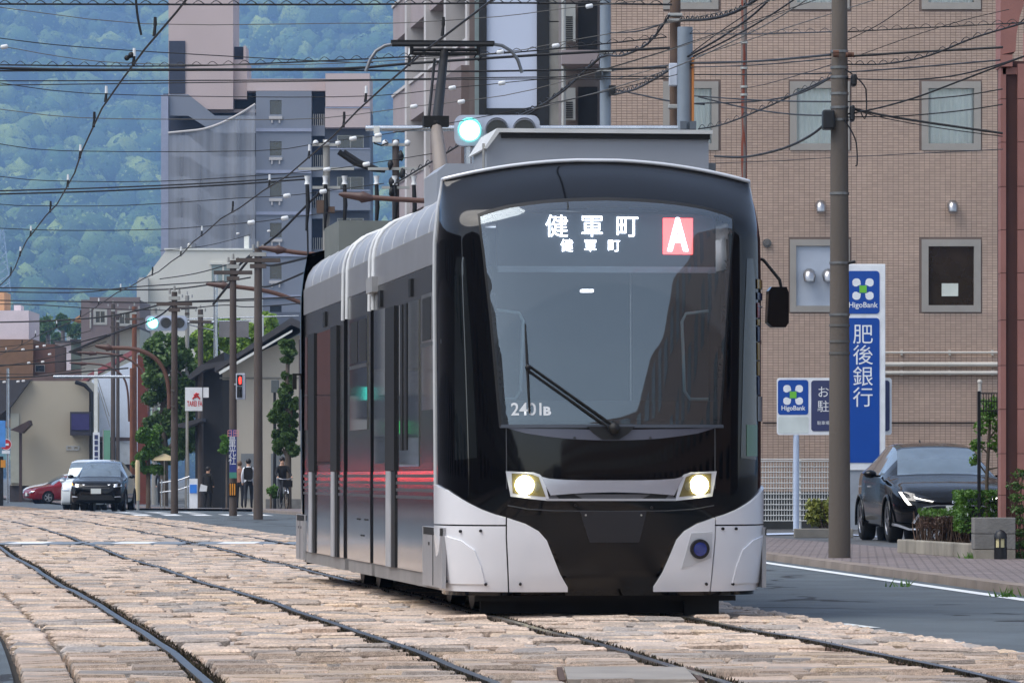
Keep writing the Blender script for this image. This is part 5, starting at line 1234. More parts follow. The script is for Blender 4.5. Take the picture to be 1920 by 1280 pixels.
def car(name, label, kind, paint, loc, rz, group='cars', lamps_on=False, tail=False, detail='plain'):
    K = CARK[kind]; r = thing(name, label, 'car' if kind != 'van' else 'van', loc, rz, group)
    N = 110; ys = np.linspace(0, K['L'], N)
    g = lambda k: smooth(np.interp(ys, K['y'], K[k]), 3)
    top, belt, mid, tw_, sill = g('top'), g('belt'), g('mid'), g('tw'), g('sill')
    rows = []
    for i in range(N):
        m_, b_, t_, s_, w_ = mid[i], belt[i], max(top[i], belt[i]+.01), sill[i], min(tw_[i], mid[i]*.94)
        bw = m_*.955; q = 1 if t_-b_ > .1 else 0
        half = [(0, s_+.02), (m_*.80, s_), (m_*.94, s_+.03), (m_*.985, s_+.12), (m_, s_+.5*(b_-s_)), (m_*.992, s_+.72*(b_-s_)), (m_*.982, s_+.88*(b_-s_)), (bw, b_)]
        wt = w_+(0 if q else .1)
        for f_ in (.33, .66, 1.0): half.append((bw+(wt-bw)*f_, b_+(t_-.035-b_)*f_+.012*sin(pi*f_)))
        half += [(wt*.86, t_-.008), (wt*.5, t_+.006), (0, t_+.012)]
        rows.append(half)
    nh = len(rows[0])
    def cls(i, j, y):       # which part a face belongs to
        if j >= 10 and K['ws'][0] < y < K['ws'][1]: return 'windscreen'
        if j >= 10 and K['rw'][0] < y < K['rw'][1]: return 'rear_window'
        if 7 <= j <= 9 and K['sw'][0] < y < K['sw'][1] and top[i]-belt[i] > .18:
            if abs(y-(K['sw'][0]+K['sw'][1])/2-.05) < .045: return 'body'
            return 'side_window'
        return 'body'
    B = {k: MB() for k in ('body', 'windscreen', 'rear_window')}; sw = {-1: MB(), 1: MB()}
    for sx in (-1, 1):
        for i in range(N-1):
            for j in range(nh-1):
                y = (ys[i]+ys[i+1])/2
                q = [(sx*rows[i][j][0], ys[i], rows[i][j][1]), (sx*rows[i+1][j][0], ys[i+1], rows[i+1][j][1]), (sx*rows[i+1][j+1][0], ys[i+1], rows[i+1][j+1][1]), (sx*rows[i][j+1][0], ys[i], rows[i][j+1][1])]
                zc2 = sum(p[2] for p in q)/4
                if 1 <= j <= 6 and any(math.hypot(y-wy, zc2-K['wr']) < K['wr']+.045 for wy in K['wy']): continue
                if j == 0 and any(abs(y-wy) < K['wr']+.03 for wy in K['wy']): continue
                c = cls(i, j, y); tgt = sw[sx] if c == 'side_window' else B[c]
                tgt.add(q, [(0, 1, 2, 3) if sx > 0 else (3, 2, 1, 0)], 0, True)
    half0 = rows[0]; B['body'].add([(x, 0, z) for x, z in half0]+[(-x, 0, z) for x, z in reversed(half0[1:-1])], [tuple(range(2*nh-2))])
    halfN = rows[-1]; B['body'].add([(x, K['L'], z) for x, z in halfN]+[(-x, K['L'], z) for x, z in reversed(halfN[1:-1])], [tuple(reversed(range(2*nh-2)))])
    def weld(o):
        bm = bmesh.new(); bm.from_mesh(o.data); bmesh.ops.remove_doubles(bm, verts=bm.verts, dist=.0006); bmesh.ops.recalc_face_normals(bm, faces=bm.faces); bm.to_mesh(o.data); bm.free()
        for p in o.data.polygons: p.use_smooth = True
        return o
    body = weld(B['body'].build('body', paint, r)); weld(B['windscreen'].build('windscreen', m_cglassw, r)); weld(B['rear_window'].build('rear_window', m_cglassw, r))
    for sx in (-1, 1): weld(sw[sx].build('side_window', m_cglassw, r))
    ynose = lambda x: float(np.interp(abs(x), mid[:40], ys[:40]))
    for wy in K['wy']:
        for sx in (-1, 1):
            xo = K['mid'][8]-.02; x0 = sx*(xo-.20); x1 = sx*xo; R = K['wr']
            wt = MB(); pr_ = [(x0, R*.66), (x0, R*.93), (x0+sx*.03, R), (x1-sx*.03, R), (x1, R*.93), (x1, R*.66)]; n = 28
            vs_ = [(p, wy+q*sin(2*pi*k/n), R+q*cos(2*pi*k/n)) for k in range(n) for p, q in pr_]; m6 = len(pr_)
            wt.add(vs_, [(k*m6+j, ((k+1) % n)*m6+j, ((k+1) % n)*m6+j+1, k*m6+j+1) for k in range(n) for j in range(m6-1)], 0, True)
            wh = wt.build('wheel', m_tyre, r)
            MB().tube([(x1-sx*.05, wy, R), (x1-sx*.04, wy, R)], R*.67, 24).build('rim_back', m_rimd, wh)
            sp = MB()
            for k in range(5):
                a = 2*pi*k/5+.3; d = Vector((0, sin(a), cos(a))); e = Vector((0, cos(a), -sin(a)))
                sp.obox(Vector((x1-sx*.02, wy, R))+d*R*.36, (.012, 0, 0), e*.028, d*R*.31)
            sp.tube([(x1-sx*.035, wy, R), (x1-sx*.005, wy, R)], .06, 14); nn = 28
            ring = [(x1-sx*.012, wy+R*.65*sin(2*pi*k/nn), R+R*.65*cos(2*pi*k/nn)) for k in range(nn+1)]; sp.tube(ring, .014, 6, False)
            sp.build('rim', m_rim, wh)
            al = [(sx*(xo+.012), wy+(R+.05)*cos(a), R+(R+.05)*sin(a)) for a in np.linspace(-.25, pi+.25, 26)]
            MB().tube(al, .022, 6).build('arch_lip', paint if detail != 'suv' else m_rubber, r)
            MB().tube([(sx*(xo-.42), wy, R), (sx*(xo-.3), wy, R)], R+.09, 20).build('wheel_well', m_dark, r)
    # mirrors
    for sx in (-1, 1):
        my = K['sw'][0]+.02; mz = float(np.interp(my, ys, belt))+.06; mm = MB()
        mm.sph((sx*(K['mid'][8]+.12), my, mz), .10, 12, 8, 0, .62); mm.obox((sx*(K['mid'][8]+.02), my+.02, mz-.03), (.06, 0, 0), (0, .02, 0), (0, 0, .015)); mm.build('door_mirror', paint, r)
        for y_ in (K['sw'][0]+.95, K['sw'][0]+1.85):
            MB().box(min(sx*(K['mid'][8]+.006), sx*(K['mid'][8]-.03)), max(sx*(K['mid'][8]+.006), sx*(K['mid'][8]-.03)), y_-.1, y_+.1, .80, .825).build('door_handle', m_silver, r)
    fm = lambda off: (lambda x, z: (x, ynose(x)*.92+max(0, z-K['top'][0])*.9*(1 if z > K['top'][0] else 0)-off, z))
    z1 = K['top'][0]; zs = K['sill'][2]
    def front(nm, mat, poly, off=.012, mirror=True, par=None):
        o_ = patch(poly, fm(off), .04).build(nm, mat, par or r)
        if mirror: patch([(-u, v) for u, v in reversed(poly)], fm(off), .04).build(nm, mat, par or r)
        return o_
    lmat = M('car_lamp_on', (255, 250, 235), .2, emit=(255, 244, 225), es=5.) if lamps_on else M('car_lamp', (200, 206, 212), .1, .5, coat=.6)
    m_gr = M('grille_black', (12, 12, 13), .35, var=.3, scale=30)
    if detail == 'sport':      # low black hatchback with angular lamps
        front('headlight', M('lamp_black', (22, 22, 24), .06, coat=1.), [(.80, .72), (.76, .62), (.42, .585), (.30, .60), (.34, .64), (.72, .74)], .014)
        front('daylight_strip', M('drl', (248, 246, 240), .3, emit=(255, 250, 240), es=1.6), [(.80, .735), (.745, .60), (.70, .545), (.655, .545), (.70, .60), (.765, .735)], .024)
        front('daylight_strip', M('drl', (248, 246, 240)), [(.62, .675), (.60, .64), (.36, .592), (.34, .60), (.55, .645)], .024)
        front('grille', m_gr, [(-.60, .30), (.60, .30), (.46, .50), (-.46, .50)], .016, False)
        front('chrome_trim', m_silver, [(.62, .28), (.655, .29), (.49, .525), (.30, .545), (-.0, .548), (.0, .535), (.29, .532), (.46, .51)], .024)
        front('lip', m_silver, [(.86, .285), (.88, .255), (.70, .185), (.34, .185), (.34, .21), (.68, .21)], .03)
        front('badge', m_silver, [(-.07, .57), (.07, .57), (.06, .64), (-.06, .64)], .02, False)
        front('plate', M('plate_white', (220, 224, 220), .5), [(-.165, .38), (.165, .38), (.165, .55-.01), (-.165, .54)], .045, False)
        MB().tube([(0, 3.3, 1.43), (0, 3.36, 1.5)], .012).build('aerial', m_rubber, r)
    elif detail == 'suv':
        front('headlight', lmat, [(.80, .88), (.82, .80), (.55, .765), (.42, .80), (.44, .84), (.70, .89)], .014)
        front('grille', m_gr, [(-.42, .70), (.42, .70), (.46, .80), (.40, .85), (-.40, .85), (-.46, .80)], .016, False)
        front('chrome_bar', m_silver, [(-.42, .83), (.42, .83), (.46, .86), (-.46, .86)], .026, False)
        front('badge', M('badge_gold', (214, 178, 70), .3, .6), [(-.055, .78), (.055, .78), (.065, .87), (-.065, .87)], .03, False)
        front('plate', M('plate_white', (220, 224, 220)), [(-.165, .56), (.165, .56), (.165, .725), (-.165, .725)], .035, False)
        front('lower_intake', m_gr, [(-.62, .36), (.62, .36), (.50, .52), (-.50, .52)], .014, False)
        front('fog_lamp', m_silver, [(.78, .50), (.80, .44), (.60, .44), (.60, .47)], .016)
        patch([(-.84, .855), (-.72, .82), (-.72, .86), (-.82, .90)], fm(.022), .04).build('turn_signal', M('indicator', (255, 150, 60), .3, emit=(255, 140, 50), es=3.), r)
    else:
        front('headlight', lmat, [(.78, z1+.06), (.74, z1-.03), (.46, z1-.06), (.44, z1-.0), (.60, z1+.06)], .014)
        front('grille', m_gr, [(-.40, z1-.22), (.40, z1-.22), (.36, z1-.08), (-.36, z1-.08)], .014, False)
        front('plate', M('plate_white', (220, 224, 220)), [(-.165, .40), (.165, .40), (.165, .565), (-.165, .565)], .03, False)
    # tail lamps on the back
    for sx in (-1, 1):
        MB().box(min(sx*.48, sx*.74), max(sx*.48, sx*.74), K['L']-.12, K['L']-.015, .80+.22*tail, .98+.2*tail).build('tail_lamp', M('tail_lit', (255, 60, 40), .3, emit=(255, 48, 24), es=6.) if tail else M('tail_red', (130, 18, 20), .2, coat=.6), r)
    return r
hatch = car('hatchback_car', 'glossy black hatchback parked nose-out beside the hedge', 'hatch', carpaint('black_paint_car', (5, 5, 6)), (PX(1794, 73.6), 73.6, .055), .078, 'cars', False, False, 'sport')
hatch.scale = (1.03, 1.03, 1.03)
# ---------- the big concrete utility pole
m_pole = M('pole_concrete', (92, 84, 76), .85, var=.16, scale=1.2, bump=.25, bscale=35, streak=.3)
ZP = 60.0
def vpole(name, label, px, base_py, top_py, wb, wt, mat, Z=None, zb=None, group='utility poles', lean=0.):
    """tapered pole given by photograph base, top and widths; returns thing, depth"""
    if Z is None:
        Z = 60.
        for _ in range(30): Z = F*(H-gz(Z)-(.06 if Z > 0 else 0))/(base_py-HY)
    zb = gz(Z)+.055 if zb is None else zb
    t = thing(name, label, 'pole', (PX(px, Z), Z, zb), 0, group)
    MB().tube([(PX(px, Z), Z, zb-.1), (PX(px+lean, Z), Z, PZ(top_py, Z))], [wb*Z/F/2, wt*Z/F/2], 20).build('shaft', mat, t, True)
    return t, Z
t, _ = vpole('utility_pole', 'thick concrete utility pole on the pavement in front of the blue bank sign', 1574, 1045, -140, 42, 28, m_pole, ZP)
bd = m_alu
for py in (97, 127, 145, 176, 202, 225, 363, 493, 590, 610, 640, 662):
    z = PZ(py, ZP); r_ = interp(py, [-140, 1045], [14, 21])*ZP/F
    MB().cyl((PX(1574, ZP), ZP, z-.015), (PX(1574, ZP), ZP, z+.015), r_+.008, n=20).build('steel_band', M('band_steel', (128, 128, 126), .45, .7) if py < 600 else M('wire_grey', (92, 90, 86), .6), t, True)
for (px, py, w_, h_) in ((1552, 226, 22, 36), (1600, 152, 10, 22), (1597, 214, 8, 30)):
    MB().box(PX(px-w_/2, ZP), PX(px+w_/2, ZP), ZP-.2, ZP+.05, PZ(py+h_/2, ZP), PZ(py-h_/2, ZP)).build('junction_box', m_black, t, True, bevel=.02)
for (px, py) in ((1562, 103), (1586, 103), (1562, 99), (1590, 103)):
    c = P(px, py, ZP-.16); MB().cyl(c, c+Vector((.07, 0, 0)), .03, n=8).build('bolt', M('bolt_rust', (96, 62, 44), .7), t, True)
for a, b_, s_ in (((1585, 130), (1612, 205), 25), ((1583, 225), (1604, 310), 12)):
    pts_ = [P(a[0]+(b_[0]-a[0])*i/10+s_*sin(pi*i/10), a[1]+(b_[1]-a[1])*i/10+ (s_*1.4 if i > 5 else 0)*sin(pi*(i-5)/5), ZP-.17) for i in range(11)]
    MB().tube(pts_, .009, 5).build('drop_cable', m_black, t, True)
MB().tube([P(1590, 493, ZP-.17), P(1604, 490, ZP-.17)], .02).build('bracket', m_black, t, True)
# ---------- bank signs
m_bblue = M('sign_blue', (18, 74, 160), .3, var=.03); m_navy = M('sign_navy', (58, 64, 102), .4, var=.03); m_swhite = M('sign_white', (232, 234, 236)); m_green = M('logo_green', (110, 190, 60), .4)
ZQ = 90.0
pyl = thing('pylon_sign', 'tall blue and white bank pylon sign with vertical lettering', 'sign', (PX(1619, ZQ), ZQ, .05))
def qb(mb, a, c, b_, d, y0, y1, Z): return mb.box(PX(a, Z), PX(b_, Z), y0, y1, PZ(d, Z), PZ(c, Z))
body = qb(MB(), 1577, 495, 1660, 881, ZQ, ZQ+.28, ZQ).build('cabinet', m_swhite, pyl, True, bevel=.01)
qb(MB(), 1578, 881.3, 1659, 992, ZQ+.03, ZQ+.25, ZQ).build('plinth', M('plinth_grey', (150, 156, 164), .6), pyl, True)
def rrect(x0, x1, z0, z1, r, n=5):
    P_ = []
    for cx_, cz_, a0 in ((x1-r, z1-r, 0), (x0+r, z1-r, pi/2), (x0+r, z0+r, pi), (x1-r, z0+r, 3*pi/2)):
        for i in range(n+1): a = a0+pi/2*i/n; P_.append((cx_+r*cos(a), cz_+r*sin(a)))
    return P_
def plate(px0, py0, px1, py1, Z, y, mat, name, par, th=.012, r=.06):
    return MB().prism(rrect(PX(px0, Z), PX(px1, Z), PZ(py1, Z), PZ(py0, Z), r), lambda u, v, w_: (u, w_, v), y-th, y-.001).build(name, mat, par)
pb = plate(1587, 508, 1649, 588, ZQ, ZQ, m_bblue, 'logo_panel', body); pt_ = plate(1587, 596, 1649, 867, ZQ, ZQ, m_bblue, 'name_panel', body)
def logo(cx, cy, sz, Z, y, par):
    """four petals round a green square"""
    u = sz*Z/F; X, Zz = PX(cx, Z), PZ(cy, Z)
    for sx, sz_ in ((-1, 1), (1, 1), (-1, -1), (1, -1)):
        # drop-shaped petal: round outside, pointed towards the square
        pl_ = []
        x0, x1, y0, y1 = .20, 1.0, .24, 1.0
        for i in range(7): a = pi/2*i/6; pl_.append((x1-.34+.34*cos(a), y1-.34+.34*sin(a)))
        for i in range(7): a = pi/2+pi/2*i/6; pl_.append((x0+.34+.34*cos(a)*(.9), y1-.34+.34*sin(a)))
        pl_ += [(x0, .42), (x0+.18, .36), (x0+.42, y0), (x1-.2, y0+.02), (x1-.03, y0+.16)]
        pp_ = [(X+sx*p*u, Zz+sz_*q*u) for p, q in pl_]
        if sx*sz_ < 0: pp_ = pp_[::-1]
        MB().prism(pp_, lambda a, b_, w_: (a, w_, b_), y-.004, y-.0005).build('logo_petal', m_swhite, par)
    MB().prism([(X+p*u*.34, Zz+q*u*.34) for p, q in ((-1, -1), (1, -1), (1, 1), (-1, 1))], lambda a, b_, w_: (a, w_, b_), y-.008, y-.0045).build('logo_square', m_green, par)
logo(1618, 542, 20, ZQ, ZQ-.012, pb)
text_mesh('HigoBank', .138, 'lettering', m_swhite, lambda x, y, d: (PX(1618, ZQ)+x*.98, ZQ-.016, PZ(572, ZQ)+y), pb, bold=.002)
for ch, py in zip('肥後銀行', (629, 668, 708, 747)):
    text_mesh(ch, .385, 'lettering', m_swhite, lambda x, y, d: (PX(1618, ZQ)+x, ZQ-.016, PZ(py, ZQ)+y), pt_, bold=.0)
ZR = 90.7
brd = thing('parking_sign', 'wide white and navy customer parking board on a pale post', 'sign', (PX(1493, ZR), ZR, .05))
cab = plate(1457, 708, 1672, 815, ZR, ZR+.1, m_swhite, 'board', None, .10, .05); cab.parent = brd; cab.matrix_parent_inverse = INV[brd.name]
yb = ZR+.0
p1 = plate(1458.5, 712, 1515.5, 777, ZR, yb, m_bblue, 'logo_panel', cab, .008, .05); p2 = plate(1521, 713, 1668, 808, ZR, yb, m_navy, 'name_panel', cab, .008, .05)
MB().prism(rrect(PX(1459, ZR), PX(1516, ZR), PZ(812, ZR), PZ(781, ZR), .03), lambda u, v, w_: (u, w_, v), yb-.006, yb-.001).build('pale_panel', M('sign_pale', (206, 214, 210), .5), cab)
logo(1487, 740, 18.5, ZR, yb-.008, p1)
text_mesh('HigoBank', .118, 'lettering', m_swhite, lambda x, y, d: (PX(1487, ZR)+x*.95, yb-.012, PZ(765, ZR)+y), p1, bold=.002)
text_mesh('お客様', .225, 'lettering', m_swhite, lambda x, y, d: (PX(1532, ZR)+x, yb-.012, PZ(736, ZR)+y), p2, bold=.0, align='LEFT')
text_mesh('駐車場', .225, 'lettering', m_swhite, lambda x, y, d: (PX(1532, ZR)+x, yb-.012, PZ(763, ZR)+y), p2, bold=.0, align='LEFT')
text_mesh('駐車場', .075, 'lettering', m_swhite, lambda x, y, d: (PX(1532, ZR)+x, yb-.012, PZ(793, ZR)+y), p2, bold=.0, align='LEFT')
for px in (1493, 1650): MB().cyl((PX(px, ZR), ZR+.05, .03), (PX(px, ZR), ZR+.05, PZ(815, ZR)), .055, n=14).build('post', M('post_paleblue', (186, 200, 222), .4), brd, True)
# ---------- white mesh fence: every bar a part
ZF = 92.0
fe = thing('mesh_fence', 'white welded-mesh fence in front of the tiled building', 'fence', (PX(1490, ZF), ZF, .05))
m_fw = M('fence_white', (214, 216, 214), .5, var=.05)
x0, x1, z0, z1 = PX(1395, ZF), PX(1600, ZF), .22, PZ(864, ZF)
nb_ = 0
hb = MB().cyl((x0, 0, 0), (x1, 0, 0), .009, n=5).mesh('horizontal_bar', m_fw); vb = MB().cyl((0, 0, z0), (0, 0, z1), .0075, n=5).mesh('vertical_bar', m_fw)
for z in np.arange(z0, z1+.01, .1):
    o = bpy.data.objects.new('horizontal_bar', hb); COL.objects.link(o); o.location = (0, ZF, z); setpar(o, fe, True)
for x in np.arange(x0, x1, .05):
    o = bpy.data.objects.new('vertical_bar', vb); COL.objects.link(o); o.location = (x, ZF+.012, 0); setpar(o, fe, True)
for px in (1400, 1500, 1596): MB().cyl((PX(px, ZF), ZF+.04, .05), (PX(px, ZF), ZF+.04, z1+.02), .028, n=8).build('fence_post', m_fw, fe, True)
tp = MB()
for dz, dy in ((.0, .05), (.035, .09), (0, .12)): tp.cyl((x0, ZF-dy+.05, z1+dz), (x1, ZF-dy+.05, z1+dz), .009, n=5)
tp.build('top_fold', m_fw, fe, True)
dw = thing('low_block_wall', 'low grey block wall visible through the white mesh fence', 'wall', (PX(1480, 93.4), 93.4, .05))
MB().box(PX(1395, 93.4), PX(1600, 93.4), 93.4, 93.6, .05, .75).build('wall', plm, dw, True)
# lot lines and low kerbs
for a, b_, lb in (((1436, 1003), (1552, 1000), 'pale line on the parking lot left of the pole'), ((1596, 1003), (1682, 1010), 'pale blue line on the parking lot right of the pole')):
    pts_ = []
    for (px, py) in (a, b_): Zz = F*(H-.06)/(py-HY); pts_.append((PX(px, Zz), Zz))
    (xa, ya), (xb, yb_) = pts_
    tag(MB().add([(xa, ya, .066), (xb, yb_, .066), (xb, yb_+2.2, .066), (xa, ya+2.2, .066)], [(0,1,2,3)]).build('lot_line', M('line_paleblue', (176, 188, 208), .6, var=.1)), lb, 'road marking')
k1 = thing('low_kerb', 'low grey kerb under the yellow-green shrub behind the pole', 'kerb', (PX(1530, 80.), 80., .05))
MB().box(PX(1490, 80.), PX(1600, 80.), 80., 80.3, .05, .20).build('kerb_stone', m_conc, k1, True, bevel=.01)
Zw = 82.0
def shrub(name, label, cx, cy, w_, h_, Z, mat, n=1800, size=.035, dep=None, cat='shrub', stems=True, box=False):
    r = thing(name, label, cat, (PX(cx, Z), Z, .05)); rr = random.Random(int(cx)); fo = MB()
    W_, Hh = w_*Z/F/2, h_*Z/F/2; D_ = dep or W_
    c = P(cx, cy, Z)
    if box:
        for _ in range(n):
            f_ = rr.random(); x = rr.uniform(-1, 1); y = rr.uniform(-1, 1); z = rr.uniform(-1, 1)
            k = rr.randrange(3)
            if k == 0: y = -1+abs(rr.gauss(0, .12))
            elif k == 1: z = 1-abs(rr.gauss(0, .1))
            else: x = math.copysign(1-abs(rr.gauss(0, .1)), x)
            leaves(fo, c+Vector((x*W_, y*D_, z*Hh)), (.02, .02, .02), 1, size, rr, .5)
    else:
        for i in range(14):
            q = Vector((rr.uniform(-.6, .6)*W_, rr.uniform(-.6, .6)*D_, rr.uniform(-.45, .5)*Hh))
            leaves(fo, c+q, (W_*.5, D_*.5, Hh*.5), n//14, size, rr, .5, 0, .2)
    fo.build('foliage', mat, r, True)
    if stems:
        st_ = MB()
        for i in range(16):
            b0 = Vector((c.x+rr.uniform(-.5, .5)*W_, Z+rr.uniform(-.4, .4)*D_, .05)); b1 = c+Vector((rr.uniform(-.8, .8)*W_, rr.uniform(-.8, .8)*D_, rr.uniform(-.2, .8)*Hh))
            st_.tube([b0, (b0+b1)/2+Vector((rr.uniform(-.05, .05), 0, 0)), b1], [.012, .009, .005], 5)
        st_.build('stems', M('twig', (84, 66, 54), .85), r, True)
    return r
lf_yel = leafmat('leaf_yellowgreen', (84, 92, 36), (156, 160, 72)); lf_hedge = leafmat('leaf_hedge', (38, 74, 22), (104, 148, 52)); lf_dark = leafmat('leaf_dark', (34, 60, 26), (108, 140, 68)); lf_twig = leafmat('leaf_brownish', (70, 52, 46), (112, 84, 70))
shrub('shrub', 'loose yellow-green shrub half hidden by the concrete pole', 1548, 962, 72, 60, Zw, lf_yel, 2600, .04)
shrub('hedge', 'dense bright green clipped hedge next to the red-brown building', 1858, 958, 130, 75, 62.5, lf_hedge, 5200, .022, .5, 'hedge', False, True)
az = shrub('bare_shrub', 'half bare brownish shrub in front of the black car', 1765, 985, 110, 55, 63.6, lf_twig, 900, .018, .35, 'shrub', True)
# green tips on the bare shrub
fo = MB(); rr = random.Random(9)
for i in range(500): leaves(fo, P(rr.uniform(1725, 1815), rr.uniform(954, 966), 63.4+rr.uniform(-.3, .3)), (.03, .03, .02), 1, .022, rr, .5)
fo.build('green_tips', lf_hedge, az, True)['kind'] = 'stuff'
st_ = MB()
for i in range(90):
    x = rr.uniform(1715, 1822); b0 = P(x, 1012, 63.5+rr.uniform(-.3, .25)); b0.z = .18; b1 = P(x+rr.uniform(-14, 14), rr.uniform(955, 985), 63.5+rr.uniform(-.35, .3))
    st_.tube([b0, (b0+b1)/2+Vector((rr.uniform(-.04, .04), rr.uniform(-.04, .04), 0)), b1], [.008, .006, .003], 4)
st_.build('bare_twigs', M('twig', (84, 66, 54)), az, True)
# planter kerb in front (weathered blocks)
pk_ = thing('planter_kerb', 'weathered concrete planter kerb in front of the hedge', 'kerb', (5.2, 62, .06))
a, b_ = Vector((PX(1682, 64.2), 64.2, .0)), Vector((PX(1826, 59.6), 59.6, .0)); n = 4
for i in range(n):
    p, q = a+(b_-a)*(i/n), a+(b_-a)*((i+1)/n-.004); mid_ = (p+q)/2; hx = (q-p)/2; ny = Vector((-hx.y, hx.x, 0)).normalized()*.07
    if ny.y < 0: ny = -ny
    MB().obox(mid_+ny+Vector((0, 0, .14)), hx, ny, (0, 0, .09)).build('kerb_block', M('kerb_weathered', (142, 136, 124), .9, var=.3, scale=3, bump=.4, streak=.4, oran=.06), pk_, True, bevel=.015)
pe = a+Vector((.1, 0, .0)); MB().obox(pe+Vector((.32, .3, .14)), (.34, .28, 0), (-.045, .055, 0), (0, 0, .088)).build('kerb_block', M('kerb_weathered', (142, 136, 124)), pk_, True)
st_o = MB().add([(a.x+.1, a.y, .16), (b_.x, b_.y, .16), (b_.x+1.2, b_.y+3, .16), (a.x+1.2, a.y+3, .16)], [(0,1,2,3)]).build('soil', M('soil', (78, 66, 54), .95, var=.3, bump=.6), pk_, True)
bw_ = thing('block_wall', 'short grey concrete block pier beside the hedge', 'wall', (PX(1866, 59.3), 59.3, .06))
for i, (c, d) in enumerate(((1029, 1001), (1000, 970))):
    MB().box(PX(1827, 59.3), PX(1904, 59.3), 59.3, 59.7, PZ(c, 59.3), PZ(d, 59.3)).build('concrete_block', M('block_grey', (122, 120, 116), .9, var=.2, scale=4, bump=.4), bw_, True, bevel=.006)
MB().box(PX(1828, 59.3), PX(1903, 59.3), 59.25, 59.7, .058, PZ(1030, 59.3)).build('footing', M('kerb_weathered', (142, 136, 124)), bw_, True)
bo = thing('bollard_light', 'small black bollard light with cream panes at the building foot', 'light', (PX(1876, 59.0), 59.0, .06))
c = Vector((PX(1876, 59.), 59., 0)); B0 = .058
MB().tube([c+Vector((0, 0, B0)), c+Vector((0, 0, B0+.14))], .078, 16).build('base', m_black, bo, True)
MB().tube([c+Vector((0, 0, B0+.245)), c+Vector((0, 0, B0+.30)), c+Vector((0, 0, B0+.335)), c+Vector((0, 0, B0+.35))], [.08, .072, .045, .01], 16).build('cap', m_black, bo, True)
MB().cyl(c+Vector((0, 0, B0+.139)), c+Vector((0, 0, B0+.246)), .064, n=16).build('lens', M('cream_lens', (206, 196, 150), .4), bo, True)
for k in range(6): a_ = k*pi/3+.3; MB().cyl(c+Vector((.07*cos(a_), .07*sin(a_), B0+.13)), c+Vector((.07*cos(a_), .07*sin(a_), B0+.25)), .011, n=6).build('cage_bar', m_black, bo, True)
bp_ = thing('black_post', 'slim black post with a wire panel standing in the hedge', 'post', (PX(1836, 62.), 62., .06))
MB().box(PX(1833, 62.), PX(1839, 62.), 62., 62.05, .06, PZ(733, 62.)).build('post', m_black, bp_, True)
gr = MB()
for py in (737, 752, 770): gr.cyl(P(1839, py, 62.02), P(1885, py, 62.02), .008, n=5)
for px in np.arange(1844, 1886, 5): gr.cyl(P(px, 737, 62.02), P(px, 775, 62.02), .005, n=4)
gr.build('wire_panel', m_black, bp_, True)
# small tree at the right
ZTR = 63.0
tr = thing('small_tree', 'thin young tree with sparse bright leaves beside the red-brown building', 'tree', (PX(1852, ZTR), ZTR, .06)); rr = random.Random(4)
trk = MB(); tips = []
trk.tube([P(1852, 1040, ZTR), P(1850, 900, ZTR), P(1854, 830, ZTR), P(1858, 760, ZTR)], [.03, .024, .02, .01], 7)
for (a, b_) in (((1851, 890), (1824, 862)), ((1853, 850), (1832, 838)), ((1855, 820), (1880, 800)), ((1854, 840), (1885, 850)), ((1856, 790), (1846, 760)), ((1851, 880), (1890, 880))):
    trk.tube([P(*a, ZTR), P((a[0]+b_[0])/2, (a[1]+b_[1])/2-4, ZTR), P(*b_, ZTR)], [.014, .01, .005], 5); tips.append(b_)
trk.build('trunk', M('bark', (96, 84, 72), .85, var=.2), tr, True)
fo = MB()
for (px, py, r_, n) in ((1858, 762, .14, 260), (1840, 800, .11, 110), (1870, 790, .15, 220), (1832, 835, .10, 120), (1880, 815, .13, 160), (1828, 862, .08, 90), (1888, 850, .13, 160), (1866, 832, .10, 110), (1892, 878, .12, 120), (1850, 778, .1, 120)):
    leaves(fo, P(px, py, ZTR), (r_, r_, r_), n, .026, rr, .5, 0, .1)
fo.build('crown', leafmat('leaf_young', (50, 86, 26), (126, 170, 70)), tr, True)
# ivy on the red building foot and weeds
iv = thing('ivy', 'thin ivy climbing the foot of the red-brown building', 'plant', (PX(1905, 59.6), 59.6, .06)); fo = MB(); vn = MB()
for i in range(7):
    x = rr.uniform(1896, 1918); pts_ = [P(x+rr.uniform(-4, 4)+3*sin(k), 1042-k*22, 59.75 if x < 1907 else 59.7) for k in range(8)]; vn.tube(pts_, .005, 4)
    for p_ in pts_: leaves(fo, p_, (.06, .02, .06), 12, .025, rr, .5)
fo.build('leaves', lf_dark, iv, True); vn.build('stems', M('twig', (84, 66, 54)), iv, True)
wd = MB(); rr = random.Random(12)
for (px, py, n) in ((1825, 1046, 60), (1690, 1098, 14), (1890, 1117, 30)):
    Zz = F*(H-.06)/(py-HY)
    for _ in range(n):
        b0 = Vector((PX(px, Zz)+rr.gauss(0, .06), Zz+rr.gauss(0, .1), .055)); wd.add([b0+Vector((-.008, 0, 0)), b0+Vector((.008, 0, 0)), b0+Vector((rr.gauss(0, .03), rr.gauss(0, .03), rr.uniform(.03, .1)))], [(0,1,2)])
tag(wd.build('weeds', lf_hedge), 'small tufts of weeds along the kerb edges', 'weeds', kind='stuff')
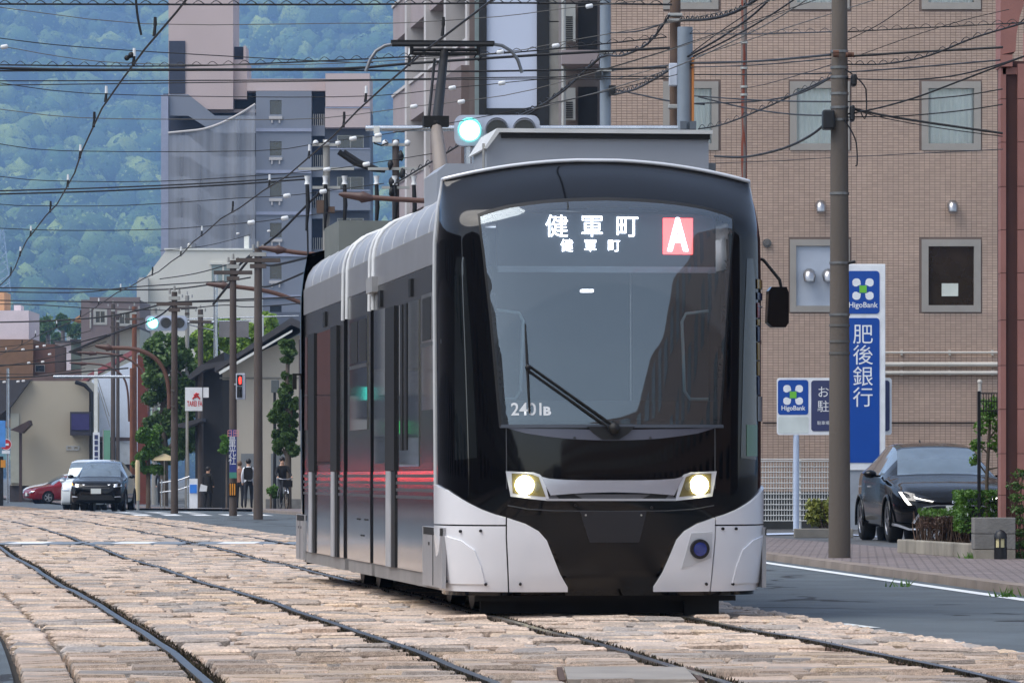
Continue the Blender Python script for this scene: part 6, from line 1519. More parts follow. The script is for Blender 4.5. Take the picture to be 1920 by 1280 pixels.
# ================================================================ far side of the crossing
def zbase(py, dz=0.):
    Z = 150.
    for _ in range(60): Z = .5*Z+.5*F*(H-gz(Z)-dz)/(py-HY)
    return Z
m_pdark = M('pole_dark', (86, 76, 70), .85, var=.15, scale=1.5); m_plight = M('pole_light', (150, 148, 142), .8, var=.1, scale=1.5); m_psteel = M('pole_steel', (168, 176, 190), .45, .4, var=.06)
m_prust = M('pole_rust', (120, 74, 52), .8, var=.2, scale=3); m_brown = M('lamp_brown', (96, 66, 54), .55, var=.12)
POLES = {}
for (px, base, top, wb_, wt_, mt, lb) in (
    (484, 967, 465, 18, 14, m_pdark, 'dark concrete pole nearest the tram, behind the walkers'), (437, 961, 488, 15, 12, m_pdark, 'dark pole carrying the blue banner and the pedestrian signal'),
    (376, 951, 580, 11, 10, m_pdark, 'thin brown pole right of the white shop signboard'), (327, 957, 547, 14, 11, m_pdark, 'dark pole directly behind the left traffic signal'),
    (351, 948, 554, 9, 8, m_plight, 'thin pale pole behind the shop signboard'), (290, 946, 578, 12, 9, m_plight, 'pale banded concrete pole left of the dark signal pole'),
    (252, 944, 575, 10, 9, m_prust, 'rust-brown pole right of the parked black car'), (212, 938, 570, 9, 8, m_pdark, 'left one of the twin dark poles above the black car'),
    (221, 938, 590, 7, 6, m_pdark, 'right one of the twin dark poles above the black car'), (492, 948, 590, 6, 5, M('parapet_white', (222, 222, 214)), 'slim white pole behind the dark concrete pole'),
    (15, 940, 690, 6, 5, m_psteel, 'slim steel pole with the no-entry sign at the left edge')):
    t, Z = vpole('utility_pole', lb, px, base, top, wb_, wt_, mt); POLES[px] = (t, Z)
    if px not in (15, 492):
        for k in range(3):
            py = top+12+k*11; c = P(px, py, Z)
            MB().box(c.x-.10*wb_/9-.35*(k == 1), c.x+.10*wb_/9+.35*(k == 1), Z-.12, Z+.12, c.z-.05, c.z+.05).build('crossarm', m_pdark if k else m_alu, t, True)
        for k in range(3):
            c = P(px+(-9, 0, 9)[k], top-2+6*(k != 1), Z-.15); MB().cyl(c, c+Vector((0, 0, .14)), .04, .03, n=8).build('insulator', M('porcelain_grey', (150, 150, 146), .4), t, True)
t, Z = POLES[212]; MB().box(PX(206, Z), PX(226, Z), Z-.3, Z, PZ(882, Z), PZ(866, Z)).build('green_band', M('band_green', (40, 140, 84), .6), t, True)
t, Z = POLES[437]
# banner (kanji stack), yellow-black guard, pedestrian signal
bn = MB().box(PX(431, Z), PX(444.5, Z), Z-.22, Z-.19, PZ(893, Z), PZ(805, Z)).build('banner', M('banner_blue', (48, 62, 130), .6), t, True)
for ch, py in zip('量光社', (829, 847, 863)):
    text_mesh(ch, .30, 'lettering', M('sign_white', (232, 234, 236)), lambda x, y, d: (PX(436.5, Z)+x*.7, Z-.225, PZ(py, Z)+y), bn)
text_mesh('日田', .17, 'lettering', M('print_pink', (226, 150, 150), .6), lambda x, y, d: (PX(437.5, Z)+x, Z-.225, PZ(813, Z)+y*1.2), bn)
MB().box(PX(431, Z), PX(444.5, Z), Z-.222, Z-.188, PZ(896, Z), PZ(885, Z)).build('banner_foot', M('banner_green', (70, 140, 120), .6), t, True)
g_ = MB().tube([P(436, 930, Z), P(436, 905, Z)], 15*Z/F/2+.015, 16).build('guard_sleeve', m_black, t, True)
for px in (432.5, 436.5, 440.5): MB().box(PX(px-1.1, Z), PX(px+1.1, Z), Z-.17, Z-.155, PZ(928, Z), PZ(906, Z)).build('guard_stripe', M('stripe_orange', (226, 150, 50), .5), g_)
ps = thing('pedestrian_signal', 'pedestrian signal showing a red standing figure', 'traffic signal', (PX(452, Z), Z-.2, PZ(745, Z)))
MB().box(PX(443.5, Z), PX(461, Z), Z-.30, Z-.05, PZ(749, Z), PZ(700, Z)).build('housing', M('signal_grey', (176, 182, 194), .45), ps, True, bevel=.02)
for py, mt in ((713, M('ped_red', (255, 60, 50), .4, emit=(255, 50, 40), es=2.2)), (735, m_dark)):
    f_ = MB().box(PX(445.5, Z), PX(455, Z), Z-.33, Z-.301, PZ(py+10, Z), PZ(py-10, Z)).build('lens_plate', m_black, ps, True)
    MB().sph(P(450.2, py-5, Z-.335), .03, 8, 6).cyl(P(450.2, py-3, Z-.335), P(450.2, py+7, Z-.335), .035, .025, n=8).build('figure', mt, f_)
MB().box(PX(440, Z), PX(446, Z), Z-.2, Z-.1, PZ(722, Z), PZ(719, Z)).build('bracket', m_psteel, ps, True)
# ---- traffic signal builder
def signal(name, label, cx, cy, w_px, Z, arm_to, pole_px, pole_base, lit, polew, legs=False):
    s = w_px*Z/F/1.25
    r = thing(name, label, 'traffic signal', (PX(pole_px, Z), Z, gz(Z)+.055), 0, 'traffic signals')
    c = P(cx, cy, Z); hw, hh_ = .625*s, .225*s
    MB().prism(rrect(c.x-hw, c.x+hw, c.z-hh_, c.z+hh_, .12*s), lambda u, v, w_: (u, w_, v), Z-.14*s, Z+.05*s).build('housing', M('signal_grey', (176, 182, 194)), r, True, bevel=.015)
    for k in (-1, 0, 1):
        lc = c+Vector((k*.40*s, -.145*s, 0))
        on = (k == -1)
        ring = [lc+Vector((.165*s*cos(a), -.02, .165*s*sin(a))) for a in np.linspace(0, 2*pi, 25)]
        lz = MB().disc(lc+Vector((0, -.012, 0)), (1, 0, 0), (0, 0, 1), .15*s, 24).build('lens', M('green_lit', (190, 255, 245), .4, emit=(120, 255, 232), es=3.2) if on else M('lens_off', (26, 28, 34), .25, coat=.4), r, True)
        vz = MB(); n = 18; vs_ = []
        for i in range(n+1):
            a = -.25+(pi+.5)*i/n; vs_ += [lc+Vector((.17*s*cos(a), 0, .17*s*sin(a))), lc+Vector((.172*s*cos(a), -.24*s*(.55+.45*sin(max(0, min(pi, a)))), .172*s*sin(a)))]
        vz.add(vs_, [(2*i, 2*i+1, 2*i+3, 2*i+2) for i in range(n)], 0, True); vz.build('visor', M('signal_grey', (176, 182, 194)), lz)
    am = MB(); za = c.z+.05
    am.tube([(PX(arm_to, Z), Z+.12, za), (PX(pole_px, Z), Z+.12, za)], .045*s, 10); am.build('arm', m_psteel, r, True)
    return r, c, s
ZSIG = 75.0
r, c, s_ = signal('traffic_signal', 'large traffic signal showing green above the tram roof', 932, 246, 160, ZSIG, 685, 1285, 0, 0, 26)
MB().tube([(PX(1285, ZSIG), ZSIG+.12, .03), (PX(1285, ZSIG), ZSIG+.12, PZ(50, ZSIG))], [.14, .115], 16).build('post', M('post_bluegrey', (128, 138, 148), .5, .2, var=.12, scale=2), r, True)
MB().box(PX(1297, ZSIG), PX(1301.5, ZSIG), ZSIG, ZSIG+.1, PZ(228, ZSIG), PZ(108, ZSIG)).build('rust_stain_cover', M('orange_strip', (190, 120, 60), .7), r, True)
for px in (1281, 1299): MB().box(PX(px-6, ZSIG), PX(px+6, ZSIG), ZSIG-.1, ZSIG+.3, PZ(243, ZSIG), PZ(228, ZSIG)).build('clamp', M('clamp_grey', (92, 100, 108), .5), r, True)
MB().tube([P(880, 262, ZSIG), P(880, 320, ZSIG)], .08, 10).build('signal_stub', m_psteel, r, True)
dt = MB().box(PX(699, ZSIG), PX(715, ZSIG), ZSIG-.1, ZSIG+.1, PZ(267, ZSIG), PZ(257, ZSIG)).box(PX(701, ZSIG), PX(712, ZSIG), ZSIG-.08, ZSIG+.08, PZ(251, ZSIG), PZ(238, ZSIG)); dt.build('detector', M('parapet_white', (222, 222, 214)), r, True)
MB().tube([P(700, 262, ZSIG), P(702, 269, ZSIG), P(715, 273, ZSIG), P(728, 268, ZSIG), P(722, 263, ZSIG)], .012, 5).build('detector_cable', m_black, r, True)
ZS2 = zbase(952)
r, c, s_ = signal('traffic_signal', 'smaller traffic signal showing green on the far left arm', 312, 606, 78, ZS2, 345, 405, 952, 0, 12)
MB().tube([(PX(404, ZS2), ZS2+.12, gz(ZS2)), (PX(404, ZS2), ZS2+.12, PZ(510, ZS2))], [.12, .09], 14).build('post', m_psteel, r, True)
for sx in (-1, 1): MB().tube([(PX(404, ZS2)+sx*.07, ZS2+.1, PZ(870, ZS2)), (PX(404+sx*12, ZS2), ZS2+.05, gz(ZS2)+.02)], [.055, .06], 8).build('leg', m_psteel, r, True)
MB().box(PX(388, ZS2), PX(421, ZS2), ZS2-.2, ZS2+.4, gz(ZS2), gz(ZS2)+.16).build('footing', M('pole_rust', (120, 74, 52)), r, True)
MB().box(PX(410, ZS2), PX(466, ZS2), ZS2+.1, ZS2+.2, PZ(632, ZS2), PZ(602, ZS2)).build('sign_back', M('signback_grey', (120, 116, 116), .6), r, True)
for (a, b_) in (((350, 598), (560, 592)), ((345, 607), (470, 634)), ((355, 603), (470, 601))): MB().tube([P(*a, ZS2+.2), P(*b_, ZS2+.2)], .03, 6).build('brace', m_psteel, r, True)
# a third arm far down the street
Zf = 230.
ga = thing('signal_arm', 'thin white horizontal arm across the street far behind the cars', 'pole', (PX(258, Zf), Zf, gz(Zf)))
MB().tube([P(100, 706, Zf), P(248, 706, Zf)], .07, 8).build('arm', m_psteel, ga, True); MB().tube([(PX(248, Zf), Zf, gz(Zf)), P(248, 690, Zf)], .12, 10).build('post', M('pole_rust', (120, 74, 52)), ga, True)
# ---- cobra-head street lamps on curved brown arms
def lamp_arm(label, pts, Z, r, post=None, head=None):
    if post: Z = POLES[post][1]-.25
    o = thing('street_lamp', label, 'street lamp', (PX(pts[-1][0], Z), Z, gz(Z)+.05), 0, 'curved brown street lamps')
    wp = [P(a, b_, Z) for a, b_ in pts]
    # smooth the arm
    for _ in range(3):
        q = [wp[0]]
        for a, b_ in zip(wp, wp[1:]): q += [a*.75+b_*.25, a*.25+b_*.75]
        q.append(wp[-1]); wp = q
    base = wp[-1].copy(); base.z = gz(Z)+.05
    MB().tube(wp+([] if post else [base]), r, 8).build('arm', m_brown, o, True)
    if post:
        for f_ in (.25, .9):
            e = wp[-1].copy(); e.z += (1-f_)*.7; MB().tube([e, (PX(post, Z+.2), Z+.2, e.z)], .03, 6).build('clamp', m_alu, o, True)
    hx, hy = head; p = P(hx[0], hx[1], Z); q = P(hy[0], hy[1], Z); d = q-p; L_ = d.length
    hm = MB(); hm.tube([p, p+d*.12, p+d*.6, p+d*.68, q], [.02, .055, .085, .12, .05], 10); hm.build('lamp_head', M('head_brown', (74, 48, 40), .5, var=.1), o, True)
lamp_arm('cobra-head lamp reaching in from the right above the tram roof, topmost', [(690, 370), (730, 373), (790, 376), (850, 380), (870, 400), (872, 500)], 95., .05, None, ((635, 364), (700, 372)))
lamp_arm('cobra-head lamp in front of the grey tower, second from the top', [(532, 470), (560, 474), (620, 480), (650, 500), (652, 600)], 120., .055, None, ((485, 464), (537, 470)))
lamp_arm('cobra-head lamp in front of the white building, third from the top', [(430, 536), (470, 541), (505, 546), (548, 560), (600, 585), (630, 620), (632, 700)], 140., .06, None, ((386, 532), (433, 537)))
lamp_arm('curved lamp whose arm ends beside the dark signal pole', [(210, 652), (255, 653), (290, 668), (310, 695), (317, 730), (317, 766)], 150., .06, 327, ((178, 648), (212, 653)))
lamp_arm('curved lamp directly left of and below the one at the signal pole', [(180, 661), (225, 665), (258, 682), (275, 710), (279, 770)], 185., .055, 290, ((143, 660), (182, 663)))
lamp_arm('lowest curved lamp arm near the thin white signal arm', [(160, 681), (200, 684), (228, 700), (240, 725), (242, 790)], 215., .05, 252, ((130, 680), (163, 682)))
# ---- signs and small street things at the left
Z = POLES[15][1]
ne = thing('no_entry_sign', 'round red no-entry sign with white bar', 'sign', (PX(12, Z), Z-.1, PZ(833, Z)))
dsk = MB().tube([P(11.5, 833, Z-.12), P(11.5, 833, Z-.10)], .30*1.0, 24).build('disc', M('noentry_red', (200, 40, 44), .4), ne, True)
MB().box(PX(6, Z), PX(17, Z), Z-.135, Z-.121, PZ(835, Z), PZ(831, Z)).build('bar', m_swhite, dsk)
rim_ = [P(11.5, 833, Z-.122)+Vector((.28*cos(a), 0, .28*sin(a))) for a in np.linspace(0, 2*pi, 25)]; MB().tube(rim_, .015, 5, False).build('rim', m_swhite, dsk)
MB().box(PX(4, Z), PX(19, Z), Z-.12, Z-.1, PZ(850, Z), PZ(844, Z)).build('supplement_plate', m_swhite, ne, True)
bs = thing('blue_sign', 'light blue banner sign cut by the left picture edge', 'sign', (PX(0, 240.), 240., gz(240.)))
MB().box(PX(-12, 240.), PX(10, 240.), 240., 240.1, PZ(838, 240.), PZ(788, 240.)).build('board', M('sign_skyblue', (86, 150, 220), .5), bs, True); MB().cyl((PX(-4, 240.), 240.05, gz(240)), (PX(-4, 240.), 240.05, PZ(838, 240.)), .04).build('post', m_psteel, bs, True)
oc = thing('orange_cone_sign', 'orange and dark marker beside the no-entry pole', 'sign', (PX(6, 236.), 236., gz(236.)))
MB().box(PX(-8, 236.), PX(6, 236.), 236., 236.1, gz(236), PZ(855, 236.)).build('dark_panel', m_black, oc, True); MB().box(PX(2, 236.), PX(11, 236.), 235.8, 235.9, PZ(876, 236.), PZ(862, 236.)).build('orange_plate', M('stripe_orange', (226, 150, 50)), oc, True)
gb = thing('green_banner', 'pale green vertical shop banner above the black car', 'banner', (PX(200, 262.), 262., gz(262.)))
MB().box(PX(194, 262.), PX(206.5, 262.), 262., 262.05, PZ(868, 262.), PZ(806, 262.)).build('cloth', M('banner_palegreen', (110, 160, 134), .7, var=.08), gb, True); MB().cyl((PX(193.5, 262.), 262., gz(262)), (PX(193.5, 262.), 262., PZ(804, 262.)), .025).build('stick', m_alu, gb, True)
wl_ = thing('lattice_sign_pole', 'white signboard pole with a vertical column of dark characters', 'sign', (PX(180, 255.), 255., gz(255.)))
MB().box(PX(176.5, 255.), PX(183, 255.), 255., 255.12, gz(255), PZ(692, 255.)).build('pole', M('parapet_white', (222, 222, 214)), wl_, True); vb_ = MB().box(PX(174.5, 255.), PX(187, 255.), 254.9, 254.99, PZ(868, 255.), PZ(810, 255.)).build('board', m_swhite, wl_, True)
for k in range(5): MB().box(PX(177.5, 255.), PX(184, 255.), 254.88, 254.899, PZ(823+k*10.5, 255.), PZ(815+k*10.5, 255.)).build('character_block', m_navy, vb_)
for a, b_ in (((184, 725), (206, 800)), ((180, 700), (205, 780))): MB().tube([P(*a, 255.), P(*b_, 256.)], .02, 5).build('stay_wire', m_alu, wl_, True)
pc = thing('padded_post', 'cream padded guard post right of the black car', 'post', (PX(258, 176.), 176., gz(176.)))
MB().tube([P(258, 862, 176.), P(258, 868, 176.), P(258, 920, 176.), P(258.5, 938, 176.)], [.06, .085, .085, .07], 12).build('padding', M('pad_cream', (206, 186, 146), .8, var=.08), pc, True); MB().cyl((PX(258.5, 176.), 176., gz(176)), P(258.5, 938, 176.), .05).build('post', m_alu, pc, True)
vm_ = thing('small_sign_stand', 'small white and blue notice stand by the handrail', 'sign', (PX(362, 186.), 186., gz(186.)))
MB().box(PX(355, 186.), PX(370, 186.), 186., 186.2, gz(186), PZ(897, 186.)).build('board', m_swhite, vm_, True); MB().box(PX(356, 186.), PX(369, 186.), 185.97, 185.999, PZ(924, 186.), PZ(908, 186.)).build('blue_print', M('print_blue', (56, 130, 220), .5), vm_, True)
hr_ = thing('handrail', 'pale steel handrail sloping by the entrance behind the poles', 'handrail', (PX(320, 195.), 195., gz(195.)))
for dy in (0, 18): MB().tube([P(300, 905+dy, 195.), P(335, 900+dy, 195.), P(355, 893+dy, 195.)], .03, 6).build('rail', m_psteel, hr_, True)
for px in (303, 330, 352): MB().cyl((PX(px, 195.), 195., gz(195)), P(px, 898, 195.), .03).build('upright', m_psteel, hr_, True)
um = thing('parasol', 'small cream parasol beneath the trees', 'parasol', (PX(310, 205.), 205., gz(205.)))
MB().tube([P(308, 850, 205.), P(308, 858, 205.), P(308, 863, 205.)], [.03, .45, .55], 12, False).build('canopy', M('pad_cream', (206, 186, 146)), um, True); MB().cyl((PX(308, 205.), 205., gz(205)), P(308, 852, 205.), .025).build('pole', m_alu, um, True)
lp_ = thing('lantern_post', 'dark post with a square lantern in front of the storehouse', 'street lamp', (PX(515, 172.), 172., gz(172.)))
MB().cyl((PX(515, 172.), 172., gz(172)), P(515, 735, 172.), .06, .05).build('post', m_black, lp_, True); MB().box(PX(508.5, 172.), PX(523, 172.), 171.85, 172.15, PZ(736, 172.), PZ(712, 172.)).build('lantern', M('lantern_grey', (92, 98, 98), .5), lp_, True, bevel=.02)
gw = thing('garden_wall', 'low grey garden wall at the foot of the storehouse', 'wall', (PX(520, 175.), 175., gz(175.)))
MB().box(PX(498, 175.), PX(600, 175.), 175., 175.3, gz(175), PZ(935, 175.)).build('wall', M('block_grey', (122, 120, 116)), gw, True)
rw = thing('brick_red_pillar', 'brick red wall slab behind the cream guard post', 'wall', (PX(272, 240.), 240., gz(240.)))
MB().box(PX(258, 240.), PX(277, 240.), 240., 241., gz(240), PZ(665, 240.)).build('wall', M('brick_red', (110, 56, 44), .8, var=.12), rw, True)
# ---- trees behind the poles
def tree(name, label, base, Z, blobs, mat, size, trunk_pts, dens=1., tw_=.12, seed=1):
    t = thing(name, label, 'tree', (PX(base, Z), Z, gz(Z)), 0, 'street trees'); rr = random.Random(seed); fo = MB(); tk_ = MB()
    pts_ = [P(a, b_, Z) for a, b_ in trunk_pts]; tk_.tube([Vector((pts_[0].x, Z, gz(Z)))]+pts_, [tw_]+[tw_*(.9-.6*i/len(pts_)) for i in range(len(pts_))], 7)
    for (px, py, r_) in blobs:
        c = P(px, py, Z)+Vector((0, rr.uniform(-1, 1)*r_*Z/F, 0)); R = r_*Z/F
        j = min(range(len(pts_)), key=lambda i: (pts_[i]-c).length); tk_.tube([pts_[j], (pts_[j]+c)/2+Vector((0, 0, .1)), c], [tw_*.4, tw_*.25, tw_*.1], 5)
        for _ in range(5):
            q = c+Vector((rr.gauss(0, .35)*R, rr.gauss(0, .35)*R, rr.gauss(0, .3)*R)); leaves(fo, q, (R*.6, R*.6, R*.5), int(60*dens), size, rr, .5, 0, .25)
    fo.build('crown', mat, t, True); tk_.build('trunk', M('bark', (96, 84, 72)), t, True); return t
rr = random.Random(21)
def cloud(x0, x1, y0, y1, n, r0, r1): return [(rr.uniform(x0, x1), rr.uniform(y0, y1), rr.uniform(r0, r1)) for _ in range(n)]
tree('broadleaf_tree', 'dense green tree filling the gap behind the pale banded pole', 305, 225., cloud(280, 360, 640, 860, 46, 16, 26), lf_dark, .10, [(308, 850), (306, 760), (312, 680)], 2.6, .2, 2)
tree('broadleaf_tree', 'round green tree low beside the black car poles', 275, 205., cloud(262, 300, 805, 890, 16, 10, 16), lf_hedge, .08, [(278, 880), (278, 840)], 2.0, .1, 3)
tree('broadleaf_tree', 'bright spring-green tree rising behind the storehouse roof', 480, 235., cloud(380, 560, 605, 700, 46, 16, 26), leafmat('leaf_spring', (74, 112, 30), (156, 184, 76)), .11, [(470, 760), (470, 680), (470, 640)], 2.4, .2, 5)
tree('pruned_pine', 'pruned garden pine with tufted branches next to the tram', 540, 168., cloud(528, 552, 640, 690, 9, 6, 11)+cloud(516, 556, 735, 850, 34, 6, 12)+cloud(532, 550, 690, 735, 4, 5, 8), lf_dark, .07, [(540, 860), (545, 780), (538, 720), (541, 650)], 2.2, .13, 7)
tree('shrub_tree', 'small leafy shrub at the base of the steel signal pole', 434, 190., cloud(418, 432, 820, 850, 6, 6, 9), lf_hedge, .08, [(425, 900), (425, 840)], .8, .04, 8)
tree('low_shrub', 'low green shrub against the garden wall', 508, 170., cloud(498, 520, 918, 935, 6, 6, 9), lf_hedge, .07, [(508, 935), (508, 925)], .8, .04, 9)
# ---- people
def person(label, px, Z, h, rz, cols, walk=.0, arms=(0, 0), bag=None, sit=False, loc=None):
    base = loc if loc is not None else Vector((PX(px, Z), Z, gz(Z)+.06))
    r = thing('person', label, 'person', base, rz, 'people'); k = h/1.70
    s = walk
    J = {'pel': (0, 0, .93), 'spi': (0, 0, 1.12), 'che': (0, .01, 1.32), 'nek': (0, .01, 1.465), 'hdb': (0, -.01, 1.54), 'hdt': (0, -.015, 1.645)}
    Rr = {'pel': .13, 'spi': .118, 'che': .135, 'nek': .055, 'hdb': .078, 'hdt': .082}; E_ = [('pel', 'spi', 1), ('spi', 'che', 1), ('che', 'nek', 1), ('nek', 'hdb', 3), ('hdb', 'hdt', 3)]
    for sx, nm in ((-1, 'l'), (1, 'r')):
        f_ = s*(1 if sx < 0 else -1); af = arms[0 if sx < 0 else 1]
        J['sh'+nm] = (sx*.165, .01, 1.385); J['el'+nm] = (sx*.225, .03-af*.12-f_*-.06, 1.12); J['wr'+nm] = (sx*.215, -.02-af*.30-f_*-.16, .90+af*.14); J['ha'+nm] = (sx*.205, -.04-af*.36-f_*-.2, .82+af*.16)
        if sit:
            J['hi'+nm] = (sx*.10, 0, .90); J['kn'+nm] = (sx*.11, -.36, .72+.12*sx); J['an'+nm] = (sx*.10, -.26, .32+.14*sx); J['to'+nm] = (sx*.10, -.42, .27+.14*sx)
            J['wr'+nm] = (sx*.24, -.42, 1.06); J['el'+nm] = (sx*.25, -.16, 1.16); J['ha'+nm] = (sx*.24, -.50, 1.05)
        else:
            J['hi'+nm] = (sx*.095, 0, .88); J['kn'+nm] = (sx*.10, -.04-f_*.22, .50); J['an'+nm] = (sx*.10, .03-f_*.30+max(0, -f_)*.10, .09+max(0, -f_)*.10); J['to'+nm] = (sx*.11, -.13-f_*.30+max(0, -f_)*.06, .04+max(0, -f_)*.04)
        for q, r_ in (('sh', .068), ('el', .048), ('wr', .034), ('ha', .036), ('hi', .092), ('kn', .062), ('an', .044), ('to', .038)): Rr[q+nm] = r_
        E_ += [('che', 'sh'+nm, 1), ('sh'+nm, 'el'+nm, 1), ('el'+nm, 'wr'+nm, 1), ('wr'+nm, 'ha'+nm, 3), ('pel', 'hi'+nm, 2), ('hi'+nm, 'kn'+nm, 2), ('kn'+nm, 'an'+nm, 2), ('an'+nm, 'to'+nm, 4)]
    ks = list(J); me = bpy.data.meshes.new('body'); me.from_pydata([Vector(J[q])*k for q in ks], [(ks.index(a), ks.index(b_)) for a, b_, _ in E_], [])
    o = bpy.data.objects.new('body', me); COL.objects.link(o); sk = o.modifiers.new('skin', 'SKIN'); sk.use_smooth_shade = True; sb = o.modifiers.new('sub', 'SUBSURF'); sb.levels = 1; sb.render_levels = 1
    for i, q in enumerate(ks):
        v = me.skin_vertices[0].data[i]; v.radius = (Rr[q]*k, Rr[q]*k*(.78 if q in ('pel', 'spi', 'che') else 1)); v.use_root = (q == 'pel')
    d = bpy.context.evaluated_depsgraph_get(); nm_ = bpy.data.meshes.new_from_object(o.evaluated_get(d)); o.modifiers.clear(); o.data = nm_; bpy.data.meshes.remove(me)
    nm_.materials.clear()
    for m_ in cols: nm_.materials.append(m_)
    segs = [(Vector(J[a])*k, Vector(J[b_])*k, c-1) for a, b_, c in E_]
    for p in nm_.polygons:
        c = p.center; best = (9, 0)
        for a, b_, mi in segs:
            t_ = max(0, min(1, (c-a).dot(b_-a)/max(1e-9, (b_-a).length_squared))); dd = (c-(a+(b_-a)*t_)).length
            if dd < best[0]: best = (dd, mi)
        p.material_index = best[1]; p.use_smooth = True
    o.parent = r
    hd = Vector(J['hdt'])*k
    MB().sph(hd+Vector((0, .022, .012))*k, .098*k, 12, 8, 0, 1.08).build('hair', cols[4], r)
    MB().sph(hd+Vector((0, -.085, -.035))*k, .014*k, 6, 5).build('nose', cols[2], r)
    for sx in (-1, 1): MB().sph(hd+Vector((sx*.085, .0, -.03))*k, .02*k, 6, 5).build('ear', cols[2], r)
    return r
m_skin = M('skin', (206, 164, 138), .6, var=.06); m_hair = M('hair_black', (22, 18, 16), .5); m_suit = M('suit_dark', (28, 30, 38), .8); m_shoe = M('shoe', (20, 18, 18), .4); m_wshirt = M('shirt_white', (218, 222, 228), .8); m_coat = M('coat_black', (20, 20, 22), .85); m_tee = M('shirt_floral', (156, 112, 92), .8, var=.3, scale=12)
pA = person('man in a dark suit with white shirt and blue tie facing the street', 302, 228., 1.72, .1, [m_suit, m_suit, m_skin, m_shoe, m_hair], .12)
fr_ = MB().prism([(-.045, 1.44), (.045, 1.44), (.03, 1.15), (-.03, 1.15)], lambda u, v, w_: (u, w_, v), -.118, -.10).build('shirt_front', m_wshirt, pA); MB().prism([(-.016, 1.43), (.016, 1.43), (.022, 1.18), (0, 1.15), (-.022, 1.18)], lambda u, v, w_: (u, w_, v), -.124, -.117).build('tie', M('tie_blue', (60, 84, 150), .6), fr_)
pB = person('person in a long black coat carrying a white bag', 390, 205., 1.66, pi-.5, [m_coat, m_coat, m_skin, m_shoe, m_hair], .18, (.3, .0))
MB().tube([(0, .0, 1.30), (0, .0, 1.0), (0, 0, .62)], [.15, .17, .22], 14).build('coat_skirt', m_coat, pB)
bg_ = thing('hand_bag', 'white shoulder bag held by the person in the black coat', 'bag', (PX(381, 204.6), 204.6, gz(204.6)+.75))
MB().prism([(-.16, .0), (.14, .0), (.17, .22), (-.10, .30)], lambda u, v, w_: (PX(381, 204.6)+u, 204.6+w_, gz(204.6)+.75+v), -.05, .05).build('pouch', m_wshirt, bg_, True); MB().tube([(PX(379, 204.6), 204.6, gz(204.6)+1.0), (PX(384, 204.6), 204.6, gz(204.6)+1.35), (PX(386, 204.6), 204.6, gz(204.6)+1.0)], .012, 5).build('strap', m_coat, bg_, True)
pC = person('walker with black backpack and white shirt seen from behind', 466, 172., 1.68, pi, [m_wshirt, m_suit, m_skin, m_shoe, m_hair], .3)
bk = thing('backpack', 'black backpack worn by the walker in the white shirt', 'backpack', (PX(466, 172.), 171.8, gz(172.)+1.1))
bx0 = Vector((PX(466, 172.), 171.80, gz(172.)+1.27)); MB().prism(rrect(-.15, .15, -.22, .22, .09), lambda u, v, w_: (bx0.x+u, bx0.y+w_, bx0.z+v), -.08, .10).build('pack', m_coat, bk, True, bevel=.02)
for sx in (-1, 1): MB().tube([bx0+Vector((sx*.10, .06, .18)), bx0+Vector((sx*.11, .20, .24)), bx0+Vector((sx*.12, .32, .1))], .022, 6).build('strap', m_coat, bk, True)
pD = person('walker in a patterned brown top beside the backpack wearer', 449.5, 174., 1.62, pi-.1, [m_tee, m_suit, m_skin, m_shoe, M('hair_brown', (110, 84, 62), .5)], -.28)
# ---- cyclist
Zc = 163.; bx, by, bz = PX(531, Zc), Zc, gz(Zc)+.03
bi = thing('bicycle', 'dark bicycle ridden beside the tram rear', 'bicycle', (bx, by, bz), .25)
for y_ in (-.52, .52):
    wr_ = MB().tube([(0, y_+.33*cos(a), .34+.33*sin(a)) for a in np.linspace(0, 2*pi, 33)], .018, 6, False).build('wheel', m_tyre, bi)
    sp = MB()
    for k in range(12): a = 2*pi*k/12; sp.cyl((0, y_, .34), (0, y_+.32*cos(a), .34+.32*sin(a)), .002, n=3)
    sp.build('spokes', m_alu, wr_)
    MB().tube([(0, y_+.37*cos(a), .34+.37*sin(a)) for a in np.linspace(.3, 2.6, 14)], .02, 5).build('mudguard', m_silver, bi)
fr_ = MB()
for a, b_ in (((0, .52, .34), (0, .12, .34)), ((0, .12, .34), (0, .22, .85)), ((0, .52, .34), (0, .20, .75)), ((0, .12, .34), (0, -.38, .72)), ((0, .20, .72), (0, -.36, .85)), ((0, -.52, .34), (0, -.36, .98))): fr_.tube([a, b_], .017, 6)
fr_.build('frame', m_black, bi); MB().tube([(-.26, -.22, 1.04), (-.1, -.36, 1.0), (.1, -.36, 1.0), (.26, -.22, 1.04)], .014, 6).build('handlebar', m_silver, bi); MB().obox((0, .24, .88), (.08, 0, 0), (0, .13, 0), (0, 0, .03)).build('saddle', m_black, bi, bevel=.02)
MB().obox((0, -.62, .85), (.16, 0, 0), (0, .12, 0), (0, 0, .11)).build('basket', m_black, bi)
MB().sph((0, -.45, .62), .045).build('headlamp', m_silver, bi)
cyc = person('cyclist in dark clothes riding a bicycle by the tram', 531, Zc, 1.66, .25, [m_coat, m_suit, m_skin, m_shoe, m_hair], 0, (0, 0), None, True, Vector((bx-.04, by+.2, bz+.03)))
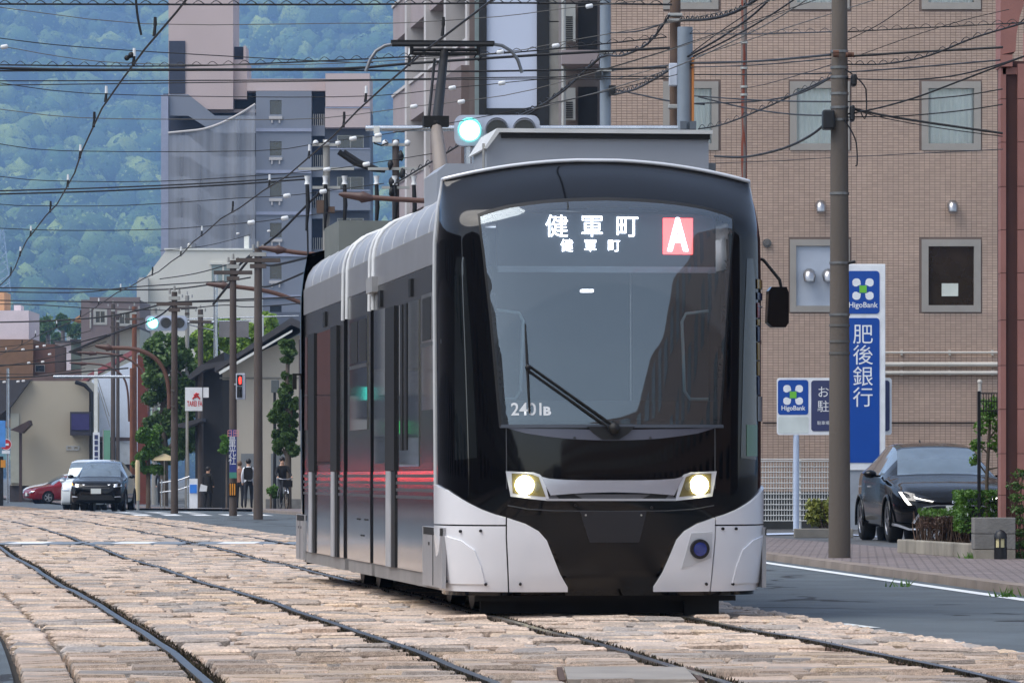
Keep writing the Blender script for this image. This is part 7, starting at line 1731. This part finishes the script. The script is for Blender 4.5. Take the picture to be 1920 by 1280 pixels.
# ---- cars on the street
Zs = 160.0
suv = car('suv_car', 'black compact SUV driving toward the viewer with an orange indicator', 'suv', carpaint('black_paint_suv', (6, 7, 9)), (PX(180, Zs), Zs, gz(Zs)-.015), -.03, 'cars', False, False, 'suv')
van = car('white_van', 'white boxy van behind the black SUV', 'van', carpaint('white_paint', (216, 220, 222)), (PX(152, 186.), 186., gz(186.)-.015), -.14, 'cars')
redc = car('red_car', 'dark red hatchback turning at the far left', 'hatch', carpaint('red_paint', (128, 20, 32)), (PX(50, 258.), 258., gz(258.)-.01), -1.15, 'cars')
whc = car('white_car', 'white estate car behind the dark red hatchback', 'hatch', carpaint('white_paint', (216, 220, 222)), (PX(48, 268.), 268., gz(268.)+.02), -1.25, 'cars'); whc.scale = (1.05, 1.05, 1.06)
# queue of cars in the opposite lane, just outside the frame: their tail lamps are mirrored in the tram side
for i, (X_, Y_) in enumerate(((-23.5, 128.), (-25.2, 140.), (-27.2, 153.), (-29.6, 167.), (-33, 184.))):
    car('queued_car', ('first', 'second', 'third', 'fourth', 'last')[i]+' car of the queue waiting left of the frame with tail lamps lit', 'suv' if i % 2 else 'hatch', carpaint('grey_paint_%d' % i, (150-20*i, 40+20*i, 50+18*i)), (X_-.6, Y_+4.3, gz(Y_)-.015), .14, 'cars waiting outside the picture', False, True).rotation_euler = (0, 0, pi+.14)
# ================================================================ poles behind the tram and overhead lines
t, _ = vpole('utility_pole', 'dark rusty utility pole with grey boxes above the tram roof', 1266, 0, -60, 24, 20, M('pole_brown', (92, 74, 62), .85, var=.3, scale=3), 76.5, .05)
for (px, py, w_, h_, mt) in ((1262, 140, 15, 42, M('box_white', (206, 212, 222), .5)), (1266, 28, 26, 6, m_alu), (1266, 38, 30, 5, m_alu), (1262, 200, 18, 8, m_alu)):
    MB().box(PX(px-w_/2, 76.2), PX(px+w_/2, 76.2), 76.15, 76.35, PZ(py+h_/2, 76.2), PZ(py-h_/2, 76.2)).build('pole_box', mt, t, True, bevel=.01)
for dx in (0, 7): MB().tube([P(1268+dx, 150, 76.2), P(1272+dx, 175, 76.2), P(1284+dx*.6, 190, 76.2), P(1290, 170, 76.2), P(1288, 150, 76.2)], .014, 5).build('cable_loop', m_black, t, True)
t, _ = vpole('utility_pole', 'bluish steel pole between the service bay and the tiled building', 1135, 0, -60, 22, 20, M('post_bluegrey', (128, 138, 148)), 92., .05)
for (px, py, w_, h_) in ((1148, 170, 13, 18), (1135, 98, 30, 5), (1135, 132, 34, 5), (1122, 143, 12, 14)):
    MB().box(PX(px-w_/2, 91.8), PX(px+w_/2, 91.8), 91.7, 91.9, PZ(py+h_/2, 91.8), PZ(py-h_/2, 91.8)).build('pole_box', m_black if w_ < 20 else m_alu, t, True)
# cluttered pole heads just above the tram rear
for (px, top, base_y, Zq, lb) in ((612, 262, 700, 118., 'pole with three cable terminations in front of the grey tower'), (742, 262, 700, 112., 'dark pole crowded with insulators left of the pantograph')):
    t, _ = vpole('utility_pole', lb, px, base_y, top, 15, 13, m_plight if px == 612 else m_pdark, Zq, .0)
    for k, py in enumerate((top+10, top+55, top+90)):
        MB().box(PX(px-(52 if k == 1 else 26), Zq), PX(px+(52 if k == 1 else 26), Zq), Zq-.12, Zq-.02, PZ(py+2.5, Zq), PZ(py-2.5, Zq)).build('crossarm', m_alu, t, True)
    for q in (-36, -2, 34):
        a = P(px+q, top+68, Zq-.2); MB().tube([a, a+Vector((0, 0, -.12)), a+Vector((0, 0, -.2))], [.07, .045, .07], 8).build('insulator', M('porcelain', (222, 224, 224)), t, True)
        MB().tube([a+Vector((0, 0, -.2)), a+Vector((.02, 0, -.7)), a+Vector((-.02, 0, -1.3))], [.05, .06, .03], 6).build('termination', m_rubber, t, True)
        MB().tube([a+Vector((0, 0, -.9)), a+Vector((.02, 0, -1.9))], .022, 5).build('riser_cable', m_rubber, t, True)
    for q in (-20, 0, 22):
        a = P(px+q, top+6, Zq-.15); MB().sph(a, .07, 8, 6).build('insulator', M('porcelain', (222, 224, 224)), t, True)
    if px == 612:
        for dd in (0, 9):
            MB().tube([P(635+dd, 285, Zq), P(665+dd, 305, Zq), P(700+dd, 318, Zq), P(722, 322, Zq)], [.07, .075, .06, .03], 7).build('covered_jumper', m_rubber, t, True)
        MB().box(PX(594, Zq), PX(608, Zq), Zq-.2, Zq, PZ(400, Zq), PZ(376, Zq)).build('box', M('pole_brown', (92, 74, 62)), t, True)
        MB().box(PX(614, Zq), PX(628, Zq), Zq-.2, Zq, PZ(400, Zq), PZ(388, Zq)).build('box', M('pole_brown', (92, 74, 62)), t, True)
    else:
        for k in range(5):
            a = P(px+random.Random(k).uniform(-14, 14), top+30+k*17, Zq-.2); MB().sph(a, .07, 8, 6, 0, 1.6, .5).build('connector', m_rubber, t, True)
m_wire = M('wire_black', (16, 16, 18), .6); m_wireg = M('wire_grey', (110, 112, 116), .4, .6); m_ins = M('porcelain', (222, 224, 224))
ORD = ['first', 'second', 'third', 'fourth', 'fifth', 'sixth', 'seventh', 'eighth', 'ninth', 'tenth', 'eleventh', 'twelfth', 'thirteenth', 'fourteenth', 'fifteenth', 'sixteenth']
def curve(pts, n=26):
    """smooth line through photograph points (Catmull-Rom)"""
    P_ = [pts[0]]+list(pts)+[pts[-1]]; out = []
    for i in range(1, len(P_)-2):
        p0, p1, p2, p3 = (np.array(P_[k], float) for k in (i-1, i, i+1, i+2)); m_ = max(3, n//(len(P_)-3))
        for j in range(m_):
            t = j/m_; out.append(.5*((2*p1)+(-p0+p2)*t+(2*p0-5*p1+4*p2-p3)*t*t+(-p0+3*p1-3*p2+p3)*t**3))
    out.append(np.array(pts[-1], float)); return out
def cable(label, pts, Za, Zb, wpx, mat=None, ins=(), coil=0, name='overhead_cable', cat='cable', isz=1.):
    x0, x1 = pts[0][0], pts[-1][0]
    zz = lambda x: Za+(Zb-Za)*(x-x0)/(x1-x0) if x1 != x0 else Za
    c = curve(pts); wp = [P(a[0], a[1], zz(a[0])) for a in c]; r = wpx*zz((x0+x1)/2)/F/2
    t = thing(name, label, cat, wp[0], 0, 'overhead lines')
    MB().tube(wp, r, 6).build('strand', mat or m_wire, t, True)
    for (px, py) in ins:
        p = P(px, py, zz(px)); s = zz(px)/F*isz
        MB().tube([p+Vector((-7*s, 0, -1.2*s)), p+Vector((-5.4*s, 0, -1*s)), p+Vector((5.4*s, 0, .8*s)), p+Vector((7*s, 0, 1*s))], [1.6*s, 4.2*s, 4.2*s, 1.6*s], 10).build('insulator', m_ins, t, True)
    if coil:
        q = []; N = max(40, int(abs(x1-x0)/coil*8)); cx = np.array([a[0] for a in c]); cy = np.array([a[1] for a in c])
        if cx[0] > cx[-1]: cx, cy = cx[::-1], cy[::-1]
        for i in range(N+1):
            x = x0+(x1-x0)*i/N; y = float(np.interp(x, cx, cy)); a = 2*pi*x/coil; s = zz(x)
            p = P(x, y-3.2, s); p.z += (4.2*sin(a))*s/F; p.y += .06*cos(a); q.append(p)
        MB().tube(q, r*.45, 4).build('spiral_hanger', mat or m_wire, t, True)
    return t
# span wires of the tram line, counted from the top over the hillside
spans = [(46.4, [(-60, 10), (0, 14), (270, 45), (640, 44), (760, 43), (940, 31), (1060, 16), (1180, 4), (1230, -4)], [(1105, 12)]),
         (49.4, [(-60, 82), (8, 88), (110, 106), (240, 119), (500, 122), (700, 116), (940, 99), (1060, 78), (1260, 42), (1500, -10)], [(8, 88), (1042, 86), (938, 98)]),
         (54.6, [(-60, 148), (0, 156), (160, 175), (460, 182), (700, 180), (846, 165), (960, 154), (1140, 128), (1440, 30), (1560, -10)], [(848, 165), (941, 156)]),
         (58.0, [(-60, 200), (0, 205), (150, 221), (400, 224), (600, 222), (775, 200), (865, 190), (1000, 168), (1250, 96), (1480, 20)], [(776, 200), (865, 191)]),
         (64.0, [(-60, 264), (0, 270), (120, 283), (480, 283), (600, 268), (662, 260), (707, 254), (860, 228), (1100, 180), (1270, 140)], [(662, 260), (709, 254)]),
         (70.6, [(-60, 326), (0, 331), (90, 339), (300, 340), (500, 328), (612, 318), (686, 308), (830, 285)], [(613, 318), (687, 308)]),
         (77.0, [(-60, 380), (0, 383), (57, 386), (240, 385), (440, 372), (537, 367), (606, 359), (720, 344)], [(538, 367), (606, 359)]),
         (84.5, [(-60, 425), (0, 428), (120, 432), (300, 430), (471, 417), (534, 409), (640, 396)], [(471, 417), (534, 409)])]
for i, (Zs_, pts, ins) in enumerate(spans):
    cable(ORD[i]+' thin tram span wire from the top over the hillside', pts, Zs_, Zs_, 1.7, m_wireg if i in (0, 1, 3) else m_wire, ins, 0, 'span_wire')
# two contact wires, each with a dropper at every span wire
def contact(label, xf, Z0, Z1, dz=5.17):
    t = thing('contact_wire', label, 'cable', (xf(60), 60, dz), 0, 'overhead lines')
    zs = np.linspace(Z0, Z1, 40); kn = [Zs_ for Zs_, _, _ in spans]+list(np.arange(92, Z1, 9))
    zz = lambda Z: dz-.04*abs(sin((Z-46)*.38))
    MB().tube([(xf(Z), Z, zz(Z)) for Z in zs], .011, 6).build('wire', m_wire, t, True)
    for i, Z in enumerate(kn):
        if Z < Z0: continue
        x = xf(Z); z = zz(Z)
        MB().tube([(x, Z, z-.01), (x+.01, Z, z+.10)], [.02, .014], 6).build('dropper', m_wire, t, True)
        MB().tube([(x+.01, Z, z+.09), (x+.01, Z, z+.17)], [.02, .016], 6).build('dropper_insulator', m_ins if i % 3 else m_wire, t, True)
    return t
contact('contact wire above the empty left track crossing the hillside', lambda Z: rail_x('A', Z)+.72+.08*sin(Z*.2)+.12, 40, 190)
contact('contact wire above the tram track meeting the pantograph', lambda Z: XC(Z)+.72+.08*sin(Z*.2+1)-.05, 36, 190)
cw = cable('short thick feeder wire dropping from the upper edge to a contact wire fitting', [(253, -20), (258, 30), (265, 66)], 46.4, 46.4, 5)
fi = thing('wire_fitting', 'dark clamp fitting with pale insulator on the left contact wire', 'fitting', P(243, 108, 49.4)); MB().sph(P(246, 103, 49.4), .03).sph(P(238, 109, 49.4), .028).tube([P(236, 109, 49.4), P(252, 106, 49.4)], .012, 5).build('clamp', m_wire, fi, True)
# heavy telephone and power cables running across the street
heavy = [('spiral-hung black cable along the upper picture edge', [(-60, 8), (0, 8), (600, 9), (960, 6), (1260, 9)], 76, 76, 4, 33),
 ('upper one of the thick twin black cables over the hillside', [(-60, 126), (0, 128), (150, 131), (340, 131), (640, 129), (760, 120), (1000, 104), (1256, 90)], 76, 76, 5.5, 0),
 ('lower one of the thick twin black cables over the hillside', [(-60, 134), (0, 133), (340, 132), (640, 132), (900, 134), (1250, 127)], 76, 76, 4, 0),
 ('spiral-hung cable passing just behind the pantograph head', [(0, 122), (340, 124), (640, 113), (760, 107), (960, 99), (1250, 70)], 77, 77, 3, 30),
 ('upper of two level black wires below the thick twin cables', [(-60, 151), (0, 152), (640, 150), (900, 146), (1256, 143)], 78, 78, 2.4, 0),
 ('lower of two level black wires below the thick twin cables', [(-60, 161), (0, 160), (640, 152), (900, 149), (1256, 148)], 79, 79, 2.2, 0),
 ('thin dotted wire slanting over the upper left hillside', [(-60, 64), (0, 72), (170, 90), (560, 113), (700, 118)], 76, 76, 2, 0),
 ('upper of two parallel wires crossing the net of the far tower', [(-60, 361), (0, 358), (200, 352), (420, 342), (575, 330)], 118, 118, 3, 0),
 ('lower of two parallel wires crossing the net of the far tower', [(-60, 366), (0, 364), (200, 358), (420, 347), (575, 336)], 118, 118, 3.4, 0),
 ('wavy spiral cable sloping down behind the signal to the tram roof', [(1255, 30), (1215, 82), (1165, 105), (1125, 108), (1060, 168), (1000, 205), (900, 250), (840, 285), (740, 345)], 76, 100, 4, 14),
 ('thick cable from the bluish steel pole down to the left', [(1126, 108), (1090, 140), (1040, 180), (990, 215), (930, 232)], 92, 96, 4, 0),
 ('spiral-hung cable between rusty pole and concrete pole', [(1278, 63), (1420, 64), (1560, 60)], 76, 60, 2.6, 27), ('spiral-hung cable from concrete pole to right edge', [(1590, 60), (1720, 53), (1880, 45), (1960, 40)], 60, 59, 2.6, 27),
 ('upper thick cable between rusty pole and concrete pole', [(1278, 119), (1420, 115), (1558, 103)], 76, 60, 4.5, 0), ('second cable between rusty pole and concrete pole', [(1278, 127), (1420, 122), (1558, 110)], 76, 60, 2.4, 0),
 ('level cable passing behind the concrete pole', [(1278, 140), (1420, 140), (1560, 137), (1720, 126), (1875, 113)], 76, 59, 3, 0),
 ('slightly drooping cable below the level one', [(1300, 180), (1400, 187), (1480, 190), (1558, 191)], 76, 60, 3, 0), ('cable bowing to the top left of concrete pole bracket', [(1305, 194), (1420, 190), (1500, 175), (1558, 146)], 76, 60, 3, 0),
 ('cable sagging to the lower box of the concrete pole', [(1310, 182), (1400, 203), (1480, 214), (1550, 217)], 76, 60, 3, 0), ('twisted cable rising from tram roof to concrete pole', [(1310, 242), (1360, 232), (1440, 200), (1500, 172), (1558, 145)], 76, 60, 3.2, 16),
 ('heavy sagging cable joining the concrete pole box', [(1340, 293), (1400, 294), (1470, 278), (1520, 254), (1550, 230)], 70, 60, 4.5, 0), ('thin green wire crossing low over the tiles', [(1340, 306), (1450, 302), (1560, 296), (1700, 289), (1880, 280)], 76, 58, 1.6, 0),
 ('thick cable leaving the concrete pole to the right', [(1590, 106), (1700, 99), (1880, 89)], 60, 59, 5, 0), ('twisted pair rising to the upper right', [(1590, 121), (1660, 120), (1740, 105), (1830, 70), (1925, 42)], 60, 55, 3.5, 22),
 ('cable curving up to the right edge above the windows', [(1590, 148), (1700, 150), (1790, 142), (1870, 122), (1925, 104)], 60, 56, 3, 0), ('straight cable rising across the right window', [(1590, 214), (1650, 202), (1720, 182), (1800, 152), (1925, 104)], 60, 56, 3.4, 0),
 ('thin cable passing the right window at mid height', [(1590, 191), (1700, 188), (1800, 180), (1880, 167)], 60, 59.5, 2.6, 0), ('cable passing the right window lower down', [(1590, 220), (1700, 217), (1800, 208), (1880, 196)], 60, 59.5, 2.6, 0),
 ('thick cable falling to the right below the window', [(1598, 203), (1650, 215), (1740, 230), (1880, 250)], 60, 59.5, 5, 0), ('thin companion of the falling thick cable', [(1598, 205), (1660, 222), (1760, 240), (1880, 256)], 60, 59.5, 2, 0),
 ('thin wire rising steeply over the top right windows', [(1590, 75), (1650, 45), (1715, 0)], 60, 58, 1.6, 0), ('thin wire slanting to the red-brown building', [(1600, 108), (1700, 72), (1800, 40), (1892, 18)], 60, 59, 1.5, 0),
 ('coiled thick cable rising right from the rusty pole top', [(1276, 38), (1330, 36), (1380, 22), (1430, -8)], 76, 72, 6, 9), ('black cable rising right from the grey signal post', [(1290, 106), (1350, 72), (1410, 30), (1450, -8)], 75, 71, 4, 0),
 ('lower black cable rising right from the grey signal post', [(1300, 106), (1370, 72), (1440, 32), (1500, -8)], 75, 71, 3.2, 0), ('pale thin wire crossing the tiles from the left to upper right', [(1150, 150), (1260, 120), (1420, 70), (1640, 0)], 80, 66, 1.8, 0),
 ('lower pale wire crossing from the pole boxes to upper right', [(1000, 205), (1150, 165), (1280, 120), (1430, 50), (1520, -5)], 82, 68, 2.2, 0), ('upper cable from the bluish pole toward the rusty pole', [(1146, 62), (1200, 58), (1262, 38)], 92, 77, 3, 0),
 ('middle cable from the bluish pole toward the rusty pole', [(1146, 132), (1200, 128), (1262, 122)], 92, 77, 3.4, 0), ('tangled cable from the bluish pole toward the rusty pole', [(1150, 178), (1190, 168), (1225, 150), (1258, 130)], 92, 77, 4, 8),
 ('low cable from the bluish pole past the rusty pole', [(1150, 168), (1200, 178), (1258, 190), (1320, 196)], 92, 76, 3.2, 0), ('rust-brown stay wire sloping up from the signal post', [(1296, 100), (1350, 60), (1440, 0)], 75, 72, 2, 0),
 ('thin stay from the rusty standpipe to the concrete pole', [(1400, 165), (1440, 157), (1500, 140), (1558, 122)], 93, 60, 1.6, 0)]
for (lb, pts, Za, Zb, wpx, coil) in heavy: cable(lb, pts, Za, Zb, wpx, m_wireg if 'pale' in lb else None, (), coil)
# dense lines over the far left street, counted downwards
low = [([(-40, 539), (60, 540), (240, 543), (345, 540), (470, 520)], 3), ([(-40, 546), (0, 547), (150, 548), (250, 538), (420, 527)], 2.4), ([(-40, 562), (0, 563), (200, 566), (330, 567), (480, 563)], 2.4), ([(-40, 570), (60, 571), (180, 578), (320, 582)], 2), ([(-40, 603), (0, 604), (120, 600), (220, 590), (320, 566)], 3.2), ([(130, 660), (200, 630), (290, 597), (325, 570)], 3), ([(-40, 660), (30, 658), (110, 650), (200, 628)], 2.6), ([(-40, 686), (60, 682), (150, 674), (230, 665)], 3), ([(-40, 708), (60, 706), (150, 697), (240, 690)], 3), ([(300, 523), (370, 512), (440, 492), (475, 478)], 2), ([(330, 566), (400, 563), (480, 560), (660, 552)], 3), ([(340, 580), (420, 572), (480, 575), (660, 560)], 2.2), ([(440, 505), (470, 478), (520, 440), (560, 400), (610, 350)], 4.5), ([(400, 570), (440, 520), (480, 470)], 5), ([(490, 490), (520, 496), (660, 460)], 5), ([(480, 535), (520, 532), (660, 470)], 4)]
for i, (pts, wpx) in enumerate(low): cable(ORD[i]+' dark cable in the tangle above the far left street, counted from the top left', pts, 165 if i < 9 else 140, 160 if i < 9 else 135, wpx)
for i, (a, b_, ins) in enumerate((((-20, 652), (170, 620), [(43, 655), (70, 650), (83, 648)]), ((-20, 690), (200, 640), [(54, 680), (80, 678), (93, 664)]), ((-20, 700), (160, 690), [(8, 716), (34, 715), (44, 714)]), ((300, 470), (470, 440), [(446, 438), (504, 433)]))):
    cable('far span wire with small white insulators, '+ORD[i]+' from the left', [a, ((a[0]+b_[0])/2, (a[1]+b_[1])/2+6), b_], 150, 150, 1.4, m_wire, [(x, y) for x, y in ins], 0, 'span_wire', 'cable', .45)
# ================================================================ wooded mountain and haze
MS = 3.0
def hmix(x, y):
    x, y = x/MS, y/MS
    # broad face with spurs and gullies
    t = max(0., min(1., (y-1050)/1750)); t = t*t*(3-2*t)
    h = 330*t
    h += 34*sin(x*.011+y*.0035+.6)*t+26*sin(x*.023-y*.004+2.1)*min(1, t*1.4)+14*sin(x*.051+y*.013)*t
    h += 60*math.exp(-(((x+330)/170)**2+((y-1650)/260)**2))+38*math.exp(-(((x+20)/120)**2+((y-1900)/220)**2))+30*math.exp(-(((x+150)/90)**2+((y-1380)/150)**2))
    return h*MS-.6
mb = MB(); gx = list(np.arange(-4500, 4501, 90.)); gy = list(np.arange(3000, 9900, 105.))
vs_ = [(x, y, hmix(x, y)-(3 if y < 3120 else 0)) for y in gy for x in gx]; n = len(gx)
mb.add(vs_, [(j*n+i, j*n+i+1, (j+1)*n+i+1, (j+1)*n+i) for j in range(len(gy)-1) for i in range(n-1)], 0, True)
struct(mb.build('hills', M('forest_floor', (44, 62, 34), .9, var=.3, scale=.02)))
bmi = bmesh.new(); bmesh.ops.create_icosphere(bmi, subdivisions=2, radius=1.0); iv_ = np.array([v.co[:] for v in bmi.verts]); if_ = np.array([[v.index for v in f.verts] for f in bmi.faces]); bmi.free()
rng = np.random.default_rng(5); crowns = []
y = 3180.
while y < 8300:
    sp = 14.5+8.0*(y-3180)/5100
    for x in np.arange(-.112*y-30, -.012*y+10, sp):
        crowns.append((x+rng.uniform(-.5, .5)*sp, y+rng.uniform(-.5, .5)*sp, sp))
    y += sp*1.25
V, Fc = [], []; NV = len(iv_); base_i = 0; NQ = 110
for k, (x, y, sp) in enumerate(crowns):
    r = sp*float(np.clip(rng.lognormal(-.42, .38), .3, 1.5)); z = hmix(x, y); vsc = rng.uniform(.8, 1.3)
    ph = rng.uniform(0, 6.28, 4); d = iv_
    nz = 1+.2*np.sin(d[:, 0]*5+ph[0])*np.sin(d[:, 1]*5+ph[1])+.15*np.sin(d[:, 2]*8+ph[2])*np.sin(d[:, 0]*8+ph[3])+rng.uniform(-.05, .05, NV)
    cen = np.array([x, y, z+r*.5]); sc_ = np.array([r, r, r*vsc])
    V.append(d*nz[:, None]*sc_*.86+cen); Fc.append(if_+base_i); base_i += NV
    # leaf sprays standing off the crown
    q = rng.normal(size=(NQ, 3)); q[:, 2] = np.abs(q[:, 2])*.9-.25; q /= np.linalg.norm(q, axis=1)[:, None]; pc_ = q*rng.uniform(.84, 1.10, NQ)[:, None]*sc_+cen
    t1 = np.cross(q, rng.normal(size=(NQ, 3))); t1 /= np.linalg.norm(t1, axis=1)[:, None]; t2 = np.cross(q, t1)+q*rng.uniform(-.6, .6, NQ)[:, None]; ls = r*rng.uniform(.05, .12, NQ)[:, None]
    V.append(np.stack([pc_-t1*ls, pc_+t1*ls*.9, pc_+t2*ls*1.3], 1).reshape(-1, 3)); Fc.append(np.arange(NQ*3).reshape(-1, 3)+base_i); base_i += NQ*3
SMO = [q for k in range(len(crowns)) for q in [True]*len(if_)+[False]*NQ]
V = np.concatenate(V); Fc = np.concatenate(Fc)
me = bpy.data.meshes.new('forest'); me.vertices.add(len(V)); me.vertices.foreach_set('co', V.ravel()); me.loops.add(len(Fc)*3); me.loops.foreach_set('vertex_index', Fc.ravel().astype(np.int32))
me.polygons.add(len(Fc)); me.polygons.foreach_set('loop_start', np.arange(0, len(Fc)*3, 3, dtype=np.int32)); me.polygons.foreach_set('loop_total', np.full(len(Fc), 3, dtype=np.int32)); me.update(calc_edges=True); me.validate()
fm_ = leafmat('forest_leaf', (26, 52, 18), (172, 186, 84), .8, .0)
n_ = fm_.node_tree.nodes; nz_ = [q for q in n_ if q.type == 'TEX_NOISE'][0]; nz_.inputs['Scale'].default_value = .007; nz_.inputs['Detail'].default_value = 4
rp = [q for q in n_ if q.type == 'VALTORGB'][0]; rp.color_ramp.elements[0].position = .25; rp.color_ramp.elements[1].position = .85; e_ = rp.color_ramp.elements.new(.55); e_.color = (*lin((70, 104, 40)), 1)
nb2 = n_.new('ShaderNodeTexNoise'); nb2.inputs['Scale'].default_value = .5; nb2.inputs['Detail'].default_value = 3; bp2 = n_.new('ShaderNodeBump'); bp2.inputs['Strength'].default_value = 1.; bp2.inputs['Distance'].default_value = 2.
tc2 = n_.new('ShaderNodeTexCoord'); fm_.node_tree.links.new(tc2.outputs['Object'], nb2.inputs[0]); fm_.node_tree.links.new(nb2.outputs[0], bp2.inputs['Height']); fm_.node_tree.links.new(bp2.outputs[0], n_['Principled BSDF'].inputs['Normal'])
me.materials.append(fm_); me.polygons.foreach_set('use_smooth', SMO)
fo = bpy.data.objects.new('forest', me); COL.objects.link(fo); tag(fo, 'hazy spring-green forest covering the mountain behind the town', 'forest', kind='stuff')
# a few houses and trees at the foot of the mountain
rr = random.Random(31)
for i, (px, py, w_, h_, Zz, c, lb) in enumerate(((80, 622, 14, 16, 700., (200, 200, 200), 'tiny white house at the mountain foot'), (130, 628, 10, 12, 720., (190, 186, 176), 'tiny cream house at the mountain foot'), (112, 612, 9, 10, 760., (150, 160, 170), 'tiny grey house at the mountain foot'))):
    t = thing('far_house', lb, 'house', (PX(px, Zz), Zz, gz(Zz)-.14), 0, 'houses at the mountain foot')
    MB().box(PX(px-w_/2, Zz), PX(px+w_/2, Zz), Zz, Zz+6, gz(Zz)-.14, PZ(py, Zz)).build('wall', M('far_wall_%d' % i, c, .8), t, True)
    MB().prism([(PX(px-w_/2-1, Zz), PZ(py, Zz)), (PX(px+w_/2+1, Zz), PZ(py, Zz)), (PX(px, Zz), PZ(py-6, Zz))], lambda u, v, q: (u, q, v), Zz-.4, Zz+6.4).build('roof', M('roof_slate', (70, 68, 70)), t, True)
for i, (px, py, r_) in enumerate(((64, 612, 15), (90, 606, 16), (118, 600, 14), (142, 616, 14), (74, 632, 14), (104, 634, 14))):
    Zz = 640.+i*14; t = tree('far_tree', ORD[i]+' dark tree from the left at the mountain foot', px, Zz, [(px+rr.uniform(-6, 6), py+rr.uniform(-5, 12), r_*.6) for _ in range(6)], lf_dark, .5, [(px, py+20), (px, py+5)], .6, .3, 40+i); t['group'] = 'trees at the mountain foot'
# power pylon on the lower hillside
py_ = thing('power_pylon', 'pale lattice power pylon on the lower left hillside', 'pylon', P(6, 540, 3400.)); mbp = MB(); b0 = P(6, 545, 3400.); tp_ = P(4, 430, 3400.)
for sx in (-1, 1): mbp.tube([b0+Vector((sx*5, 0, 0)), tp_+Vector((sx*.9, 0, 0))], .3, 4)
for k in range(8): a = b0.lerp(tp_, k/8); q = b0.lerp(tp_, (k+1)/8); wa, wb_2 = 5-4.1*k/8, 5-4.1*(k+1)/8; mbp.tube([a+Vector((-wa, 0, 0)), q+Vector((wb_2, 0, 0))], .2, 4); mbp.tube([a+Vector((wa, 0, 0)), q+Vector((-wb_2, 0, 0))], .2, 4)
b1_ = b0.copy(); b1_.z = hmix(b0.x, 3400.)-1; mbp.tube([b1_, b0], .3, 4); mbp.build('lattice', m_psteel, py_, True)
# haze: one even box of air round everything
hz = MB().box(-5000, 5000, -420, 10300, -6., 1500.)
hm = bpy.data.materials.new('haze_air'); hm.use_nodes = True; hn = hm.node_tree.nodes; hn.clear(); ho = hn.new('ShaderNodeOutputMaterial'); pv = hn.new('ShaderNodeVolumePrincipled')
pv.inputs['Color'].default_value = (.36, .60, 1., 1); pv.inputs['Density'].default_value = .00014; pv.inputs['Anisotropy'].default_value = .2
hm.node_tree.links.new(pv.outputs[0], ho.inputs['Volume']); hob = hz.build('haze', hm); hob['kind'] = 'stuff'; hob['label'] = 'pale blue haze in the air over the town'; hob['category'] = 'haze'
